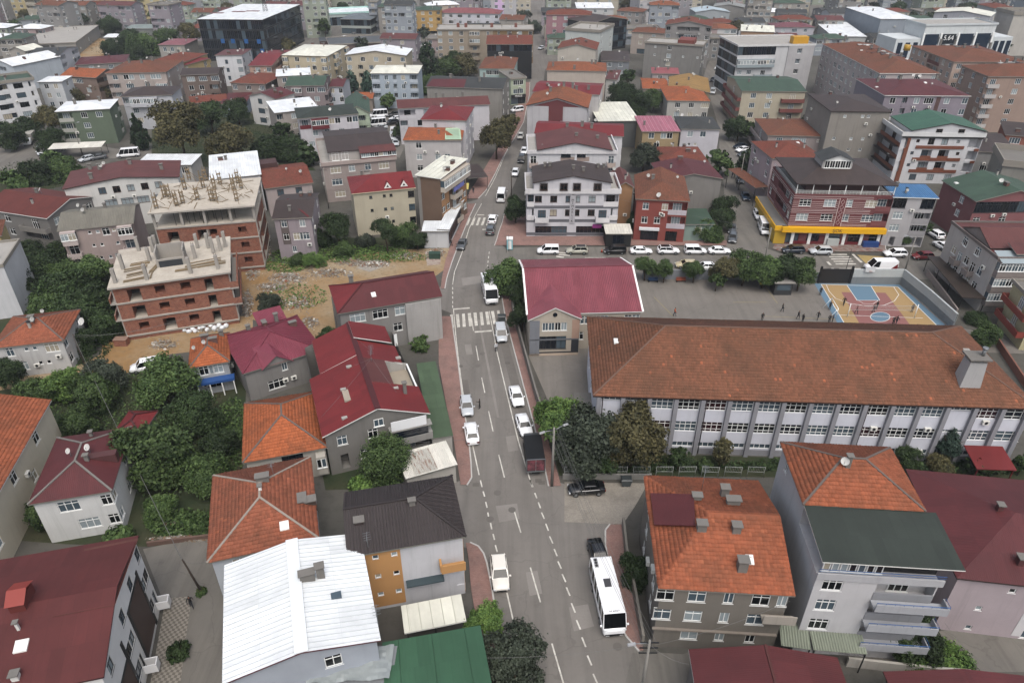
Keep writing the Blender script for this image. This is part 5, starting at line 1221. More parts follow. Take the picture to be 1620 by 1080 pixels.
QB('tiled_house','beige and white house with orange hipped tiles on the narrow street','house',(1055,160),(1124,161),(1116,138),6.3,'#aaa79f','hip',T_NEW,1.6,front=['.w.w.W','.w.w.w'],right=['w.','..'])
QB('white_roofed_hall','windowless dark-walled hall with a cream metal roof','hall',(946,193),(1013,192),(1015,163),7.5,'#5d605f','monoB',S_CREAM,.3,ribs=1.2)
b = QB('yellow_house','yellow and cream house with bright pink striped sheet roof','house',(1015,209),(1077,209),(1075,187),7.4,'#a98f5c','monoB',S_PINK,.5,front=['.w.ww.','..w...','..w..'],ribs=1.1,ribm=plain('pink_rib','#c8a0a8',.5),sh=2.7)
QB('lilac_house','pale lilac house with charcoal hipped roof beside the pink striped roof','house',(1076,205),(1141,206),(1134,186),7.6,'#b6b4bd','hip',S_DGREY,1.5,front=['.w.w..','.ss...','...s..'],dish=[(1079,187)])
QB('tiled_house','low red tiled house below the lilac house','house',(1046,258),(1122,258),(1100,233),4.6,'#8f7c74','hip',T_RED,1.7)
b = QB('grey_gable_house','plain grey gable wall with maroon roof behind the terracotta house','house',(1048,286),(1145,284),(1136,257),8.2,'#85827d','gableV',S_MAR,1.3,dirt=.6,front=['......','......','......'])
b = QB('terracotta_house','terracotta red house with hipped brown tiles and shops below on the junction street',AH,(1005,316),(1092,320),(1085,281),9.1,'#9c3c2c','hipF',T_BR,2.1,front=['.w..wbbb','.w.w.bbb','.SSS.SS.'],left=['...','...'],right=['w.w','w.w'],bal=wall('#b7adb6'),dirt=.15,sh=3.0,fas=FG)
b.trim = None; b.dish((1043,306),.5); b.acunit('front',.46,6.0)
M,W = b.frame('front'); mb = MB(); mb.box(W * .1,W * .5,-.5,-.003,2.55,3.1); b.part('shop_sign',mb,plain('sign_white','#c4c6c8',.5),M);
QB('green_annex','low annex with flat moss green roof beside the terracotta house','annex',(1082,356),(1131,356),(1130,333),3.8,'#7f9a8e','monoB',S_GREEN2,.3,front=['.w.'])
QB('ochre_house','ochre sliver of house with brown roof between the lettered and terracotta houses','house',(974,298),(1004,298),(1003,273),9.6,'#a8763f','gableV',S_MAR2,1.2,front=['.','.'])
b = QB('pavement_kiosk','black kiosk with pale ribbed roof on the pavement beside the lettered house','kiosk',(958,371),(1001,371),(993,357),2.9,'#2a2b2c','monoB',S_OLD,.3,front=['.XX.'],ribs=.6,inset=.2)
# ================= red striped corner block with the yellow shop =================
b = Bld('striped_corner_block','dark red and white striped corner block with brown roof above a yellow-fronted supermarket',AH,(1257,309),(1415,312),17,10.6,far=False,wallc='#7f3a3d',dirt=.1,sh=3.1,inset=.0)
b.roof('flat',CONC_LIGHT,.3,fascia=wall('#7f3a3d',.1))
b.style = 'grid'
b.side('front',['.W..W.W..Wbb','.W..W.W..Wbb','SS.SS.SS.SS.SS'],bal=wall('#8a4446',.1)); b.side('left',['w.bbbw','w.bbbw','......'],bal=wall('#8a4446',.1)); b.style = ''; b.walls()
STR = plain('white_stripe','#b9a9a6',.6)
M,W = b.frame('front')
for sd in ('front','left'):
 M2,W2 = b.frame(sd); mb = MB()
 for zz in (4.25,4.55,6.95,7.35,7.65,10.0,10.4):
  if sd == 'front': mb.box(0,W2 * .8,-.03,-.003,zz,zz + .08)
  else: mb.box(0,W2,-.03,-.003,zz,zz + .08)
 if sd == 'front':
  for zz in (5.0,5.4,5.8,6.2,8.1,8.5,8.9,9.3):
   for a_,b_ in ((.0,.07),(.18,.31),(.43,.46),(.6,.73)): mb.box(W2 * a_,W2 * b_,-.03,-.003,zz,zz + .06)
 b.part('white_stripe',mb,STR,M2)
mb = MB(); mb.box(W * .465,W * .535,-.1,-.003,4.2,10.2); b.part('ornament_panel',mb,plain('ornament_red','#6e2f33',.7),M)
mb = MB()
for s_ in (0,1):
 x_ = W * (.465 + .07 * s_); mb.box(x_ - .06,x_ + .06,-.14,-.1,4.2,10.2)
for k in range(5):
 zc = 5 + k * 1.1; hx = W * .02
 for a_,b_ in (((-hx,0),(0,.5)),((0,.5),(hx,0)),((hx,0),(0,-.5)),((0,-.5),(-hx,0))): mb.beam((W * .5 + a_[0],-.12,zc + a_[1]),(W * .5 + b_[0],-.12,zc + b_[1]),.05)
b.part('ornament_lines',mb,STR,M)
YEL = plain('shop_yellow','#d9a50c',.5)
mb = MB(); mb.box(-1.2,W + .02,-1.0,-.003,2.95,4.0); b.part('shop_fascia',mb,YEL,M); M2,W2 = b.frame('left'); mb = MB(); mb.box(.0,W2 + .3,-2.6,-.003,3.0,4.0); b.part('shop_fascia',mb,YEL,M2)
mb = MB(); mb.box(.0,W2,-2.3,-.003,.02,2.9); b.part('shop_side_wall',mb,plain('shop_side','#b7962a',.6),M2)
mb = MB(); mb.box(.1,W2,-2.4,-.1,4.01,4.05); b.part('canopy_top',mb,CONC,M2)
text('ŞOK',b.root,(-b.w / 2 + W * .5,-b.d / 2 - 1.03,3.5),.95,plain('shop_letter','#4a2a30',.5))
for k in range(6):
 mb = MB(); x_ = W * (.07 + k * .178); mb.box(x_ - .3,x_ + .3,-.25,-.003,0.1,2.94); b.part('shop_pillar',mb,PVC,M)
 mb = MB(); mb.box(x_ + .32,min(W,x_ + W * .178 - .32),-.08,-.003,0.1,.75); b.part('shop_riser',mb,plain('shop_red','#6e1d24',.5),M)
mb = MB(); mb.box(W * .8,W * .96,-1.2,-.3,.1,1.2); b.part('display_crate',mb,plain('crate_blue','#1d4382',.6),M); mb = MB(); mb.box(W * .43,W * .55,-.9,-.3,.1,1.6); b.part('display_stand',mb,wall('#a8b0ac',.4),M)
x0,x1,y0,y1 = -b.W / 2 + .3,b.W / 2 - .2,-b.D / 2 + .2,b.D / 2
b.roof('hipU',S_CHOC,2.6,box=(x0 - .3,x1 + .3,y0 - .3,y1),z=12.9,name='terrace_roof',fascia=FB,cap=None)
mb = MB(); mb.box(x0 + 2.5,x1 - 2,y0 + 2.2,y1 - 1,10.7,12.85); mb.obj('attic_wall',[wall('#5d3c3a',.3)],b.root)
for k in range(7):
 mb = MB(); x_ = x0 + k * (x1 - x0) / 6; mb.beam((x_,y0 + .05,10.9),(x_,y0 + .05,12.85),.12); mb.obj('terrace_post',[PVC],b.root)
mb = MB(); mb.tube([(x0,y1,11.6),(x0,y0,11.6),(x1,y0,11.6)],.04,5); mb.tube([(x0,y1,11.3),(x0,y0,11.3),(x1,y0,11.3)],.03,5)
for k in range(30): mb.beam((x0 + k * (x1 - x0) / 29,y0,10.85),(x0 + k * (x1 - x0) / 29,y0,11.6),.03)
mb.obj('terrace_rail',[PVC],b.root)
x,y,z = b.on(1320,268); mb = MB(); mb.box(x - 3,x + 3,y - 1,y + 4,z - 1,z + 1.4); o = mb.obj('dormer',[wall('#a9a5a2',.2)],b.root)
mb = MB()
mb.slope([(x + 3.4,y - 1.5,z + 1.3),(x + 3.4,y + 4.4,z + 1.3),(x,y + 4.4,z + 2.6),(x,y - 1.5,z + 2.6)]); mb.slope([(x - 3.4,y + 4.4,z + 1.3),(x - 3.4,y - 1.5,z + 1.3),(x,y - 1.5,z + 2.6),(x,y + 4.4,z + 2.6)])
mb.obj('dormer_roof',[S_DGREY],o); mb = MB(); mb.poly([(x - 3.1,y - 1.02,z + 1.3),(x + 3.1,y - 1.02,z + 1.3),(x,y - 1.02,z + 2.45)]); mb.obj('dormer_gable',[PVC],o)
for k in range(5): b.window(Matrix.Translation((x - 2.6,y - 1.08,0)),k * 1.05,z - .2,1.0,1.5,dy=0,gm=G_DARK)
b = QB('grey_house','grey house with a bright blue sheet roof attached to the striped corner block',AH,(1413,313),(1486,315),(1476,296),10.6,'#a9a7a9','monoB',S_BLUE,.4,front=['XX..XX','.W..bbb','.W..bbb','.G.GGG'],right=['w','w','w'],bal=wall('#9b999c'),ribs=.4,fas=FW,sh=2.7)
b = QB('salmon_house','salmon pink house with green gabled roof beyond the grey blue-roofed house',AH,(1544,320),(1489,286),17,9.0,'#914f52','gableV',S_GREEN2,2.2,mode='L',left=['..w.','..w.','....'],front=['XXXX.w','w.w.w.','w.w..'],sky=[(1513,290)],dish=[(1582,292)])
b = QB('cream_apartment_house','cream three-storey house with brown attic roofs and dark glazed balconies near the court',AH,(1578,410),(1504,352),15,10.2,'#b3aca6','flat',S_MAR2,.4,mode='L',left=['..w.w..','.wBwBw.','.wBwBw.','.......'],front=['ggggg','ggggg','ggggg',''],bal=wall('#8f827c'),fas=wall('#7c706b'),sh=2.8,inset=.15)
b.roof('gableU',S_MAR2,1.9,box=(-b.W / 2 + .5,b.W / 2,-b.D / 2 + 3.4,b.D / 2 - 3),z=10.5,name='attic_roof',fascia=FB); g = b.gables; b.gables = None
mb = MB()
for q in g: mb.poly(q)
mb.box(-b.W / 2 + .8,b.W / 2 - .3,-b.D / 2 + 3.7,b.D / 2 - 3.3,10.2,10.6,skip='ud'); mb.obj('attic_wall',[wall('#8f827c')],b.root)
b.roof('monoB',S_MAR2,.8,box=(-b.W / 2 + 3,b.W / 2,-b.D / 2 + .2,-b.D / 2 + 3.3),z=10.9,name='lower_roof'); b.gables = None
for k in range(2): b.window(b.frame('left')[0],b.d * (.35 + .25 * k),8.2,1.1,1.2,dy=-.05,gm=G_DARK)
mb = MB(); mb.slope([(-b.W / 2 + .3,-b.D / 2 - 1.2,10.0),(2.5,-b.D / 2 - 1.2,10.0),(2.5,-b.D / 2 + 2,10.9),(-b.W / 2 + .3,-b.D / 2 + 2,10.9)]); mb.obj('glass_canopy',[G_CURT],b.root)
t = Bld('driveway_canopy','dark brown flat canopy along the driveway of the cream house','canopy',(1522,471),(1466,406),4.2,3.0,'L',far=False); t.roof('monoB',sheet('#4a4039',.3),.1,fascia=FB,th=.1); mb = MB()
for sx in (-1,1):
 for k in range(4): mb.beam((sx * (t.W / 2 - .2),-t.D / 2 + .3 + k * (t.D - .6) / 3,0),(sx * (t.W / 2 - .2),-t.D / 2 + .3 + k * (t.D - .6) / 3,t.z),.1)
mb.obj('post_frame',[DARKMETAL],t.root)
b = QB('yellow_house','pale yellow house with red-edged balconies at the photo edge beyond the court',AH,(1640,486),(1760,494),9,8.0,'#b7ae7a','flat',CONC,.5,left=['BB','BB',''],front=['w.w.w','w.w.w'],bal=plain('red_balcony','#8c3f34',.6))
b = QB('new_apartment_block','new white block with brown and black balcony frames under a green roof',AH,(1427,215),(1560,217),14,12.0,'#c0c2c6','flat',CONC_LIGHT,.9,front=['G.s.w.w.s.GG','G.s.bb.bb.s.GG','G.s.bb.bb.s.GG','..w.w.w.w'],left=['bbb','bbb','bbb',''],fm=PVC_BROWN,bal=plain('terracotta_panel','#7a4630',.6),fas=wall('#c8caca',.1),sh=3.0)
x0,x1 = -b.W / 2 + 2.2,b.W / 2 - .3; y0,y1 = -b.D / 2 + .1,b.D / 2 - 1
mb = MB(); mb.box(x0,x1,y0,y1,12.1,13.2,skip='ud'); xm = (x0 + x1) / 2; mb.poly([(x0,y0,13.2),(x1,y0,13.2),(xm,y0,15.0)]); mb.obj('attic_wall',[b.wm],b.root)
for f in (.36,.66): b.window(Matrix.Translation((x0,y0 - .08,0)),(x1 - x0) * f - .7,12.7,1.5,1.1,fm=PVC_BROWN,gm=G_DARK,dy=0)
b.roof('gableV',sheet('#416a55',.3,.5,.15,.3),1.9,box=(x0 - .3,x1 + .3,y0 - .3,y1),z=13.2,name='attic_roof',fascia=FB); b.gables = None
TC = plain('terracotta_panel','#7a4630',.6)
for x_ in (.08,.96): b.panel('front',x_ - .025,x_ + .03,.3,11.8,TC,'brown_frame',.25)
for z_ in (2.95,5.95,8.95): b.panel('front',.2,.8,z_ - .1,z_ + .65,TC,'brown_frame',.2)
b.panel('front',0,1,11.5,11.9,BLK,'black_band',.3)
for z_ in (3,6,9): b.panel('left',.05,.95,z_,z_ + .9,BLK,'black_band',1.0)
b = QB('blank_tower','tall raw grey-beige block with blank windowless side and dark hipped roof',AH,(1314,177),(1412,178),(1376,150),14.5,'#908a80','hip',S_CHOC,1.3,front=['..s..ss...','..........','.s..s.s...','....s.s...'],left=['...','...'],dirt=.65,fas=FB)
QB('tiled_house','low orange tiled house in front of the blank grey-beige block','house',(1214,215),(1305,217),(1287,190),7,'#9b8d89','hip',T_BR,1.7,front=['.w.ww.s','.w.w.w.'],left=['B','B'])
b = QB('tiled_house','pink-walled house with red tiled hip behind the striped corner block',AH,(1221,252),(1303,250),(1292,222),11,'#a8949a','hip',T_RED,1.7,left=['w.w','w.w','w.w'],front=['..','..'],sky=[(1262,226)])
b = QB('purple_apartment_block','purple-grey apartment block with two-tone maroon roof and dishes',AH,(1399,152),(1537,153),(1486,126),15.5,'#8d8391','hip',S_MAR,2.0,front=['.w.b.w.W..w..w','.w.b.w.b..w..w','.w.b.w.W..w..w','.w.b.w.b..w..w'],left=['...','...'],trim=None,ch=[(1388,130),(1424,126),(1482,124)],dish=[(1444,124),(1454,126)],sky=[(1464,131),(1387,138)],fas=FW)
b.panel('front',.62,.67,1,15.3,wall('#6a4a46'),'painted_panel')
b = QB('pink_apartment_block','long pink-grey five-storey block with cluttered orange roof',AH,(1391,117),(1300,70),(1490,118),16.3,'#b0a5a3','hip',T_BR,2.2,mode='L',left=['wwnwwWwwnwwW','wwnWWwwwnwwW','wwnwwWwwnwwW','wwnWWwwwnwwW','wwnwwWwwnwwW'],front=['w.w.w.w','w.w.w.w','w.w.w.w'],ch=[(1337,62),(1378,78),(1390,82),(1408,92),(1425,90)],sky=[(1363,80),(1434,94),(1372,72)],fas=FW)
CLUT = [plain('clutter_white','#a9aaa6',.5),CONC,plain('clutter_dark','#3c4044',.4),wall('#7a4a40')]
def clutter(b,pts,seed):
 rg = random.Random(seed)
 for p_ in pts: b.skylight((p_[0] + rg.uniform(-3,3),p_[1] + rg.uniform(-1.5,1.5)),rg.uniform(.8,2.6),rg.uniform(.6,1.6),CLUT[rg.randrange(4)],'roof_panel')
clutter(b,[(1352 + k * 6,66 + k * 2) for k in range(13)] + [(1376 + k * 7,82 + k) for k in range(7)],1)
mb = MB(); x,y,z = b.on(1434,80); mb.tube([(x,y,z),(x,y,z + 1.8)],1.1,10); mb.obj('water_tank',[plain('tank_yellow','#b08a1c',.5)],b.roofobj)
b = QB('peach_apartment_block','peach apartment block with orange roof beside the long pink-grey one',AH,(1509,99),(1441,73),24,16.3,'#b79c8a','hip',T_BR,2.0,mode='L',left=['wwwbbww','wwwbbww','wwwbbww'],front=['w.bb.w','w.bb.w','w.bb.w','w.bb.w'],ch=[(1488,68),(1510,70),(1525,76),(1545,76),(1566,74)],bal=wall('#7e3d34'))
clutter(b,[(1490 + k * 7,70 + k * .7) for k in range(12)],2)
b = QB('salmon_apartment_block','salmon apartment block with stacked white balconies and orange roof at the photo edge',AH,(1563,122),(1519,104),26,16.3,'#a58876','hip',T_BR,2.1,mode='L',left=['w.w.w','w.w.w','w.w.w','w.w.w','w.w.w'],front=['B.w.w.b','B.w.w.b','B.w.w.b','B.w.w.b','B.w.w.b'],ch=[(1592,100),(1605,98),(1618,97)],bal=wall('#b5b0ac'))
clutter(b,[(1585 + k * 5,100) for k in range(7)],3)
b = QB('commercial_building','white five-storey commercial building with glass terraces and yellow roof plant','office block',(1168,74),(1291,72),20,17.5,'#b9bbbd','flat',CONC_LIGHT,.5,front=['XXXX..w.','gggg..w.','wwBB..w.','XXXX..w.','XXXX...'],left=['XXXXXX','XXXXXX','XXXXXX','XXXXXX','SSSSSS'],bal=G_CURT,fas=wall('#c3c4c4'),sh=3.4)
b.block('roof_plant',(b.W / 2 - 7.5,b.W / 2 - 2,-b.D / 2 + 2,-b.D / 2 + 5,17.7,20),plain('plant_yellow','#c0901c',.5))
b.panel('front',.66,1,1,17.6,wall('#a9a8aa',.3),'stair_tower',.3)
b = QB('cream_apartment_house','cream house with mossy green roof and terracotta balconies before the glass terraces',AH,(1173,145),(1277,146),(1274,122),11,'#b3a88c','gableU',S_GREEN2,1.3,front=['.w.w.BBB','.w.w.BBB','.w.w.BBB'],left=['BB','BB','BB'],bal=wall('#8c4238',.2))
b = QB('banner_building','white and blue glass office with tall white columns and a dark banner','office block',(1465,41),(1580,39),15,16,'#c2cacc','flat',CONC_LIGHT,.6,front=['.......','GGGGGGGG','',''],fas=wall('#bcc5c8',.1),sh=3.8)
M,W = b.frame('front')
for k in range(4):
 mb = MB(); mb.box(W * (.02 + k * .245),W * (.02 + k * .245) + W * .2,-.1,-.01,.5,12.6); b.part('glass_field',mb,[plain('glass_navy','#10263c',.08),G_BLACK,plain('glass_navy','#10263c',.08),plain('glass_navy','#10263c',.08)][k],M)
for k in range(5): mb = MB(); x_ = W * (k * .245) + .1; mb.box(x_ - .35,x_ + .4,-.5,-.003,.2,13); b.part('column',mb,PVC,M)
text('5.64',b.root,(-b.w / 2 + W * .365,-b.d / 2 - .13,11),2.6,PVC)
for dx,wd in ((-1,11),(1,9)):
 mb = MB(); x0 = b.W / 2 * dx; mb.box(min(x0,x0 + dx * wd) + .003,max(x0,x0 + dx * wd) - .003,-b.D / 2 + .5,b.D / 2,0,11); mb.obj('side_wing',[wall('#bcc5c8',.1)],b.root)
 for k in range(3): mb = MB(); xx = x0 + dx * (1 + k * wd / 3.2); mb.box(min(xx,xx + dx * 2),max(xx,xx + dx * 2),-b.D / 2 + .4,-b.D / 2 + .497,.5,9.5); mb.obj('glass_field',[plain('glass_navy','#10263c',.08)],b.root)
# ================= unfinished brick and concrete buildings =================
def brickmat():
 m,nt,b = base('hollow_brick'); v = uvless = coords(nt,'Object');
 sep = nt.nodes.new('ShaderNodeSeparateXYZ'); nt.links.new(v,sep.inputs[0]); ad = nt.nodes.new('ShaderNodeMath'); nt.links.new(sep.outputs[0],ad.inputs[0]); nt.links.new(sep.outputs[1],ad.inputs[1])
 cb = nt.nodes.new('ShaderNodeCombineXYZ'); nt.links.new(ad.outputs[0],cb.inputs[0]); nt.links.new(sep.outputs[2],cb.inputs[1])
 br = nt.nodes.new('ShaderNodeTexBrick'); br.inputs['Scale'].default_value = 1; br.inputs['Brick Width'].default_value = .3; br.inputs['Row Height'].default_value = .2; br.inputs['Mortar Size'].default_value = .014
 br.inputs['Color1'].default_value = lin('#955a44'); br.inputs['Color2'].default_value = lin('#774434'); br.inputs['Mortar'].default_value = lin('#8c7264'); nt.links.new(cb.outputs[0],br.inputs['Vector'])
 n1 = noise(nt,v,.8,6); a = mixc(nt,ramp2(nt,n1,(0,0,0,1),(.45,) * 3 + (1,),.5,.75),br.outputs['Color'],lin('#94705f')); nt.links.new(a,b.inputs['Base Color']); b.inputs['Roughness'].default_value = .9
 bump(nt,b,br.outputs['Fac'],-.5,.02)
 return m
BRICK = brickmat(); RAW = wall('#a29c92',.35); SLABTOP = grounded('slab_top','#b5aea2','#a49d92',.3,'#8a8378',.5,.2)
TIMB = plain('timber','#87755a',.85); TIMB2 = plain('old_timber','#7f6f56',.85); OPENING_SHADE = wall('#3c3630',.4)  # last one: dark backs of brick openings, unlit interior's shade put into the colour
rng = random.Random(3)
def shell(label,p,q,r,z,storeys,sh,front_rows,side_rows,top_open=False):
 b = Bld('unfinished_building',label,'building site',p,q,r,z,far=False,inset=.55)
 b.wm = BRICK; b.mats = [BRICK]
 class H_: pass
 def nowin(*a,**k): return None
 b.window = nowin
 zt = z - .3
 def cut(side,rows,z1):
  b.done.add(side); M,W = b.frame(side); op = []
  for i,row in enumerate(rows):
   fl = z1 - sh * (i + 1); n = len(row); cw = W / n
   for k,c in enumerate(row):
    cx = (k + .5) * cw
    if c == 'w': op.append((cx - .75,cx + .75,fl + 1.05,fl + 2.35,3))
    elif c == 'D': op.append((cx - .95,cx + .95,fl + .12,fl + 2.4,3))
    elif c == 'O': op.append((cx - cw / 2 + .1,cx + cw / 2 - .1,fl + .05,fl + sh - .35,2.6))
  cutwall(b,M,W,0,z1,op,0,b.mat(OPENING_SHADE))  # opening backs take the painted interior shade, reveals stay brick
 cut('front',front_rows,zt - (sh if top_open else 0)); cut('right',side_rows,zt - (sh if top_open else 0))
 save = b.z; b.z = zt - (sh if top_open else 0); b.walls(); b.z = save
 w,d = b.W / 2,b.D / 2
 for i in range(storeys + 1):
  zz = z - i * sh; mb = MB(); o_ = 0 if i == 0 else .4
  if zz > .3:
   mb.box(-w + o_,w - o_,-d + o_,d - o_,zz - .28,zz,0,skip='u'); mb.poly([(-w + o_,-d + o_,zz),(w - o_,-d + o_,zz),(w - o_,d - o_,zz),(-w + o_,d - o_,zz)],1); mb.obj('floor_slab',[RAW,SLABTOP],b.root)
 for fx in (0,.27,.5,.76,1):
  for fy,yy in ((0,-b.d / 2 + .12),(1,b.d / 2 - .3)):
   x = -b.w / 2 + fx * b.w
   for i in range(storeys):
    z1 = z - i * sh - .281; z0 = max(0,z - (i + 1) * sh)
    if z1 - z0 < .5: continue
    if i == 0 and not top_open and fy: continue
    mb = MB(); mb.box(x - .22,x + .22,yy,yy + .4,z0 + .002,z1); mb.obj('column',[RAW],b.root)
 return b
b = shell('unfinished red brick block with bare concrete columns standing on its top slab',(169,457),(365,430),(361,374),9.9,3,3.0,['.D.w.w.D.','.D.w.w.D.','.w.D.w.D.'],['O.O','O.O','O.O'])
W,D,z = b.W,b.D,b.z; front = b
for px_ in ((183,447),(195,425),(220,396),(233,442),(243,398),(237,412),(247,392),(302,432),(309,408),(345,425),(338,400),(349,396),(357,390),(313,392),(330,392)):
 x,y,_ = b.px(px_[0],px_[1],z); h = rng.uniform(2.3,2.9); mb = MB(); mb.box(x - .25,x + .25,y - .38,y + .38,z,z + h); mb.obj('column',[RAW],b.root)
 mb = MB()
 for sx in (-.12,.12):
  for sy in (-.18,.18): mb.beam((x + sx,y + sy,z + h),(x + sx,y + sy,z + h + .45),.025)
 mb.obj('rebar',[plain('rebar_rust','#4c3a30',.8)],b.root)
x,y,_ = b.px(272,420,z); mb = MB(); mb.box(x - 2.2,x + 2.2,y - .2,y,z,z + 1.4); mb.box(x - 2.2,x - 2,y,y + 3.5,z,z + 2.6); mb.box(x + 2,x + 2.2,y,y + 3.5,z,z + 2.6); mb.box(x - 2,x + 2,y + 3.3,y + 3.5,z,z + 2.6); mb.obj('stair_core',[RAW],b.root)
mb = MB(); mb.box(x - 1.8,x + 1.8,y - .25,y - .2,z,z + 1.1); mb.obj('dark_formwork',[plain('formwork_dark','#2c3238',.7)],b.root)
for px_,ln,an in (((215,425),3.5,.2),((216,434),3,.25),((222,417),3,.1),((245,424),4,1.2),((249,421),4,1.25),((318,420),5,.12),((325,415),5,.16),((335,418),4.4,.1),((290,428),2.5,0),((240,434),2.4,1.5),((212,442),3,.15)):
 x,y,_ = b.px(px_[0],px_[1],z)
 for k in range(5): mb = MB(); o_ = rng.uniform(-.6,.6); a_ = an + rng.uniform(-.06,.06); mb.beam((x - ln / 2 * math.cos(a_),y - ln / 2 * math.sin(a_) + o_,z + .06 + k * .02),(x + ln / 2 * math.cos(a_),y + ln / 2 * math.sin(a_) + o_,z + .06 + k * .02),.16,.06); mb.obj('timber_plank',[TIMB2 if k % 2 else TIMB],b.root)
for zz in (6.9,3.9):       # corner brick balconies
 mb = MB(); x0 = b.w / 2 - .1; mb.box(x0,x0 + 1.3,-b.d / 2 - .2,b.d / 2 - 2,zz - .3,zz); o = mb.obj('balcony_slab',[RAW],b.root); mb = MB(); mb.box(x0 + 1.15,x0 + 1.35,-b.d / 2 - .2,b.d / 2 - 2,zz,zz + 1.0); mb.box(x0 - .002,x0 + 1.15,-b.d / 2 - .2,-b.d / 2,zz,zz + 1.0); mb.obj('balcony_brick',[BRICK],b.root)
 mb = MB(); x0 = -b.w / 2 - 1.0; mb.box(x0,-b.w / 2 - .002,-b.d / 2 + .1,-b.d / 2 + 3,zz - .3,zz); mb.obj('balcony_slab',[RAW],b.root); mb = MB(); mb.box(x0,x0 + .18,-b.d / 2 + .1,-b.d / 2 + 3,zz + .001,zz + .9); mb.obj('balcony_brick',[BRICK],b.root)
b = shell('taller unfinished block with timber formwork props on its top slab',(233,338),(403,325),(404,281),13.4,4,3.1,['.D..Dw..w.','.D..Dw..w.','.w.D.w..w.'],['wO.w','wO.w','wO.w'],top_open=True)
W,D,z = b.W,b.D,b.z
for px_ in ((248,330),(261,312),(268,312),(280,326),(290,322),(293,300),(313,316),(322,297),(335,318),(342,318),(340,300),(349,292),(375,318),(370,300),(382,298),(377,290),(300,285),(326,286)):
 x,y,_ = b.px(px_[0],px_[1],z); h = rng.uniform(2.4,3.2); mb = MB()
 for sx in (-.25,.25):
  for sy in (-.2,.2): mb.beam((x + sx,y + sy,z),(x + sx + rng.uniform(-.05,.05),y + sy,z + h + rng.uniform(-.3,.5)),.07,.13)
 for k in range(3): mb.box(x - .38,x + .38,y - .33,y + .33,z + .5 + k * .8,z + .6 + k * .8)
 for an in (rng.uniform(0,2.5),rng.uniform(3.5,6)): mb.beam((x + 1.9 * math.cos(an),y + 1.9 * math.sin(an),z + .03),(x,y,z + h * .7),.05,.08)
 mb.obj('timber_formwork',[TIMB],b.root)
for k in range(40):
 x,y = rng.uniform(-W / 2 + 1,W / 2 - 1),rng.uniform(-D / 2 + 1,D / 2 - 1); an = rng.uniform(0,3.1); l_ = rng.uniform(1.2,3.2); mb = MB(); mb.beam((x - l_ / 2 * math.cos(an),y - l_ / 2 * math.sin(an),z + .05),(x + l_ / 2 * math.cos(an),y + l_ / 2 * math.sin(an),z + .08),.14,.05); mb.obj('timber_plank',[TIMB2],b.root)
for k in range(14):
 x = -W / 2 + 4 + k * .8; mb = MB(); mb.tube([(x,-D / 2 + 1.2 + (k % 3),z - 3.1),(x,-D / 2 + 1.2 + (k % 3),z - .3)],.05,5); mb.obj('steel_prop',[DARKMETAL],b.root)
RUB = [plain('rubble_pale','#8f897e',.9),plain('rubble_grey','#7d776e',.9),plain('rubble_white','#b3b0a8',.8),plain('rubble_brown','#7a6650',.9),plain('rubble_brick','#86503a',.9)]
def rubble(label_name,spots,seed,n,smin=.06,smax=.32):
 rg = random.Random(seed); mb = MB()
 for x,y,rx,ry,k in spots:
  for i in range(int(k * 1.7)):
   a = rg.uniform(0,6.28); rr = rg.random() ** .5 * (1.6 if rg.random() < .3 else 1); p = P(x + rx * rr * math.cos(a),y + ry * rr * math.sin(a)); s = rg.uniform(smin,smax) * max(.3,1.2 - rr * .6); hz = rg.uniform(.0,.4) * max(0,1 - rr)
   u = Vector((math.cos(a * 7),math.sin(a * 7),rg.uniform(-.4,.4))).normalized() * s; v = Vector((-math.sin(a * 7),math.cos(a * 7),rg.uniform(-.3,.3))).normalized() * s * rg.uniform(.4,1); w = Vector((0,0,s * rg.uniform(.25,.6)))
   p.z = hz; m = rg.choices(range(5),(4,5,1.2,5,.5))[0]
   mb.hexa([p - u - v,p + u - v,p + u + v,p - u + v],[p - u * .8 - v * .7 + w,p + u * .7 - v * .8 + w,p + u * .8 + v * .8 + w,p - u * .7 + v * .7 + w],m)
 o = mb.obj('rubble',RUB); tag(o,label_name,'rubble',None,'stuff')
rubble('pale rubble and rubbish strewn along the bulldozed lot',[(455,440,32,9,330),(520,432,40,8,260),(560,415,30,7,200),(430,455,25,8,200),(590,418,28,6,260),(640,405,30,6,120),(470,480,30,12,160),(490,510,15,10,90),(690,400,16,8,160),(420,400,10,14,120)],1,0)
rubble('site rubble round the unfinished blocks',[(230,520,25,14,220),(392,480,9,22,240),(400,430,12,14,160),(260,545,22,8,120),(330,520,30,6,160)],2,0)
rubble('broken roof tiles heaped along the alley garden wall',[(290,852,40,4,260),(262,826,20,5,60)],3,0,.12,.3)
SACK = plain('sack_white','#c3c6c8',.7)
sk = MB();
for k in range(3):
 pass
def sackmesh(seed):
 rg = random.Random(seed); mb = MB(); n = 10; ring = []
 for (zf,rf) in ((0,.75),(.25,1),(.6,.95),(.85,.6),(.95,.2)):
  i = len(mb.v); ring.append(i)
  for t in range(n): a = t * 2 * math.pi / n; q = rf * (1 + .12 * rg.uniform(-1,1)); mb.v.append((.55 * q * math.cos(a),.42 * q * math.sin(a),zf * .75))
 for k in range(len(ring) - 1):
  for t in range(n): u = (t + 1) % n; mb.smooth.add(len(mb.f)); mb.f.append((ring[k] + t,ring[k] + u,ring[k + 1] + u,ring[k + 1] + t)); mb.m.append(0)
 mb.f.append(tuple(ring[-1] + t for t in range(n))); mb.m.append(0)
 return mb.mesh('rubble_sack',[SACK])
sm = [sackmesh(k) for k in range(3)]
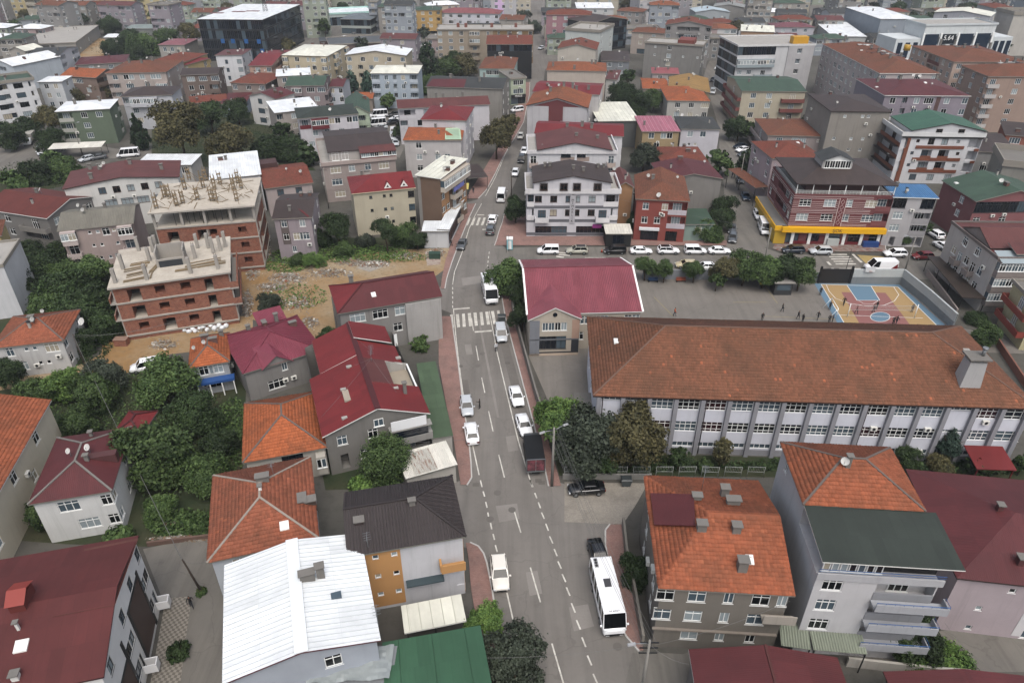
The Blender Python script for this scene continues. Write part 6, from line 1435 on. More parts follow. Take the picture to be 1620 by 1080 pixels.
for k,(x,y) in enumerate(((287,520),(293,523),(300,518),(305,522),(311,516),(316,521),(309,525),(322,519),(328,523),(334,518),(340,521),(347,517),(352,520),(358,517),(299,526),(316,512),(303,513),(345,513),(420,378),(424,382),(416,384))):
 o = link('rubble_sack',sm[k % 3],None,P(x,y),rng.uniform(0,6)); s_ = rng.uniform(.75,1.1); o.scale = (s_,s_,s_); tag(o,'bulging white rubble sack dumped at the foot of the unfinished blocks','sack','rubble sacks')
for lab,x,y,dx,dy,m in (('stack of red bricks on the muddy site',194,545,2.0,1.2,BRICK),('dark green skip-like crate on the lot beside the pavement',688,408,2.2,1.2,plain('skip_green','#2f4a3e',.6)),('white board leaning at the lilac house',470,407,1.1,.2,PVC)):
 t = thing('site_crate',lab,'site clutter',P(x,y)); mb = MB(); mb.box(-dx / 2,dx / 2,-dy / 2,dy / 2,0,1.1); mb.obj('crate_body',[m],t); mb = MB(); mb.box(-dx / 2 - .06,dx / 2 + .06,-dy / 2 - .06,dy / 2 + .06,1.1,1.2); mb.obj('crate_rim',[m],t)
# ================= upper west side =================
FILLT = []
b = QB('black_glass_office','big black glass office building with white roof and a lattice mast','office block',(311,32),(415,33),(497,8),16.5,'#2c2f33','monoF',S_WHITE,.2,front=['XXXXXX','XXXXXX','XXXXXX','XXXXXX'],right=['XXXXXX','XXXXXX','XXXXXX','XXXXXX'],sh=4.0,fas=plain('bronze_edge','#4b4438',.5))
x,y,z = b.on(420,18); mb = MB()
for sx in (-.8,.8):
 for sy in (-.8,.8): mb.beam((x + sx,y + sy,z),(x + sx * .5,y + sy * .5,z + 7),.12)
for k in range(7):
 for a_,b_ in (((-1,-1),(1,-1)),((1,-1),(1,1)),((1,1),(-1,1)),((-1,1),(-1,-1))): f = .8 - .3 * k / 7; mb.beam((x + a_[0] * f,y + a_[1] * f,z + k),(x + b_[0] * f * .95,y + b_[1] * f * .95,z + k + 1),.07)
mb.obj('lattice_mast',[DARKMETAL],b.roofobj)
for p_ in ((343,21),(378,19),(400,18)): b.skylight(p_,6,2.2,plain('roof_red','#6f3a3a',.6),'roof_unit')
GL = plain('glass_blue','#2f5f9a',.1)
M,W = b.frame('front')
for f,z_ in ((.3,7.3),(.46,7.3),(.67,7.3),(.87,7.3),(.9,3.4)): mb = MB(); mb.box(W * f,W * f + 1.6,-.25,-.02,z_,z_ + 1.8); b.part('open_vent',mb,GL,M)
def far(name,lab,p,q,r,z,wc,kind,rm,rise=1.5,front=None,right=None,left=None,cat=AH,**k): return QB(name,lab,cat,p,q,r,z,wc,kind,rm,rise,front,left,right,**k)
W3 = ['.w.w.w.','.w.w.w.','.w.w.w.']; W4 = ['w.w.w.w','w.w.w.w','w.w.w.w','w.w.w.w']; S2 = ['w.w','w.w','w.w','w.w']
far('white_house','white house with maroon roof and dark shuttered windows below the black office',(340,93),(384,92),(402,78),10,'#bfc2c6','monoF',S_MAR2,1,['.n.w','.n.w','.n.w'],S2,fm=PVC_DARK)
far('peach_house','peach house with maroon roof touching the white shuttered house',(392,105),(430,105),(442,80),9.5,'#b58e78','gableU',S_RED,1.5,['.w.w','.b.b','.w.w'],['bb','bb','bb'])
far('cream_apartment_house','cream apartment house with wide white hipped roof near the black office',(445,88),(518,90),(558,73),11,'#bfb08c','hip',S_CREAM,1.6,['g.w.nw.g','g.w.nw.g','w.w.nw.w','w.w..w.w'],['w.g.w.g','w.g.w.g','w.w.w.w'])
far('cream_apartment_house','cream house with white gabled roof and corner terrace behind the pale blue house',(545,88),(643,89),14,11.5,'#b8ab8e','gableV',S_WHITE,1.6,['w.w.w.w.w','w.b.w.w.b.w','w.b.w.w.b.w','w...w.w'],ch=[(612,72),(635,77)],dish=[(611,76)])
far('pale_blue_house','pale blue apartment house with cream roof and stacked corner balconies',(585,117),(662,117),(660,104),11.4,'#98a9b8','hip',S_CREAM,1.0,['bb.w.b.w.bb','bb.w.b.w.bb','bb.w.b.w.bb','..s..b.s..'],bal=wall('#a8b6c4'))
b = far('beige_apartment_block','long beige and mustard apartment block with chimneys near the red-topped black block',(690,48),(845,48),13,13.5,'#a09078','flat',CONC_LIGHT,.4,['w.w.w.gg.n.n.w.w.w','w.w.w.gg.n.n.w.w.w','w.w.w.BB.n.n.w.w.w','w.w.w.BB.n.n.w.w.w'])
b.panel('front',.58,1,.3,13.2,wall('#8d6e3e',.25),'painted_panel',.02)
for f in (-.3,-.22,.05,.3): b.block('chimney',(b.W * f,b.W * f + 1.2,0,1.2,13.5,15.2),wall('#8a4b3a'))
far('red_topped_block','black clad block with red tiled roof at the road',(769,71),(843,71),(843,56),12.8,'#25272a','gableU',T_RED,1.4,['XXXX','....','....','SSS'],S2)
far('teal_house','pale teal house with brown hipped tiles by the road',(757,109),(813,110),(815,92),9,'#93b0ac','hip',T_BR,1.7,['.WW.W','.W.W','.w.w'])
b = far('pale_green_house','pale green house with a black shop sign at the road',(807,126),(834,124),14,8.6,'#a5b394','flat',CONC,.5,['.WW.','.WW.','SSSS'],S2)
M,W = b.frame('front'); mb = MB(); mb.box(.1,W - .1,-.4,-.003,2.4,3.4); b.part('shop_sign',mb,BLK,M); text('PERDE',b.root,(0,-b.d / 2 - .43,2.9),.95,PVC)
b = far('grey_block','grey stained block with half maroon half black roof beside the pale green house',(673,138),(796,142),(800,124),11,'#8e8a82','gableU',S_DGREY,1.5,['..........','..........'],S2,dirt=.7,ch=[(713,124),(766,122),(759,128)])
roofpatch(b,((675,137),(734,139),(738,126),(684,125)),S_MAR,'maroon_sheet',.1)
b = far('white_apartment_house','white house with hipped crimson roof facing the road tree',(665,190),(738,192),(759,170),12.3,'#b9b7bd','hip',S_RED,1.6,['......','......'],['w.w.w','w.w.w','w.w.w','w.w.w'])
far('white_apartment_house','white apartment house with maroon roof and dark framed windows beside the car park',(629,173),(776,166),10,10.2,'#bcbac0','gableU',S_MAR2,1.3,['bb.W.w.....','b.w.W......','.w.W......'],['bb','bb'],fm=PVC_DARK,ch=[(690,154),(701,155),(732,153)])
b = far('tiled_house','white house with orange tiles and a pale green striped terrace roof',(637,223),(731,223),(729,202),9.6,'#b5b1b0','hip',T_NEW,1.4,['.w....','.w.ww.','.w.w..'],['w.w','w.w'])
roofpatch(b,((704,222),(730,222),(728,204),(705,204)),sheet('#a9c4a8',.5,.5,.1,.5),'striped_sheet',.25)
b = far('tan_apartment_house','tan apartment house with dark attic roof and glazed red lean-to',(508,263),(628,252),(612,214),9.0,'#9f8f88','flat',CONC_LIGHT,.7,['.W.w.w.W.','.W.w.w.W.','.W.w..W.'],S2,['bb','bb','bb'],fas=wall('#a8958d'))
x0,x1,y0,y1 = -b.W / 2 + 2.2,b.W / 2 - .4,-b.D / 2 + 2.5,b.D / 2 - .3
mb = MB(); mb.box(x0,x1,y0,y1,9.1,11.2,skip='ud'); mb.obj('attic_wall',[wall('#a8a29c')],b.root)
b.roof('gableU',S_CHOC,1.2,box=(x0 - .3,x1 + .3,y0 - .3,y1 + .3),z=11.2,name='attic_roof',fascia=FB); b.gables = None
mb = MB(); x_ = 0.5; mb.box(x_,b.W / 2 - .2,-b.D / 2 + .1,y0 - .31,9.1,10.1); mb.obj('glazed_room',[plain('lean_red','#6f3c38',.7)],b.root)
mb = MB(); mb.slope([(x_ - .2,-b.D / 2 - .2,11.2),(b.W / 2,-b.D / 2 - .2,11.2),(b.W / 2,y0 + .6,11.9),(x_ - .2,y0 + .6,11.9)]); mb.poly([(x_ - .2,y0 + .6,11.8),(b.W / 2,y0 + .6,11.8),(b.W / 2,-b.D / 2 - .2,11.1),(x_ - .2,-b.D / 2 - .2,11.1)]); mb.obj('lean_to_roof',[S_MAR2],b.root)
for k in range(8): b.window(Matrix.Translation((x_ + .1,-b.D / 2 + .02,0)),k * (b.W / 2 - .6) / 8,10.1,(b.W / 2 - .6) / 8 - .05,1.0)
for k in range(2): b.window(Matrix.Translation((x0 + .6,y0 - .08,0)),k * 2.2,9.2,1.6,1.9)
b = far('white_apartment_house','white house with grey hipped roof and dark red balcony bands',(470,189),(568,181),(566,164),10,'#b9b6bd','hip',S_DGREEN,1.2,['bbgggww.ww','..w.w.BB..','.w..w..w.'],['bb','bb','bb'],bal=plain('deep_red','#6a2028',.6),dish=[(523,178)])
far('white_roofed_house','grey house with flat white roof beside the red balcony bands',(434,180),(506,172),(505,154),8.4,'#a39a92','monoB',S_WHITE,.3,['b.w.w.','b.w.w.','b.w..'],cat='house')
far('green_roofed_house','grey-pink house with moss green roof and long front windows',(450,137),(513,136),(519,120),8.6,'#8f7f80','gableU',S_GREEN2,1.3,['.gg.W.W','.w.W.w.','.w.w.w.'],['BB','BB'],cat='house')
far('white_roofed_house','house with white sheet hip behind the moss green roof',(436,122),(492,119),(503,107),9,'#9b8f86','hip',S_WHITE,1.0,W3,cat='house')
far('white_house','white house with dark red gable and paired black windows',(392,152),(437,158),9,8.6,'#c3c2c0','gableV',S_MAR,1.4,['.w..','.W..','.W..'],fm=PVC_DARK,cat='house')
far('green_gable_house','light green house with curved green gable roof next to the car park',(545,182),(586,180),(575,156),8.4,'#a3b79a','gableV',S_GREEN2,2.2,['.bb','.bb'],['bb','bb'],cat='house')
far('small_house','little white and blue house with dark hip between moss roof and conifers',(520,138),(543,138),(541,125),6.5,'#b2b9c4','gableU',S_MAR,1.2,['w.w','w.w'],cat='house')
far('small_house','low house with orange roof half hidden by the conifers',(556,157),(590,157),8,4,'#8f8072','gableU',T_NEW,1.2,cat='house')
far('tiled_house','brown house with patched red and brown tiled hip below the peach house',(363,132),(420,134),(434,117),7.6,'#8f7e74','hip',T_RED,1.5,['w.w.w','w.w.w'],['bb','bb'],cat='house')
far('low_tiled_house','long low house with brown tiles and roof box beside the big trees',(300,165),(360,160),8,4,'#8a7f76','gableU',T_RED,1.4,cat='house')
far('low_house','low house with maroon roof and blue wall beside the big trees',(347,166),(388,165),(388,151),4,'#7f8fa2','monoB',S_MAR,.8,['w.w'],cat='house')
far('brown_house','brown brick house with dark roof and orange trim above the big trees',(284,120),(345,118),(350,107),9.4,'#7a675c','gableU',S_CHOC,1.1,['.W.W.W','.w.w.bb','.w.w.bb'],['n.n','n.n'],cat='house')
far('pinkish_apartment_house','broad pinkish apartment house with orange-brown roof and chimneys',(165,117),(263,115),(273,96),10.5,'#a89a92','hip',T_BR,1.9,['.w.ww.w.ww.','bb.W..w.gg','bb.w..w.bb'],['w.w.','w.w.','w.w.'],ch=[(205,100),(224,99),(241,96)])
far('orange_roofed_house','yellow house with two orange-brown roofs behind the pinkish one',(231,100),(283,102),(287,84),9.5,'#b39a5c','hip',T_RED,1.5,['w.w'],['BB','BB'],cat='house')
far('crimson_house','yellow-walled house with crimson roof below the mosque-like windows',(287,106),(333,93),(320,81),8.5,'#b49c5a','hip',S_RED,1.6,['w.w','w.w'],['w.w','w.w'],cat='house')
far('arched_house','grey house with pale pink roof and arched windows',(249,72),(292,72),(288,62),6,'#9c9890','hip',sheet('#8f5a60',.3),1,['.f.f.f.'],cat='house')
far('orange_roofed_house','brown brick house with orange roof next to the white modern blocks',(94,121),(152,124),(159,111),8.4,'#8a7264','gableU',T_NEW,1.7,['.WW..','.w.w.'],['b','b'],cat='house')
far('maroon_roofed_house','low long house with black and maroon roof below the raw concrete block',(118,104),(199,99),(200,87),6,'#8b8680','hip',S_MAR,1.3,['.w.w.','.w.w.'],cat='house')
far('dark_roofed_house','white gabled house with charcoal roof below the raw concrete block',(41,90),(92,89),(90,75),9.4,'#b8bac0','gableU',S_DGREY,1.4,['...','...'],['b.b','b.b'],cat='house')
far('pale_house','pale blue gabled house at the photo edge',(-18,102),(20,106),(14,82),9,'#a8b4be','gableV',S_WHITE,1.8,['.b.','.b.','.b.'],cat='house')
far('beige_house','small beige house with balconies behind the pale blue gable',(12,80),(40,82),9,8.5,'#a9a296','gableV',S_CREAM,1.4,['.w.','.b.','.b.'],['bb','bb','bb'],cat='house')
far('green_apartment_house','green house with white roof and stacked corner balconies by the parked van',(86,178),(174,173),(191,157),9.8,'#65785f','hip',S_WHITE,.8,['bb.w.w.','bb.w...','bb.w...'],['....b','....b','...b.'],bal=wall('#a6a79c'),ch=[(119,165),(158,160)])
far('white_house','white house with brown hipped roof behind the green house',(190,154),(273,151),(284,137),10,'#afb2ba','hip',S_CHOC,1.5,['bgggg..','.w.w...','.w.w..'],['...','...'],ch=[(236,140)])
far('modern_white_block','white block with dark balcony frames at the photo edge',(-36,137),(55,126),12,12,'#c0c2c4','flat',S_GREEN2,.8,['b.Wb.W.b','b.Wb.W.b','b.Wb.W.b','b.Wb.W.b'],['bb','bb','bb'],fm=PVC_DARK,bal=wall('#c0c2c4',.1))
far('modern_white_block','smaller white block with a white roof beside the dark-framed one',(58,131),(98,130),9,9.5,'#b7bcc0','hip',S_WHITE,.8,['.w.w.','.w.w.','.w.w.'],['w','w','w'])
b = far('concrete_shell','raw concrete shell building with flat pale roof at the upper edge',(28,72),(120,68),(96,43),5.0,'#98958c','flat',CONC_LIGHT,.3,['...GG...'],['.w.'],cat='building',sh=4)
far('concrete_shell','smaller raw concrete box in front of the concrete shell',(88,74),(119,72),8,3.5,'#8f8c85','flat',CONC,.3,cat='building')
def tower(lab,p,q,d,zb,wc,rows,right=None,kind='hip',rm=None,name='apartment_block',**k): return QB(name,lab,AH,p,q,d,0,wc,kind,rm or T_RED,1.5,rows * 2,None,right * 2 if right else None,zb=zb,**k)
tower('ochre apartment block at the top corner of the photo',(4,-30),(48,-30),16,37,'#b3a066',W4,S2)
tower('yellow-cream apartment block beside the ochre one at the top',(44,-32),(75,-34),16,30,'#bdb083',W4,S2)
tower('grey-mauve apartment block in the top row above the conifers',(78,-36),(126,-36),14,22,'#8f8c94',W4,S2)
tower('cream apartment block with brown balconies in the top row',(126,-40),(198,-42),14,26,'#b9ab80',['w.bb.w.w.bb','w.bb.w.w.bb','w.bb.w.w.bb','w.bb.w.w.bb','w.bb.w.w.bb'],S2)
tower('yellow apartment block with stepped end balconies in the top row',(170,-34),(250,-40),12,36,'#bfae72',['w.w.bb.w.w','w.w.bb.w.w','w.w.bb.w.w','w.w.bb.w.w','w.w.bb.w.w'],['BB','BB','BB','BB'])
tower('slate-grey apartment block in the top row beside the black office',(256,-28),(318,-30),14,24,'#8d9198',W4,S2)
tower('pale grey apartment block at the top edge behind the black office',(330,-30),(396,-32),14,8,'#9c9aa0',W4,S2)
for lab,p,q,r,z,wc,rm in (('grey metal shed among trees below the yellow apartment block',(198,46),(246,46),(242,39),3,'#7f837f',sheet('#8a9694',.4)),('grey-green shed roof beside the black office',(255,41),(300,41),(292,31),3.5,'#80847c',sheet('#7d8c80',.4)),('white-roofed hut among trees below the concrete shell',(163,60),(212,60),(208,54),3,'#9a9a94',S_WHITE)):
 QB('metal_shed',lab,'shed',p,q,r,z,wc,'gableU',rm,.7)
b = QB('showroom','white and teal roadside showroom with long sign band','shop',(508,24),(592,20),22,6,'#a9bab8','flat',S_WHITE,.8,front=['SSSS'],fas=plain('teal_band','#9fc4bd',.6),sh=5)
b = QB('glass_pavilion','two-storey pavilion with dark green glass and grey hipped roof','shop',(537,31),(586,32),(580,22),7,'#9aa59f','hip',sheet('#6f777c',.5),1.4,front=['XXXX','SSSS'],right=['XX','SS'],sh=3.4)
QB('grey_apartment_house','grey-beige apartment house with green hip beside the yellow house at the top',AH,(596,12),(655,12),14,12.5,'#918d86','hip',S_GREEN2,1.7,front=['.w.w.bbb.w','.w.w.bbb.w','.w.w.bbb.w','.w.w.bbb.w'],right=S2)
QB('grey_apartment_house','slim blue-grey block squeezed beside the green hip at the top',AH,(581,4),(597,4),14,14,'#8f98a3','flat',CONC,.5,front=['BB','BB','BB','BB'],left=S2)
QB('yellow_apartment_house','bright yellow apartment house with green roof in the top row',AH,(652,17),(697,17),13,12,'#c09634','hip',S_GREEN2,1.3,front=['g.w.w.b','g.w.w.b','g.w.w.b','SSSS'])
QB('white_apartment_house','long white house with faded red hipped roof in the top row',AH,(694,21),(790,23),14,9.5,'#b8bac4','hip',sheet('#8d5354',.3),1.8,front=['W.w.W.w.w.W.w','w.W.w.W.w.w.W','w.w.w.w'],right=S2,ch=[(710,9),(750,9),(759,12)])
b = QB('grey_tower','pale grey block with a tall white and purple poster at the top edge',AH,(775,-12),(818,-12),14,18,'#a8a8ac','flat',CONC,.5,front=W3,right=S2)
b.panel('front',.15,.5,7,16.5,plain('poster_lilac','#b79fc0',.6),'poster',.08)
QB('flat_market','low dark grey flat market hall with red edge beyond the pale cream roofs','market hall',(520,72),(640,66),20,4.0,'#74605c','flat',sheet('#5d6062',.8),.4)
QB('petrol_canopy','small dark roofed workshop beside the showroom junction','workshop',(505,66),(548,64),8,3.6,'#6a4a40','monoB',sheet('#50555a',.4),.3)
for lab,p,q,r,z,wc,kind,rm,fr in (
 ('cream block behind the pink crossroads block',(912,-2),(980,-2),12,9,'#b5ae98','hip',T_RED,W3),
 ('white hall roof beyond the pink crossroads block',(912,14),(972,14),14,7,'#b0b2b2','monoB',S_WHITE,W3),
 ('brown-roofed house behind the black glazed corner block',(975,18),(1018,20),12,10,'#98918c','hip',T_BR,W3),
 ('white multi-storey block with grey balconies at the top centre',(1014,-22),(1070,-24),13,19,'#a9a7aa','flat',CONC,['w.bb.w.bb','w.bb.w.bb','w.bb.w.bb','w.bb.w.bb','w.bb.w.bb']),
 ('mauve-grey block next to the white multi-storey one',(1066,-20),(1100,-22),13,18,'#8f8a90','flat',CONC,W4),
 ('pale blue sheet hall behind the red gabled attic',(1100,20),(1156,20),16,7,'#98a2a8','gableV',sheet('#a9b8c0',.5),None),
 ('grey-roofed hall at the top centre',(1128,11),(1178,13),14,8,'#8d8b86','gableV',sheet('#8f918e',.5),None),
 ('red tiled house on the narrow street bend',(1124,37),(1163,37),12,7,'#a08f84','hip',T_RED,W3),
 ('white house with charcoal roof near the narrow street top',(1170,36),(1212,36),12,7.5,'#b3b7bd','gableU',S_DGREY,W3),
 ('white and orange rooftop house before the lilac one',(1172,50),(1226,52),8,14,'#b58a5e','monoB',S_CREAM,None),
 ('lilac house with dusty red roof above the white commercial building',(1226,44),(1290,44),12,9,'#a8a7b0','hip',sheet('#7c4a50',.3),['.w.W.w.','.w.w.w.']),
 ('white house with black balconies and dark roof near the top',(1230,21),(1278,22),10,9,'#b0b4ba','gableU',S_DGREY,['bbb','w.w']),
 ('green-roofed house at the top edge',(1225,6),(1276,6),12,8,'#9c9890','hip',S_GREEN2,W3),
 ('white house with grey shed roofs between two top streets',(1312,22),(1362,22),11,9,'#b2b6ba','gableU',S_DGREY,['w.bb','w.w.']),
 ('green-grey roofed house at the top between two streets',(1316,2),(1360,2),11,9,'#a3a5a0','hip',S_GREEN2,W3),
 ('small red shed beside the white market roof',(1303,39),(1333,39),6,4,'#7a3c38','monoB',S_RED,None),
 ('white ribbed roof hall behind the long pink-grey block',(1317,58),(1372,59),(1368,41),6,'#a9acaa','monoB',S_WHITE,None),
 ('blue-grey building with white octagonal roof behind the banner office',(1393,31),(1453,31),(1450,12),13,'#8e9ba8','hip',S_WHITE,['.','.']),
 ('large pale grey gabled hall behind the banner office',(1477,20),(1568,27),16,17,'#a3a5ad','gableV',S_CREAM,['.w.w.w.','.......']),
 ('white gridded apartment block at the top beside the banner office',(1574,14),(1610,14),16,15,'#aeb2b0','hip',T_RED,W4),
 ('plain pale block at the top corner',(1604,24),(1660,24),14,17,'#b1aca2','flat',CONC,None),
 ('orange rendered house with dark flat roof below the salmon block',(1590,214),(1660,220),9,8,'#a4553a','monoB',S_CHOC,['W.','w.']),
 ('grey house with dark felt roof before the salmon block',(1536,240),(1612,244),(1602,222),7.5,'#8f8e8c','monoB',S_CHOC,['..W.','.w.w']),
 ('stained raw concrete gable at the photo edge above the green roof',(1585,262),(1680,272),14,10,'#8b8a80','flat',CONC,['....'])):
 QB('town_building',lab,'building',p,q,r,z,wc,kind,rm,1.4,front=fr,right=S2 if fr else None,left=None)
DONE = [(o.location.xy.copy(),15) for o in COL.objects if o.parent is None and o.get('category') in (AH,'building','house','office block','shop','hall','market hall','workshop','shed')]
rf_ = random.Random(12)
WN = [('grey','#8f8d8a'),('cream','#b3aa94'),('white','#b9babc'),('pink','#a8908e'),('mauve','#938a94'),('blue-grey','#8f99a3'),('stone','#9a958c'),('pale green','#98a48f')]
RN = [('red',T_RED,'hip'),('orange',T_OR,'hip'),('brown',T_BR,'gableU'),('white',S_WHITE,'hip'),('maroon',S_MAR2,'gableU'),('flat grey',CONC,'flat'),('charcoal',S_DGREY,'gableU'),('green',S_GREEN2,'hip')]
LM = [(150,'the ochre apartments'),(330,'the yellow apartments'),(510,'the black office'),(700,'the showroom'),(870,'the lilac poster block'),(1020,'the pink crossroads block'),(1200,'the narrow street'),(1400,'the two top streets'),(9999,'the banner office')]
ROADX = ((836,866),(1282,1304),(1368,1386))
nfill = 0
for row,y in enumerate((62,46,32,20,9,-1,-11,-20,-30,-40)):
 x = -140 + rf_.uniform(0,30)
 while x < 1770:
  z = rf_.choice((9,9,12,12,15,15,18)) if y < 20 else rf_.choice((6,7,9))
  c = P(x,y,z); w = rf_.uniform(10,19); d_ = rf_.uniform(9,14); xm = x + w / pxm(x,y,z) / 2; c = P(xm,y,z); c.y += d_ / 2
  free = all((c.xy - q).length > k_ + 2 for q,k_ in DONE) and not any(a - 6 < xm < b_ + 6 for a,b_ in ROADX) and not (60 > y > 35 and 480 < xm < 720) and not (y > 30 and 395 < xm < 600) and not (y > 15 and 90 < xm < 300)
  if free and rf_.random() < .93:
   wn_,wc_ = rf_.choice(WN); rn_,rm_,kd_ = rf_.choice(RN); lm = next(t for k_,t in LM if xm < k_); n_ = max(2,int(w / 3.2)); rows_ = [''.join(rf_.choice(('w','w','w','b','W','.')) for _ in range(n_)) for _ in range(int(z / 2.9))]
   QB('town_building',f'{wn_} house with {rn_} roof, {len(rows_)} floors, row {["one","two","three","four","five","six","seven","eight","nine","ten"][row]} beyond {lm}','building',(x,y + rf_.uniform(-1,1)),(x + w / pxm(x,y,z),y + rf_.uniform(-1.2,1.2)),d_,z,wc_,kd_,rm_,1.5 if kd_ != 'flat' else .5,front=rows_,right=['w.w'] * len(rows_) if xm < 810 else None,left=['w.w'] * len(rows_) if xm > 810 else None,group='far rows of the town',ch=() if kd_ == 'flat' else [(x + .3 * w / pxm(x,y,z),y - 3)])
   DONE.append((c.xy.copy(),max(w,d_) / 2 + 6)); nfill += 1
  x += w / pxm(x,y,z) * rf_.uniform(.5,.8)
for k in range(60):
 x,y = rf_.uniform(-40,1660),rf_.choice((40,25,12,0,-10,-20)) + rf_.uniform(-4,4)
 c = P(x,y)
 if all((c.xy - q).length > 10 for q,k_ in DONE): FILLT.append((x,y,rf_.uniform(2.5,5),rf_.uniform(6,11),rf_.choice(('dark','mid','brown','olive')),next(t for k_,t in LM if x < k_),'higher up' if y < 0 else 'half way up' if y < 20 else 'lower down'))
# ================= vehicles =================
def paint(name,col):
 m = plain(name,col,.28,0,.5); m.node_tree.nodes['Principled BSDF'].inputs['Coat Weight'].default_value = .6; m.node_tree.nodes['Principled BSDF'].inputs['Coat Roughness'].default_value = .06
 return m
PT = {'white': paint('car_white','#dfe1e3'),'silver': paint('car_silver','#b0b5b9'),'black': paint('car_black','#121417'),'grey': paint('car_grey','#55595d'),'beige': paint('car_beige','#cfccc4'),'blue': paint('car_blue','#2c4258'),'navy': paint('car_navy','#182636'),'red': paint('car_red','#7c1a20'),'cream': paint('car_cream','#b3a888'),'champ': paint('car_champagne','#a5a598')}
TYRE = plain('tyre','#151515',.85); RIM = plain('rim_alloy','#8a8d90',.35,.7); LAMP = plain('head_lamp','#c2c6c8',.15); TAIL = plain('tail_lamp','#6e1014',.25); PLATE = plain('plate','#c8c8c4',.5); PLASTIC = plain('black_plastic','#1d1e20',.6)
CARGLASS = plain('car_glass','#0e1214',.16,0,.25)
def ring(mb,x,hw,zb,zt,cr=.12):
 pts = [(hw * .86,zb),(hw * .98,zb + .12),(hw,zb + (zt - zb) * .5),(hw * .98,zt - cr),(hw * .88,zt),(0,zt + .025)]
 full = pts + [(-p[0],p[1]) for p in reversed(pts[:-1])]; i = len(mb.v)
 for y,z in full: mb.v.append((x,y,z))
 return i,len(full)
def loft(mb,st,m=0):
 rs = [ring(mb,*s) for s in st]
 for (a,n),(b,_) in zip(rs,rs[1:]):
  for t in range(n): u = (t + 1) % n; mb.smooth.add(len(mb.f)); mb.f.append((a + t,b + t,b + u,a + u)); mb.m.append(m)
 mb.f.append(tuple(rs[0][0] + t for t in range(rs[0][1]))); mb.m.append(m); mb.f.append(tuple(rs[-1][0] + t for t in reversed(range(rs[-1][1])))); mb.m.append(m)
SPEC = {  # stations (x, half width, bottom, top) rear->front; cabin: (rear base, rear top, front top, front base), belt z, roof z, half widths base/top
 'sedan': ([(-2.25,.68,.42,.82),(-2.15,.82,.3,.95),(-1.4,.9,.26,1.0),(0,.91,.24,.96),(1.0,.9,.25,.95),(1.7,.87,.27,.86),(2.15,.76,.32,.72),(2.25,.6,.4,.62)],(-1.75,-1.05,.3,1.05),.94,1.44,.8,.62),
 'hatch': ([(-2.0,.7,.42,.9),(-1.93,.83,.3,1.0),(-1.2,.88,.26,1.0),(0,.89,.24,.98),(.9,.88,.25,.96),(1.6,.85,.27,.88),(1.98,.74,.32,.74),(2.05,.6,.4,.62)],(-1.95,-1.6,.2,.98),.96,1.5,.8,.64),
 'suv': ([(-2.2,.72,.5,1.0),(-2.12,.87,.38,1.1),(-1.3,.92,.34,1.1),(0,.93,.32,1.06),(1.0,.92,.33,1.05),(1.75,.89,.36,.98),(2.15,.8,.42,.82),(2.24,.64,.5,.7)],(-2.1,-1.7,.3,1.1),1.05,1.66,.84,.7),
 'combi': ([(-2.2,.78,.45,1.1),(-2.15,.88,.32,1.15),(-1.2,.91,.28,1.12),(0,.92,.26,1.08),(1.0,.91,.27,1.05),(1.75,.88,.3,.98),(2.12,.78,.36,.8),(2.2,.64,.44,.68)],(-2.16,-2.05,.55,1.3),1.06,1.82,.85,.75),
 'minibus': ([(-2.95,.86,.5,1.2),(-2.9,.97,.36,1.25),(-1.2,.99,.34,1.25),(1.2,.99,.34,1.25),(2.0,.97,.35,1.2),(2.6,.93,.38,1.05),(2.9,.8,.45,.85)],(-2.9,-2.8,1.5,2.3),1.22,2.5,.96,.86),
 'panelvan': ([(-2.9,.88,.5,1.2),(-2.85,.98,.36,1.25),(-1.2,1.0,.34,1.25),(1.2,1.0,.34,1.25),(2.0,.98,.35,1.2),(2.6,.94,.38,1.05),(2.9,.8,.45,.85)],(-2.86,-2.8,1.3,2.2),1.22,2.4,.97,.88),
 'bus': ([(-3.85,1.0,.5,1.5),(-3.8,1.13,.36,1.55),(-1.2,1.15,.34,1.55),(1.2,1.15,.34,1.55),(3.3,1.15,.34,1.5),(3.75,1.1,.38,1.3),(3.88,.98,.46,1.1)],(-3.82,-3.75,3.15,3.72),1.5,3.0,1.13,1.08),
}
PROT = {}
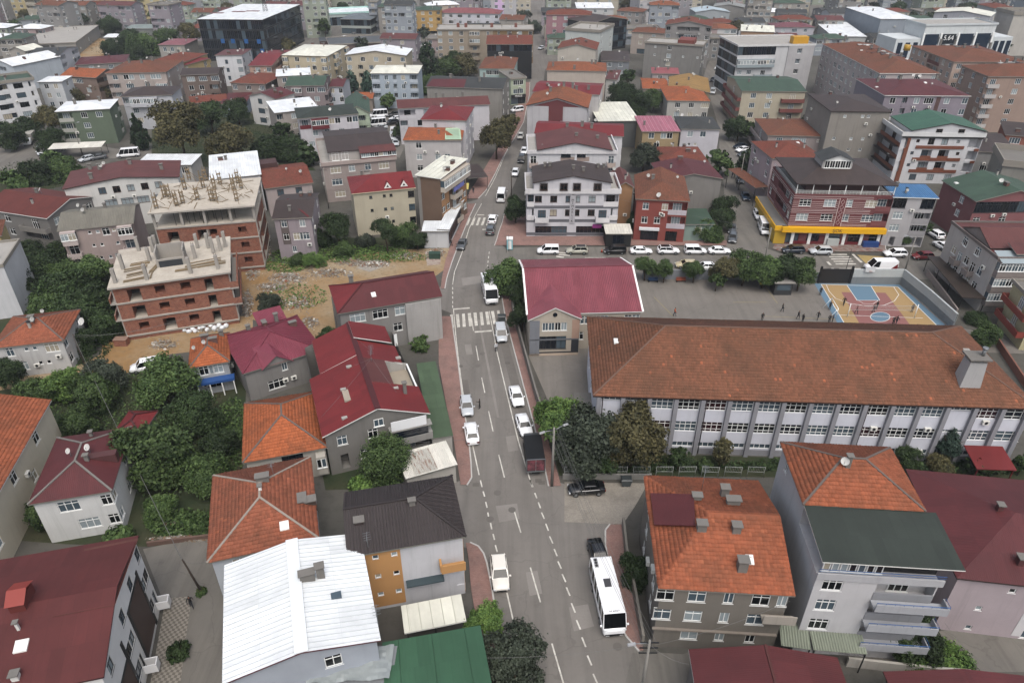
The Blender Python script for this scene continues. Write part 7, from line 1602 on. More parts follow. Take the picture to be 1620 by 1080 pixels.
def vehicle_proto(kind):
 if kind in PROT: return PROT[kind]
 st,cab,belt,roof,hb,ht = SPEC[kind]; parts = []
 mb = MB(); loft(mb,st)
 xr0,xr1,xf1,xf0 = cab; zt = roof - .06
 rb = [(xr1 - .04,-ht - .01,zt),(xf1 + .04,-ht - .01,zt),(xf1 + .04,ht + .01,zt),(xr1 - .04,ht + .01,zt)]; rt = [(xr1 + .12,-ht + .12,roof),(xf1 - .12,-ht + .12,roof),(xf1 - .12,ht - .12,roof),(xr1 + .12,ht - .12,roof)]
 mb.hexa(rb,rt)
 for sy in (-1,1):
  mb.beam((xr0,sy * hb,belt - .05),(xr1,sy * ht,zt),.09); mb.beam((xf0,sy * hb,belt - .05),(xf1,sy * ht,zt),.07)
  n = {'bus': 6,'minibus': 4,'panelvan': 2}.get(kind,2)
  for k in range(1,n):
   f = k / n; mb.beam((xr0 + (xf0 - xr0) * f,sy * (hb + .004),belt - .05),(xr1 + (xf1 - xr1) * f,sy * (ht + .004),zt),.06)
  if kind == 'panelvan': mb.hexa([(xr0,sy * (hb + .012),belt - .05),(.7,sy * (hb + .012),belt - .05),(.7,sy * hb,belt - .05),(xr0,sy * hb,belt - .05)],[(xr1,sy * (ht + .012),zt),(.6,sy * (ht + .012),zt),(.6,sy * ht,zt),(xr1,sy * ht,zt)])
 parts.append(('body',mb.mesh('body',[PT['white']]),'paint'))
 g = MB(); B4 = [(xr0,-hb,belt - .08),(xf0,-hb,belt - .08),(xf0,hb,belt - .08),(xr0,hb,belt - .08)]; T4 = [(xr1,-ht,zt),(xf1,-ht,zt),(xf1,ht,zt),(xr1,ht,zt)]
 def quad(i,j):
  q = MB(); q.poly([B4[i],B4[j],T4[j],T4[i]]); return q
 parts.append(('side_window',quad(0,1).mesh('side_window',[CARGLASS]),None)); parts.append(('windscreen',quad(1,2).mesh('windscreen',[CARGLASS]),None)); parts.append(('side_window',quad(2,3).mesh('side_window',[CARGLASS]),None)); parts.append(('rear_window',quad(3,0).mesh('rear_window',[CARGLASS]),None))
 L0,L1 = st[0][0],st[-1][0]; hw = max(s[1] for s in st); r = .33 if kind in ('sedan','hatch','combi') else .38 if kind != 'bus' else .46
 axles = (L0 + (.85 if kind != 'bus' else 1.9),L1 - (.85 if kind != 'bus' else 1.7))
 wm = MB(); wm.tube([(0,-.11,0),(0,.11,0)],r,16); rm = MB(); rm.tube([(0,-.125,0),(0,.125,0)],r * .62,12)
 wme,rme = wm.mesh('wheel',[TYRE]),rm.mesh('rim',[RIM])
 fz = st[-2][3] - .14; lm = MB(); lm.box(-.06,.1,-.2,.2,-.08,.09); lme = lm.mesh('headlight',[LAMP]); tm = MB(); tm.box(-.06,.06,-.16,.16,-.1,.14); tme = tm.mesh('tail_light',[TAIL]); pm = MB(); pm.box(-.015,.015,-.26,.26,-.06,.06); pme = pm.mesh('number_plate',[PLATE])
 mi = MB(); mi.box(-.08,.08,-.1,.1,-.07,.08); mme = mi.mesh('wing_mirror',[PT['white']])
 PROT[kind] = (parts,wme,rme,[(a,s * (hw - .1),r) for a in axles for s in (-1,1)],lme,tme,pme,mme,(L0,L1,hw,fz,st,xf0,belt,hb,roof,ht,cab))
 return PROT[kind]
def vehicle(kind,col,front,rear,label,name=None,cat=None,group='vehicles in the street',z=.55,roofcol=None):
 parts,wme,rme,wh,lme,tme,pme,mme,(L0,L1,hw,fz,st,xf0,belt,hb,roof,ht,cab) = vehicle_proto(kind)
 a,b = P(front[0],front[1],z),P(rear[0],rear[1],z); mid = (a + b) / 2; rot = math.atan2(a.y - b.y,a.x - b.x)
 cat = cat or {'bus': 'bus','minibus': 'minibus','panelvan': 'van','combi': 'van'}.get(kind,'car'); name = name or {'bus': 'city_bus','minibus': 'minibus','panelvan': 'panel_van','combi': 'small_van','suv': 'parked_suv'}.get(kind,'parked_car')
 root = thing(name,label,cat,(mid.x,mid.y,.035),rot,group); m = PT[col]
 for nm,me,pt in parts:
  o = link(nm,me,root)
  if pt: o.material_slots[0].link = 'OBJECT'; o.material_slots[0].material = m
 for x,y,r in wh:
  w = link('wheel',wme,root,(x,y,r)); link('rim',rme,w)
 x2 = st[-2][0]
 for s in (-1,1):
  link('headlight',lme,root,(x2 - .02,s * (st[-2][1] - .17),fz)); link('tail_light',tme,root,(L0 + .04,s * (st[0][1] - .05),st[0][3] - .12))
  o = link('wing_mirror',mme,root,(xf0 - .25,s * (hb + .2),belt + .06)); o.material_slots[0].link = 'OBJECT'; o.material_slots[0].material = m
 link('number_plate',pme,root,(L1 + .01,0,.5)); link('number_plate',pme,root,(L0 - .01,0,.62))
 mb = MB(); mb.box(L1 - .03,L1 + .03,-.5,.5,.42,.6); mb.obj('grille',[PLASTIC],root)
 if roofcol:
  mb = MB(); xr0,xr1,xf1,xf0_ = cab; mb.box(xr1 + .1,xf1 - .1,-ht + .1,ht - .1,roof + .003,roof + .02); mb.obj('roof_panel',[PT[roofcol]],root)
 return root
V = vehicle
V('hatch','silver',(741,661),(736,626),'silver hatchback double parked beside the man in black')
V('sedan','white',(743,668),(749,703),'white sedan facing away behind the silver hatchback')
V('sedan','white',(822,644),(812,611),'white sedan parked at the school kerb, farther of two')
V('sedan','white',(834,688),(824,658),'white sedan partly hidden under the black truck body')
V('combi','silver',(796,548),(790,511),'grey people carrier parked just below the zebra crossing')
def bus(front,rear,label,code=None):
 o = V('bus','white',front,rear,label,group='white midi buses',z=.5); rw = MB(); rw.box(-.9,.1,-.35,.35,3.0,3.06); rw.obj('roof_hatch',[plain('hatch_grey','#4a4a4c',.4)],o)
 rw = MB(); rw.box(-3.6,-2.4,-.9,-.45,3.0,3.03); h = rw.obj('roof_vent',[plain('vent_grey','#9a9c9e',.5)],o)
 for k in range(3): rw = MB(); rw.tube([(-3.35 + k * .36,-.68,3.03),(-3.35 + k * .36,-.68,3.08)],.15,12); rw.obj('vent_fan',[PLASTIC],h)
 rw = MB(); rw.box(3.80,3.9,-.95,.95,.55,.72); rw.obj('bumper',[PLASTIC],o); rw = MB(); rw.box(1.5,2.6,-1.0,1.0,3.0,3.02); rw.obj('roof_seam',[PT['white']],o)
 if code: text(code,o,(3.0,0,3.02),.34,PLASTIC,(0,0,R(90)),extrude=.002)
 return o
bus((972,1004),(948,905),'white midi bus with roof number parked beside the red pavement near the wires','M 6027')
bus((780,486),(769,444),'white midi bus driving up to the zebra crossing under the round tree')
V('sedan','black',(955,902),(940,856),'black car parked nose to tail behind the near white bus')
V('suv','beige',(793,929),(788,886),'beige estate car parked at the kerb below the ochre facade')
V('sedan','black',(899,774),(956,771),'shiny black saloon on the paved bay under the low wall')
V('sedan','grey',(726,397),(735,377),'dark grey car rounding the bend beside the narrow brown block')
V('suv','white',(782,339),(777,356),'white estate on the upper zebra crossing')
V('suv','grey',(778,354),(774,375),'dark grey car queueing just below the upper zebra crossing')
V('minibus','white',(796,301),(791,323),'white minibus with decorated rear window on the main road')
V('hatch','white',(813,280),(817,268),'white hatchback parked beside the roadside pole')
V('combi','black',(823,259),(827,247),'black van parked below the pickup truck on the main road')
V('hatch','white',(827,246),(831,234),'white car tucked behind the black van on the main road')
V('hatch','beige',(821,225),(826,208),'cream pickup-like car parked by the striped gable')
V('combi','white',(807,176),(829,173),'white pickup parked across the pavement below the curtain shop')
for k,(kd,c,x,d,lab,rc) in enumerate((('combi','white',867,-1,'white small van, first in the row before the lettered house',None),('suv','champ',913,-1,'champagne crossover with black roof in the street row','black'),('combi','black',973,-1,'black people carrier before the pavement kiosk',None),('sedan','white',1014,1,'white saloon before the terracotta house shops',None),('suv','white',1057,1,'white crossover with black roof beside the white saloon','black'),('combi','white',1100,1,'white combi van with side windows near the corner',None),('sedan','white',1138,1,'white saloon last in the row at the corner',None))): V(kd,c,(x + 18 * d,397),(x - 18 * d,397),lab,roofcol=rc)
V('hatch','cream',(1072,419),(1098,419),'cream taxi half hidden by the schoolyard trees'); V('sedan','white',(1135,422),(1108,422),'white car half hidden by the schoolyard trees')
V('hatch','grey',(1158,386),(1160,368),'grey hatchback parked at the mouth of the narrow street'); V('sedan','grey',(1158,368),(1158,356),'dark grey car behind the grey hatchback')
V('sedan','blue',(1183,319),(1176,303),'slate blue car parked by the narrow lane kerb'); V('sedan','grey',(1172,291),(1169,278),'dark car beside walkers in the narrow lane')
V('suv','white',(1203,349),(1196,333),'white crossover behind the school minibus'); V('minibus','white',(1213,374),(1204,351),'white school minibus beside the yellow shop side')
V('suv','navy',(1233,396),(1277,396),'navy blue pickup truck before the yellow-fronted shop',name='pickup_truck',cat='pickup truck'); V('suv','silver',(1281,398),(1315,398),'silver crossover next to the navy pickup')
V('suv','white',(1398,402),(1434,402),'white people carrier on the yellow box marking'); pv = V('panelvan','white',(1368,424),(1416,424),'white delivery van with red corner stripes behind the court wall')
for s in (-1,1):
 mb = MB(); y = s * 1.02; mb.poly([(-2.8,y,.5),(-1.2,y,.5),(-2.8,s * .96,1.9)][::s]); mb.obj('red_stripe',[PT['red']],pv)
V('hatch','red',(1442,406),(1476,405),'red hatchback parked past the white people carrier'); V('suv','white',(1470,366),(1487,376),'white crossover in the gap beside the salmon house'); V('hatch','white',(1482,384),(1498,394),'white hatchback before the cream attic house')
for kd,c,f,r,lab in (('sedan','navy',(1158,234),(1184,229),'dark blue car by the lane trees, topmost of the cluster'),('sedan','white',(1163,239),(1187,235),'white car in the cluster by the lane trees'),('hatch','white',(1190,237),(1201,230),'white hatchback standing apart in the lane cluster'),('sedan','grey',(1168,246),(1188,243),'grey car lowest in the lane cluster'),
 ('hatch','white',(1131,110),(1141,107),'white car high up the narrow street'),('hatch','navy',(1138,104),(1146,99),'dark car above the white one in the narrow street'),('hatch','black',(1124,129),(1133,124),'black car at the bend of the narrow street'),('combi','silver',(1127,151),(1128,141),'pale van driving down the narrow street'),('sedan','black',(1148,176),(1151,165),'black car parked below the glass terraces'),
 ('sedan','silver',(590,203),(614,201),'silver saloon at the car park entrance'),('minibus','white',(586,184),(612,182),'white minibus at the back of the car park'),('combi','white',(588,191),(610,189),'white van in the middle of the car park'),('minibus','white',(586,198),(606,196),'white minibus lower in the car park'),('suv','black',(610,196),(630,193),'black car in the car park centre'),('suv','black',(613,183),(636,181),'black car at the top of the car park'),('sedan','white',(618,189),(634,187),'white car between the two black ones'),
 ('combi','white',(623,214),(622,205),'white van, first of three in the car park lane'),('combi','silver',(623,222),(621,213),'silver van, second of three in the car park lane'),('sedan','silver',(627,232),(625,221),'silver car, third of three in the car park lane'),
 ('minibus','silver',(64,247),(70,234),'grey minibus parked by the green house corner'),('sedan','grey',(142,251),(168,247),'grey car by the green house canopy'),('minibus','white',(186,247),(220,244),'white minibus parked below the tall plane tree'),('hatch','silver',(128,254),(145,250),'pale car among the bushes by the far road'),('combi','white',(214,583),(247,577),'white van in the muddy yard of the unfinished block'),
 ('sedan','white',(535,61),(552,59),'white car at the far junction'),('hatch','silver',(648,71),(660,69),'silver car below the yellow house'),('hatch','white',(664,73),(676,71),'white car below the yellow house, middle one'),('hatch','white',(680,70),(692,68),'white car below the yellow house, last one'),('sedan','grey',(555,53),(572,51),'grey car before the glass pavilion'),('combi','white',(508,42),(522,41),'white van on the showroom forecourt'),('hatch','white',(525,38),(536,37),'white car on the showroom forecourt'),('hatch','white',(824,38),(836,37),'white car beyond the crossroads wall'),('hatch','silver',(852,78),(860,75),'silver car at the crossroads below the pink block')): V(kd,c,f,r,lab)
def boxtruck(front,rear,label,boxm,cabc,L=6.4,load=False,hw=1.2,hb=2.9):
 a,b = P(*front,.6),P(*rear,.6); mid = (a + b) / 2; root = thing('box_truck',label,'truck',(mid.x,mid.y,.035),math.atan2(a.y - b.y,a.x - b.x),'vehicles in the street'); h = L / 2
 mb = MB(); loft(mb,[(h - 1.7,1.0,.5,2.1),(h - .5,1.02,.45,2.1),(h - .15,1.0,.45,1.3),(h,.9,.5,1.1)]); mb.obj('cab',[PT[cabc]],root)
 mb = MB(); mb.poly([(h - .14,-.9,1.32),(h - .14,.9,1.32),(h - .45,.85,2.05),(h - .45,-.85,2.05)]); mb.obj('windscreen',[CARGLASS],root)
 mb = MB(); mb.box(-h,h - 1.85,-hw,hw,.95,hb); o = mb.obj('cargo_box',[boxm],root); mb = MB()
 for y in (-hw,hw):
  mb.beam((-h - .02,y,.9),(-h - .02,y,hb),.09)
 mb.beam((-h - .02,-hw,hb),(-h - .02,hw,hb),.09); mb.beam((-h - .02,-hw,.95),(-h - .02,hw,.95),.12); mb.beam((-h - .02,0,.95),(-h - .02,0,hb),.06); mb.obj('rear_frame',[METAL],root)
 if load: mb = MB(); mb.poly([(-h - .01,hw - .1,1.1),(-h - .01,-hw + .1,1.1),(-h - .01,-hw + .1,hb - .15),(-h - .01,hw - .1,hb - .15)]); mb.obj('netted_load',[grounded('pink_load','#8a4a55','#3c2a2c',1.6,'#a9868a',.7)],root)
 mb = MB(); mb.box(-h,h - 1.0,-.5,.5,.55,.93); mb.obj('chassis',[PLASTIC],root)
 wm = MB(); wm.tube([(0,-.14,0),(0,.14,0)],.42,14); me = wm.mesh('wheel',[TYRE])
 for x in (-h + 1.3,h - 1.0):
  for s in (-1,1): link('wheel',me,root,(x,s * (hw - .2),.42))
 return root
boxtruck((839,692),(848,752),'black tarpaulin truck with netted pink load at the school kerb',sheet('#1c1d1f',0,.6,.3),'grey',6.6,True,1.15,2.9)
boxtruck((36,236),(58,212),'white box truck parked on the far road',sheet('#a8a69e',0,.6,.2),'white',6.5)
# ================= trees and plants =================
LEAF = {'dark': leafmat('leaf_dark','#243618','#465a34','#1a2a12'),'mid': leafmat('leaf_mid','#344b26','#627844','#263a1a'),'bright': leafmat('leaf_bright','#43602b','#77934c','#345026'),'brown': leafmat('leaf_brown','#45442a','#706a47','#363a24'),'olive': leafmat('leaf_olive','#2f382b','#566050','#242c22'),'blue': leafmat('leaf_blue','#2f463c','#57705f','#22362e'),'cyp': leafmat('leaf_cypress','#1a2c18','#2f4424','#122010')}
BARK = grounded('bark','#4a3d30','#5c4d3e',2.0,'#33291f',.6,.8)
def crown_mesh(seed,shape,n_clump,per,leaf,mat):
 rg = np.random.default_rng(seed); V = [];
 C = []
 lobes = []
 for k in range(8):
  a = k * 2.4 + rg.uniform(-.5,.5); rr = rg.uniform(.35,.62) if k else 0; lobes.append((np.array([rr * math.cos(a),rr * math.sin(a),rg.uniform(-.45,.5) if k else .3]),rg.uniform(.3,.5)))
 while len(C) < n_clump:
  p = rg.uniform(-1,1,3); d = np.linalg.norm(p)
  if d > 1: continue
  if shape == 'round':
   c_,lr = lobes[rg.integers(8)]; q_ = p / d
   if q_[2] < -.5: continue
   C.append(c_ + q_ * lr * rg.uniform(.8,1.08))
  elif shape == 'cone':
   z = (p[2] + 1) / 2; rr = (1 - z) * .95 + .05
   if math.hypot(p[0],p[1]) > rr: continue
   C.append(np.array([p[0] * .95,p[1] * .95,p[2]]))
  elif shape == 'tall':
   if abs(p[2]) < .3 and d < .3: continue
   C.append(p * (1,1,1.5))
  else: C.append(p * (1,1,.6) if p[2] > -.4 else p * (1,1,.4))
 C = np.array(C); spread = .11 if shape == 'round' else .17 if shape != 'cone' else .1
 ctr = np.repeat(C,per,0) + rg.normal(0,spread,(n_clump * per,3)) * .62
 n = len(ctr); out = ctr / (np.linalg.norm(ctr,axis=1,keepdims=True) + 1e-6); nrm = out * .7 + rg.normal(0,.6,(n,3)) + np.array([0,0,.35]); nrm /= np.linalg.norm(nrm,axis=1,keepdims=True)
 t = np.cross(nrm,rg.normal(0,1,(n,3))); t /= np.linalg.norm(t,axis=1,keepdims=True); b = np.cross(nrm,t); s = leaf * rg.uniform(.6,1.35,(n,1))
 q = np.stack([ctr - t * s,ctr - b * s * .62 + nrm * s * .2,ctr + t * s,ctr + b * s * .62 + nrm * s * .2],1).reshape(-1,3).astype(np.float32)
 F = np.arange(n * 4,dtype=np.int32); me = bpy.data.meshes.new('crown'); me.vertices.add(n * 4); me.vertices.foreach_set('co',q.ravel()); me.loops.add(n * 4); me.loops.foreach_set('vertex_index',F); me.polygons.add(n)
 me.polygons.foreach_set('loop_start',np.arange(0,n * 4,4,dtype=np.int32)); me.polygons.foreach_set('loop_total',np.full(n,4,np.int32)); me.update(calc_edges=True); me.materials.append(mat)
 return me
def trunk_mesh(seed):
 rg = random.Random(seed); mb = MB(); top = Vector((rg.uniform(-.1,.1),rg.uniform(-.1,.1),1.0)); mb.tube([(0,0,-.05),(.02,.01,.4),tuple(top * .75),tuple(top)],[.065,.05,.042,.03],7)
 for k in range(6):
  a = k * 1.05 + rg.uniform(-.3,.3); z0 = rg.uniform(.55,.95); p = top * z0; e = Vector((math.cos(a) * rg.uniform(.4,.7),math.sin(a) * rg.uniform(.4,.7),rg.uniform(1.15,1.65))); m_ = (p + e) / 2 + Vector((0,0,.08)); mb.tube([tuple(p),tuple(m_),tuple(e)],[.03,.02,.008],5)
 return mb.mesh('trunk',[BARK])
TR = [trunk_mesh(k) for k in range(3)]
CROWN = {}
def crown(shape,col,var,big):
 k = (shape,col,var,big)
 if k not in CROWN: CROWN[k] = crown_mesh(17 * var + len(shape) + 3,shape,*{0: (95,16,.15),1: (420,32,.048)}[big],LEAF[col])
 return CROWN[k]
NT = 0
def tree(px,r,h,col,label,shape='round',name='tree',group='trees of the neighbourhood',cat='tree',zc=None,rz=None):
 """px: picture pixel of the crown's middle, r: crown radius in metres, h: total height"""
 global NT; NT += 1
 rz = rz if rz is not None else (r * (.85 if shape == 'round' else 1.5 if shape == 'tall' else 1))
 zc = h - rz if zc is None else zc
 p = P(px[0],px[1],zc); root = thing(name,label,cat,(p.x,p.y,0),(NT * 2.4) % 6.28,group); big = 1 if (p.xy.length < 175 and r > 1.6) or r > 3.9 else 0
 c = link('crown',crown(shape,col,NT % 3,big),root,(0,0,zc)); k = rz / (.85 if shape == 'round' else 1.5 if shape == 'tall' else 1); c.scale = (r,r,k)
 t = link('trunk',TR[NT % 3],root); hh = max(.6,zc - rz * .35); t.scale = (r * .9 + .4,r * .9 + .4,hh)
 return root
T = tree
T((806,432),4.3,7.5,'mid','round dense tree at the kerb beside the near bus stop wall')
T((826,497),2.6,5.5,'dark','dark tree squeezed between school wall and annex'); T((822,465),2.2,5,'dark','small dark tree behind the school wall above the squeezed one')
T((880,655),3.6,7.5,'bright','bright green tree at the school wall beside the truck'); T((930,695),4.6,8.2,'olive','large grey-green tree between lamp post and school'); T((1003,690),4.4,9,'brown','yellowish green tree against the school facade'); T((948,722),2.4,4.5,'dark','dark shrubby tree under the grey-green one')
T((1075,722),1.3,3.4,'dark','small bush at the school wall'); T((1143,712),1.2,4.6,'brown','slim rusty tree before the school facade','tall'); T((1115,735),1.0,2,'mid','low bush in the school garden')
T((1505,697),1.9,5.8,'blue','blue-green conifer beside the school porch','cone'); T((1435,722),1.7,4,'dark','dark bush behind the tiled tower roof'); T((1490,735),1.8,3.2,'brown','brownish bush near the blue-green conifer'); T((1550,738),1.6,3,'dark','dark bush beside the maroon porch'); T((1618,733),1.3,3,'mid','bush at the photo edge by the porch'); T((1455,738),1.1,2.2,'dark','little bush in the school garden corner')
for k,(x,y,r,c,lab) in enumerate(((1022,420,2.2,'mid','schoolyard tree next to the rose-red roof'),(1052,425,1.9,'mid','schoolyard tree, second from the rose-red roof'),(1100,424,2.1,'mid','schoolyard tree before the cream taxi'),(1148,424,2.9,'brown','wide schoolyard tree, fourth along the wall'),(1180,420,3.3,'mid','tall schoolyard tree, fifth along the wall'),(1212,423,3.4,'mid','schoolyard tree beside the street pole'),(1240,425,3.3,'dark','schoolyard tree over the guard hut'),(1268,430,3.0,'mid','schoolyard tree nearest the black gate'),(1135,440,1.6,'mid','low schoolyard tree below the row'))): T((x,y),r,r * 1.75 + 1.2,c,lab,group='schoolyard trees')
T((610,728),3.0,6.5,'mid','leafy magnolia in the garden below the big red roof','tall',rz=3.4,zc=3.4); T((575,765),1.6,2.2,'bright','bright hedge bush beside the brown corrugated roof','bush')
T((765,978),1.9,4.8,'bright','yellow-green young tree by the green roof corner'); T((812,1042),3.1,6,'olive','silvery olive tree at the lower pavement')
T((1008,905),2.2,3.2,'dark','dark round bush behind the red pavement')
for x,y,r,h,c,lab in ((255,600,4.3,8,'mid','large garden tree beside the orange tiled cottage'),(306,655,3.5,6,'dark','dark dense tree in the garden beside the orange pyramid roof'),(245,718,4.9,8.5,'mid','broad walnut-like tree beside the maroon hipped roof'),(320,748,3.0,5.5,'mid','light-leaved tree at the garden corner near the brown tiled house'),(150,618,3.0,6,'mid','tree behind the small maroon outbuilding'),(100,610,2.9,5,'bright','pale green tree above the cream house roof'),(55,618,2.6,4.5,'mid','spreading tree next to the cream house'),(165,590,2.8,5.5,'olive','grey-green tree on the muddy yard edge'),(125,670,2.8,5,'mid','tree between cream house and maroon outbuilding'),(80,805,2.6,4.5,'mid','bush-like tree before the white maroon-hipped house'),(345,700,2.4,4.5,'dark','small dark tree by the laundry in the garden'),(15,590,2.5,5,'dark','dark tree at the photo edge below the peeling house'),): T((x,y),r,h,c,lab,group='trees of the west gardens')
for x,y,r,h,c,lab in ((145,425,4,7,'mid','green tree under the corrugated house balconies'),(60,425,4.2,6,'dark','dark tree beside the blank white block'),(105,465,4.6,7,'dark','tall dark tree in the overgrown plot'),(75,475,4,6,'mid','tree in the overgrown plot near the peeling house'),(120,500,4.4,6.5,'dark','dark tree touching the brick shell corner'),(150,480,3.8,6.5,'dark','dark tree behind the brick shell'),(40,400,3.4,5,'dark','dark shrub tree below the dark red gable'),(100,435,3.2,5,'mid','olive green tree in the plot middle'),(165,515,3.2,5,'dark','dark tree at the brick shell foot'),(90,400,3.0,4.5,'dark','dark tree at the grey house foot'),(25,445,3,6,'dark','dark tree against the white block'),(130,540,2.6,4,'dark','low dark tree by the peeling house wall')): T((x,y),r,h,c,lab,group='trees of the overgrown plot')
for x,y,r,h,c,lab in ((532,355,3.4,8,'dark','tall dark tree beside the cream blank-sided block'),(610,362,2.6,7.5,'dark','dark conical tree before the cream blank-sided block'),(640,375,3.4,4.5,'mid','wide bush beside the white annex'),(505,375,2.8,4.5,'dark','dark bush at the lilac house'),(497,412,2.2,3,'bright','bright bush on the lot edge'),(545,398,2.4,3,'mid','low bush on the lot edge under the dark tree'),(580,380,2.2,3.2,'olive','greyish shrub at the cream block foot'),(660,380,2.2,4,'dark','dark bush touching the white annex'),(425,482,2.4,3,'olive','bush on the clay lot by the crimson roof'),(520,530,2.2,4,'dark','dark shrub between crimson and grey houses'),(470,412,1.8,2.4,'mid','low shrub below the lilac house'),(665,545,1.6,2.4,'mid','climbing shrub by the grey house steps')): T((x,y),r,h,c,lab,group='trees by the bulldozed lot')
T((785,210),4.8,12,'brown','tall plane tree on the pavement before the crimson hip',rz=4.6); T((806,195),3.0,9,'brown','second plane tree behind the tall one on the pavement'); T((816,330),3.0,6,'dark','dark tree beside the lettered house')
for x,y,r,h,c,lab in ((1019,245,4.2,8,'olive','grey-green tree beside the yellow house with pink roof'),(985,150,5,10,'dark','tall dark tree behind the cream metal roof'),(1010,165,5,9,'dark','dark trees mass beside the orange low roof'),(1035,155,4,8,'mid','green tree before the orange hipped house'),(1140,255,3.6,7,'mid','lane tree beside the plain grey gable'),(1145,330,3.4,5.5,'dark','dark tree at the lane mouth'),(1120,365,3.6,5,'mid','fruit tree beside the moss green annex'),(1140,345,2.6,5,'dark','narrow tree above the fruit tree'),(1185,255,3.4,6.5,'dark','dark lane tree before the pink-walled house'),(1170,200,4.4,8,'dark','tree below the mossy-roofed cream house'),(1190,208,3.6,6,'mid','second tree below the mossy-roofed cream house'),(1005,350,2.2,4,'dark','dark bush between kiosk and terracotta house'),(1280,185,2,3,'dark','bush before the blank tower'),(993,120,3,9,'dark','dark poplar behind the beige hipped block')): T((x,y),r,h,c,lab,group='trees along the lanes')
for x,y,r,h,c,lab in ((280,200,7.2,17,'brown','tallest plane tree beside the white brown-roofed house'),(362,222,6.4,13,'brown','wide plane tree with browning leaves'),(330,182,5.2,10,'dark','dark tree between the two planes'),(375,175,4.2,8,'dark','dark tree below the low maroon house'),(420,232,4.6,8,'dark','dark tree behind the white flat roof'),(455,235,4.4,7,'dark','dark tree beside the tan apartment house'),(485,245,3.6,6,'dark','dark tree touching the tan apartment house'),(70,185,4.6,9,'brown','brownish tree before the green house'),(80,222,4,7,'dark','dark tree by the parked box truck'),(15,215,4.6,8,'dark','dark tree at the photo edge on the far road'),(40,200,4,7,'dark','second dark tree near the far road edge'),(105,268,4.2,6,'mid','tree above the maroon gable apartment'),(60,275,4.2,6,'dark','dark tree behind the dark red gable'),(25,285,3.6,5,'mid','tree at the photo edge above the dark red gable'),(115,150,4,7,'brown','olive-brown tree beside the brick orange-roofed house'),(160,142,4,7,'brown','olive-brown tree below the pinkish apartment house'),(85,250,3,5,'mid','tree near the far road bend'),(445,205,3,7,'dark','dark tree behind the red-banded house')): T((x,y),r,h,c,lab,group='trees of the upper west')
T((218,205),3.2,11,'cyp','dark conifer beside the green house','cone',rz=5.2); T((556,125),3.4,9,'blue','blue-green conifer before the cream gable house','cone',rz=4.4); T((580,125),3.0,9,'blue','second conifer beside the pale blue house','cone',rz=4.4); T((677,98),3.2,15,'cyp','tall dark cypress beside the market hall','tall',rz=7); T((612,158),3.0,6,'mid','tree before the pale blue house')
for x,y,r,h,c,lab in ((700,112,6,9,'mid','broad green tree mass behind the stained grey block'),(735,105,5.5,9,'brown','browning tree before the beige apartment block'),(715,95,5,9,'dark','dark tree before the beige apartment block'),(675,135,4.6,7,'mid','tree beside the pale blue house corner'),(650,150,3,5,'dark','small tree between pale blue house and car park'),(632,205,2.4,5,'dark','bush by the three parked vans'),(672,52,3.2,8,'olive','street tree before the yellow house'),(572,70,3.4,7,'olive','tree on the market hall edge'),(455,70,3.4,9,'brown','tree against the black office side'),(300,50,5,12,'brown','tall brown tree at the black office corner'),(828,30,5,8,'olive','tree beside the crossroads wall'),(985,38,4.5,9,'dark','dark tree behind the beige brown-hipped house'),(230,72,7,10,'mid','wide tree in the thicket below the yellow apartments'),(205,65,6,9,'dark','dark tree in the thicket below the yellow apartments'),(180,75,5.5,8,'dark','dark tree at the thicket edge near the concrete shell'),(265,60,6,9,'mid','green tree in the thicket near the arched house'),(215,85,5,7,'dark','low dark tree in the thicket'),(175,38,6,10,'dark','dark tree below the cream apartments'),(130,32,5,9,'dark','dark tree above the concrete shell'),(110,25,4.5,9,'dark','dark tree below the grey-mauve apartments'),(85,28,4,8,'olive','tree beside the yellow-cream block'),(38,25,4,10,'brown','brown tree before the ochre block'),(248,28,4.5,9,'mid','tree at the yellow apartment end'),(1300,20,3.5,8,'dark','dark tree in the top street'),(1385,30,3,10,'cyp','poplar row tree by the top lane'),(1383,12,3,10,'cyp','second poplar by the top lane'),(1352,28,3.5,7,'dark','tree behind the white shed-roofed house'),(1240,12,3,7,'dark','dark tree at the top beside the green roof'),(1587,75,3,6,'dark','dark tree before the banner office wing')): T((x,y),r,h,c,lab,group='distant town trees')
for x,y,r,h,c,lab in ((1450,1000,3.0,5,'dark','dark rose bush tree beside the ivy'),(1425,1015,1.8,3.5,'mid','ivy-covered post by the lean-to'),(1455,1045,2.0,2.2,'bright','ivy hedge on the garden wall'),(1500,1048,2.2,2.2,'bright','hedge end on the garden wall'),(1410,985,1.4,4.5,'mid','vine climbing to the lowest blue balcony'),(1560,530,2.4,4,'mid','tree beside the terracotta garden wall'),(1545,505,1.8,2.5,'dark','dark bush above the terracotta garden wall'),(1465,360,1.4,5,'mid','vine on the grey blue-roofed house'),(1430,372,2.2,3.6,'mid','pergola vine before the grey blue-roofed house'),(283,1030,1.1,1.6,'dark','small shrub on the chequered paving'),(318,936,.6,.8,'mid','tuft at the foot of the alley pole'),(190,850,1.6,2.4,'mid','shrub at the white apartment house corner'),(250,800,2.2,3.2,'mid','bush in the garden by the broken wall')): T((x,y),r,h,c,lab,shape='bush' if h < 2.6 else 'round',name='shrub' if h < 4 else 'tree',cat='shrub' if h < 4 else 'tree',group='lower garden shrubs')
for x,y,r,h,c,lm,lv in FILLT: T((x,y),r,h,c,f'{dict(dark="dark", mid="green", brown="brownish", olive="grey-green")[c]} tree among far roofs beyond {lm}, {lv}',group='trees among the far rows')
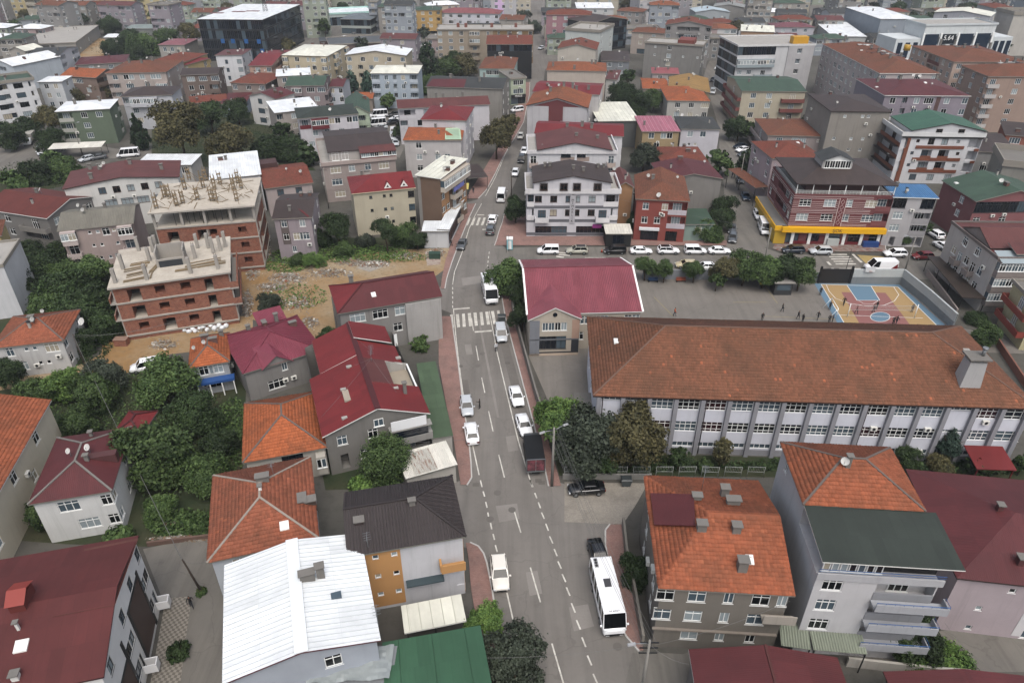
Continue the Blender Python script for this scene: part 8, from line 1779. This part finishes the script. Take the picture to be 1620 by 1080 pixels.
def undergrowth(label,zones,col,seed):
 rg = np.random.default_rng(seed); Q = []
 for x,y,rx,ry,n in zones:
  a = rg.uniform(0,6.28,n); rr = np.sqrt(rg.random(n));
  for i in range(n):
   p = np.array(P(x + rx * rr[i] * math.cos(a[i]),y + ry * rr[i] * math.sin(a[i]))); p[2] = rg.uniform(.05,.9) * rg.random(); t = rg.normal(0,1,3); t[2] *= .5; t /= np.linalg.norm(t); b = np.cross(t,rg.normal(0,1,3)); b /= np.linalg.norm(b); s = rg.uniform(.12,.3); Q.append([p - t * s,p - b * s * .5,p + t * s,p + b * s * .5])
 q = np.array(Q,np.float32).reshape(-1,3); n = len(Q); me = bpy.data.meshes.new('undergrowth'); me.vertices.add(n * 4); me.vertices.foreach_set('co',q.ravel()); me.loops.add(n * 4); me.loops.foreach_set('vertex_index',np.arange(n * 4,dtype=np.int32)); me.polygons.add(n)
 me.polygons.foreach_set('loop_start',np.arange(0,n * 4,4,dtype=np.int32)); me.polygons.foreach_set('loop_total',np.full(n,4,np.int32)); me.update(calc_edges=True); me.materials.append(LEAF[col]); tag(link('undergrowth',me),label,'undergrowth',None,'stuff')
undergrowth('weeds and low growth in the overgrown plot',[(90,450,90,60,5200),(130,540,50,40,1800),(60,280,70,25,1500)],'dark',1)
undergrowth('grass and weeds in the west gardens',[(200,680,180,90,7000),(290,830,60,22,2600),(370,690,25,60,1800)],'mid',2)
undergrowth('weeds along the bulldozed lot',[(620,408,60,8,700),(470,470,50,20,700),(430,490,20,15,500),(540,402,110,14,3600),(450,420,40,12,1200)],'bright',3)
undergrowth('planting under the school facade',[(1000,735,110,14,2200),(1300,738,180,8,1800),(1520,742,100,12,1600)],'dark',4)
undergrowth('growth under the upper plane trees',[(350,225,110,40,3500),(220,70,80,30,2600)],'dark',5)
# ================= people =================
SKIN = plain('skin','#8a6350',.6); HAIRM = plain('hair_dark','#15110f',.7)
def person_mesh(top,legs,pose):
 """one continuous skinned figure; materials by height afterwards"""
 st = {'stand': 0,'walk': .28,'point': .1}[pose]; J = {}; E = []; rad = {}
 def j(n,p,r): J[n] = len(J); rad[n] = r; pts.append(p)
 pts = []
 j('pel',(0,0,.95),(.15,.12)); j('wai',(0,0,1.12),(.13,.1)); j('che',(0,.01,1.34),(.17,.12)); j('nec',(0,0,1.5),(.06,.06)); j('hea',(0,.01,1.62),(.085,.1)); j('top',(0,0,1.74),(.07,.085))
 E += [('pel','wai'),('wai','che'),('che','nec'),('nec','hea'),('hea','top')]
 for s,k in ((-1,'l'),(1,'r')):
  f = st * s
  j('hip' + k,(.1 * s,0,.9),(.1,.1)); j('kne' + k,(.11 * s,-f * .5 - .02,.5),(.065,.065)); j('ank' + k,(.11 * s,-f * .75 + .03,.08),(.045,.045)); j('toe' + k,(.12 * s,-f * .75 - .14,.04),(.045,.03))
  E += [('pel','hip' + k),('hip' + k,'kne' + k),('kne' + k,'ank' + k),('ank' + k,'toe' + k)]
  up = pose == 'point' and s > 0
  j('sho' + k,(.2 * s,0,1.42),(.065,.065)); j('elb' + k,(.27 * s,(.05 + f * .4) if not up else -.25,1.16 if not up else 1.38),(.048,.048)); j('wri' + k,(.27 * s,(-.06 + f * .9) if not up else -.5,.92 if not up else 1.45),(.035,.035)); j('han' + k,(.27 * s,(-.1 + f) if not up else -.6,.82 if not up else 1.47),(.035,.022))
  E += [('che','sho' + k),('sho' + k,'elb' + k),('elb' + k,'wri' + k),('wri' + k,'han' + k)]
 me = bpy.data.meshes.new('figure'); me.from_pydata(pts,[(J[a],J[b]) for a,b in E],[]); o = bpy.data.objects.new('figure_tmp',me); COL.objects.link(o)
 md = o.modifiers.new('skin','SKIN');
 for n,i in J.items(): me.skin_vertices[0].data[i].radius = rad[n]
 me.skin_vertices[0].data[0].use_root = True
 sb = o.modifiers.new('sub','SUBSURF'); sb.levels = 1; sb.render_levels = 1
 dg = bpy.context.evaluated_depsgraph_get(); out = bpy.data.meshes.new_from_object(o.evaluated_get(dg)); bpy.data.objects.remove(o)
 for m in (top,legs,SKIN,HAIRM,PLASTIC): out.materials.append(m)
 for f in out.polygons:
  c = f.center; f.use_smooth = True
  if c.z > 1.66 or (c.z > 1.56 and c.y > .03): f.material_index = 3
  elif c.z > 1.5: f.material_index = 2
  elif c.z < .1: f.material_index = 4
  elif abs(c.x) > .2 and (c.z < .92 or c.y < -.48): f.material_index = 2
  elif c.z > .93 or abs(c.x) > .22: f.material_index = 0
  else: f.material_index = 1
 out.name = 'person'
 return out
BLKC = plain('cloth_black','#141416',.8); NAVC = plain('cloth_navy','#1d2430',.8); ORC = plain('cloth_orange','#b5552c',.8); JEAN = plain('cloth_jeans','#2a3444',.8); WHC = plain('cloth_white','#b8bcc0',.8); YELC = plain('cloth_yellow','#a8892c',.8); REDC = plain('cloth_red','#6d1e22',.8)
PM = {k: person_mesh(*v) for k,v in {'stand': (BLKC,BLKC,'stand'),'walk': (BLKC,NAVC,'walk'),'point': (BLKC,BLKC,'point'),'orange': (ORC,JEAN,'walk'),'police': (WHC,NAVC,'stand'),'yellow': (YELC,NAVC,'stand'),'navy': (NAVC,JEAN,'walk'),'red': (REDC,NAVC,'walk')}.items()}
for k,x,y,rot,lab in (('point',759,646,-1.6,'man in black pointing at the silver hatchback in the road'),('police',785,556,.5,'person in pale top and dark trousers behind the grey people carrier'),('orange',1067,500,1.2,'person in orange top walking across the schoolyard'),('stand',1205,508,0,'person in black at the school roof edge'),('walk',1237,493,1,'person in black walking alone in the schoolyard'),('walk',1262,505,.4,'person in black, leftmost of the yard pair'),('stand',1269,510,2,'person in black, close partner of the yard pair'),('walk',1293,506,-1,'person in black between yard pair and goal'),('stand',1311,511,0,'person in black below the goal'),('stand',1316,511,1,'shorter-looking person in black beside the goal watcher'),('stand',1297,467,0,'person in black at the court corner'),('stand',1312,490,0,'person in black at the goal post'),('walk',1334,483,-.8,'player in black on the yellow field'),('red',1354,496,.6,'player in dark red near the net post'),('walk',1381,494,1.2,'player in black at the net centre'),('stand',1386,489,.4,'second player in black at the net centre'),('stand',1412,514,0,'player in black below the centre circle'),('walk',1417,513,2,'partner of the player below the centre circle'),('stand',1442,494,0,'player in black near the far net post'),('yellow',1202,457,0,'person in yellow vest under the schoolyard trees'),('navy',1158,282,0,'pedestrian in the narrow lane'),('stand',1161,283,1,'second pedestrian in the narrow lane'),('navy',749,306,0,'pedestrian on the pavement by the road bend'),('walk',714,390,1,'pedestrian beside the white annex'),('walk',304,960,.4,'person in black walking in the alley')):
 o = link('person',PM[k],None,P(x,y,.02),rot); tag(o,lab,'person','people')
# ================= poles, lamps and wires =================
POLEC = wall('#8b8880',.4); WOODP = plain('pole_wood','#3d332b',.9)
def pole(base_px,h,label,m=None,r=.16,arms=0,lamps=(),tilt=(0,0)):
 t = thing('utility_pole',label,'pole',P(*base_px),0,'utility poles'); mb = MB(); top = Vector((tilt[0],tilt[1],h)); mb.tube([(0,0,-.1),tuple(top)],r,8,r1=r * .6); mb.obj('shaft',[m or POLEC],t)
 for k in range(arms): mb = MB(); z = h - .3 - k * .7; mb.beam((tilt[0] - .8,tilt[1],z),(tilt[0] + .8,tilt[1],z),.09); mb.obj('crossarm',[DARKMETAL],t)
 for a in lamps:
  d = Vector((math.cos(a),math.sin(a),0)); mb = MB(); p0 = top - Vector((0,0,.4)); mb.tube([tuple(p0),tuple(p0 + d * 1.3 + Vector((0,0,.25)))],.04,5); o = mb.obj('lamp_arm',[METAL],t); mb = MB(); q = p0 + d * 1.25 + Vector((0,0,.25)); s = Vector((-d.y,d.x,0)) * .14
  mb.hexa([q - s - Vector((0,0,.08)),q + d * .7 - s - Vector((0,0,.06)),q + d * .7 + s - Vector((0,0,.06)),q + s - Vector((0,0,.08))],[q - s * .8 + Vector((0,0,.08)),q + d * .65 - s * .7 + Vector((0,0,.05)),q + d * .65 + s * .7 + Vector((0,0,.05)),q + s * .8 + Vector((0,0,.08))]); mb.obj('lamp_head',[plain('lamp_shell','#97999b',.5)],o)
 return P(*base_px) + top
A = pole((873,768),9.2,'grey concrete pole with twin street lamps beside the truck',arms=2,lamps=(.5,3.6),r=.2)
Bp = pole((1012,1110),9,'pole with crossarms at the lower edge carrying the main wires',arms=3,lamps=(3.3,),r=.18)
C1 = pole((1207,424),8.5,'concrete pole at the schoolyard trees',lamps=(2.9,)); C2 = pole((1429,436),8,'lamp pole at the court corner',lamps=(2.5,)); C3 = pole((320,937),5.0,'dark leaning wooden pole in the alley',WOODP,.14,tilt=(-.9,.1))
C4 = pole((809,322),8.5,'pole beside the dark tree on the main road',WOODP,.14); C5 = pole((520,330),9.5,'tall pole behind the lilac house',arms=1); C6 = pole((131,246),9,'lamp pole by the green house canopy',lamps=(1,)); C7 = pole((1168,300),9,'pole in the narrow lane',arms=1); C8 = pole((801,400),3.4,'short sign pole by the portable toilet',DARKMETAL,.05); C9 = pole((805,398),3.8,'second short sign pole by the portable toilet',DARKMETAL,.05); C10 = pole((1577,470),8,'lamp pole beyond the covered driveway',lamps=(3.4,))
C11 = pole((1338,428),4.5,'thin pole behind the black gate',DARKMETAL,.06); C12 = pole((139,590),7,'pole at the corner of the peeling house',WOODP,.12)
WIRE = plain('wire','#6f6f6d',.5)
def wires(label,pairs,sag=.8,r=.015):
 root = thing('overhead_wires',label,'wires',pairs[0][0]);
 for a,b in pairs:
  pts = [a + (b - a) * (k / 12) - Vector((0,0,sag * 4 * (k / 12) * (1 - k / 12))) - root.location for k in range(13)]; mb = MB(); mb.tube([tuple(p) for p in pts],r,4,caps=False); mb.obj('wire',[WIRE],root)
d = lambda p,x,z: p + Vector((x,0,z))
wires('bundle of wires from the twin-lamp pole to the lower pole',[(d(A,x,z),d(Bp,x,z)) for x,z in ((-.6,-.3),(-.3,-.3),(.3,-.3),(.6,-.3),(-.5,-1),(.4,-1))])
wires('single wire across the road from the twin-lamp pole',[(d(A,-.3,-.4),P(640,700,7.2))],.3); wires('wire across the lower road to the green roof',[(d(Bp,0,-.5),P(765,1040,5.2)),(d(Bp,0,-.5),P(1090,1050,6.6))],.5)
wires('wires over the alley and garden',[(d(C3,0,-.2 - .25 * k),d(C12,0,-.2 - .25 * k)) for k in range(3)] + [(d(C3,0,0),P(340,870,8))],1.2); wires('wires from the peeling house pole past the brick shell',[(d(C12,0,-.2),P(290,505,8)),(d(C12,0,-.5),P(300,500,8))],.8)
wires('wires along the east street',[(d(C1,0,-.2),d(C2,0,-.2)),(d(C1,0,-.3),d(C7,0,-.3)),(d(C2,0,-.2),d(C10,0,-.4))],.6)
wires('wires over the bend from the roadside pole to the lilac house',[(d(C4,0,-.3),d(C5,0,-.4)),(d(C4,0,-.6),d(C5,0,-.8))],1.4)
wires('wires up the main road from the roadside pole',[(d(C4,.1,-.2),P(838,200,9)),(d(C4,-.1,-.4),P(836,196,8.5)),(d(C4,0,-.2),d(C1,0,-.5))],1.0)
wires('aerial stays across the big red roof',[(P(588,566,10.2),P(512,596,6.6)),(P(588,566,10.2),P(508,660,6.8)),(P(588,566,10.2),P(627,620,8)),(P(588,556,10.2),P(548,518,7.4))],.15)
wires('service wires between the tan and white tall houses and the forecourt',[(d(Bp,.5,-.6),P(1250,950,8)),(P(1495,985,6),P(1575,1060,3))],.6)
# ================= street furniture =================
t = thing('portable_toilet','white and turquoise portable cabin on the junction pavement','portable toilet',P(806.5,393,.13)); mb = MB(); mb.box(-.6,.6,-.6,.6,0,2.2); mb.obj('cabin',[plain('cabin_turquoise','#7fb3bd',.5)],t); mb = MB(); mb.box(-.66,.66,-.66,.66,2.2,2.4); mb.obj('cabin_roof',[PVC],t); mb = MB(); mb.box(-.35,.35,-.64,-.6,.15,1.95); mb.obj('door',[PVC],t)
t = thing('traffic_cone','orange traffic cone beside the black people carrier','cone',P(952,399,.03)); mb = MB(); mb.tube([(0,0,.04),(0,0,.7)],.2,10,r1=.04); mb.obj('cone_body',[plain('cone_orange','#c0441c',.6)],t); mb = MB(); mb.box(-.25,.25,-.25,.25,0,.04); mb.obj('cone_base',[PLASTIC],t)
for lab,x,y in (('grey wheeled bin under the low wall by the black saloon',990,767),('dark wheeled bin on the zebra crossing kerb',794,508)):
 t = thing('wheeled_bin',lab,'bin',P(x,y,.03)); mb = MB(); mb.hexa([(-.5,-.4,.15),(.5,-.4,.15),(.5,.4,.15),(-.5,.4,.15)],[(-.65,-.5,1.1),(.65,-.5,1.1),(.65,.5,1.1),(-.65,.5,1.1)]); mb.obj('bin_body',[plain('bin_grey','#4d5456',.6)],t); mb = MB(); mb.hexa([(-.7,-.55,1.1),(.7,-.55,1.1),(.7,.55,1.1),(-.7,.55,1.1)],[(-.6,-.4,1.25),(.6,-.4,1.25),(.6,.4,1.25),(-.6,.4,1.25)]); mb.obj('bin_lid',[plain('bin_lid','#3a4042',.5)],t)
t = thing('guard_hut','small white-roofed guard hut under the schoolyard trees','hut',P(1234,462)); mb = MB(); mb.box(-1.6,1.6,-1.2,1.2,0,2.5); mb.obj('hut_wall',[plain('hut_dark','#3a3c3e',.5)],t); mb = MB(); mb.box(-1.9,1.9,-1.5,1.5,2.5,2.65); mb.obj('hut_roof',[CONC_LIGHT],t); mb = MB(); mb.box(-1.2,1.2,-1.23,-1.2,1,2.1); mb.obj('hut_window',[G_MID],t)
for lab,x,c in (('orange bench by the schoolyard wall',1077,'#8c4a34'),('blue bench by the schoolyard wall',1033,'#2f4a6e')):
 t = thing('park_bench',lab,'bench',P(x,446)); m = plain('bench_' + c[1:],c,.6)
 mb = MB(); mb.box(-.9,.9,-.25,.25,.42,.47); mb.obj('seat',[m],t); mb = MB(); mb.box(-.9,.9,.22,.28,.5,.9); mb.obj('backrest',[m],t)
 for s in (-.8,.8): mb = MB(); mb.box(s - .05,s + .05,-.22,.24,0,.418); mb.obj('leg',[DARKMETAL],t)
m,nt,bs = base('chequer_paving'); v = coords(nt,'Object'); ck = nt.nodes.new('ShaderNodeTexChecker'); ck.inputs['Scale'].default_value = 3.6; ck.inputs['Color1'].default_value = lin('#8a857b'); ck.inputs['Color2'].default_value = lin('#6a645c'); nt.links.new(v,ck.inputs['Vector']); nt.links.new(ck.outputs[0],bs.inputs['Base Color']); bs.inputs['Roughness'].default_value = .9
sheetobj('chequer_paving',[[(262,946),(296,943),(301,960),(294,1010),(284,1090),(236,1090)]],m,.03)
for lab,p,q,r,z,m in (('pale ribbed canopy along the green house',(75,237),(160,233),(172,225),3,S_OLD),('yellow parasol-like awning on the pavement bend',(730,300),(741,300),(741,292),2.6,plain('awning_yellow','#b8aa5c',.7)),('brown tiled kiosk roof under the plane tree',(741,283),(772,280),(768,260),3.2,S_CHOC),('dark brown porch roof beside the striped corner block lane',(1195,298),(1216,296),(1212,264),4.5,T_BR)):
 t = Bld('canopy',lab,'canopy',p,q,r,z,far=False); t.roof('monoB',m,.3,fascia=FG,th=.08); mb = MB()
 for sx in (-1,1):
  for sy in (-1,1): mb.beam((sx * (t.W / 2 - .15),sy * (t.D / 2 - .15),0),(sx * (t.W / 2 - .15),sy * (t.D / 2 - .15),t.z),.1)
 mb.obj('post_frame',[DARKMETAL],t.root)
t = thing('plastic_sheet','crumpled translucent plastic sheet beside the white metal roof','plastic sheet',P(560,1055,5.6)); rg = random.Random(5); mb = MB(); n = 22; g = [[Vector((-3.8 + 7 * i / n,-1.6 + 3.2 * k / 10 + .5 * i / n,.07 * rg.uniform(-1,1) + .12 * math.sin(i * .7 + k * .5) + .1)) for k in range(11)] for i in range(n + 1)]
for i in range(n):
 for k in range(10): mb.smooth.add(len(mb.f)); mb.poly([g[i][k],g[i + 1][k],g[i + 1][k + 1],g[i][k + 1]])
m = plain('plastic_film','#8f9696',.2); mb.obj('film',[m],t); mb = MB(); mb.box(-3.9,3.4,-1.8,2.3,-5.6,-.32); mb.obj('yard_wall',[wall('#7f858a')],t)
# ================= thin haze over the town =================
mb = MB(); mb.box(-1510,1510,-310,1810,-1.2,64); hz = mb.obj('haze',[]) ; m = bpy.data.materials.new('haze_air'); m.use_nodes = True; nt = m.node_tree; nt.nodes.clear()
pv_ = nt.nodes.new('ShaderNodeVolumePrincipled'); pv_.inputs['Color'].default_value = (.82,.87,.93,1); pv_.inputs['Density'].default_value = .0002; pv_.inputs['Anisotropy'].default_value = .2
out_ = nt.nodes.new('ShaderNodeOutputMaterial'); nt.links.new(pv_.outputs[0],out_.inputs['Volume']); hz.data.materials.append(m); hz['kind'] = 'stuff'; hz['label'] = 'thin pale haze lying over the whole town'
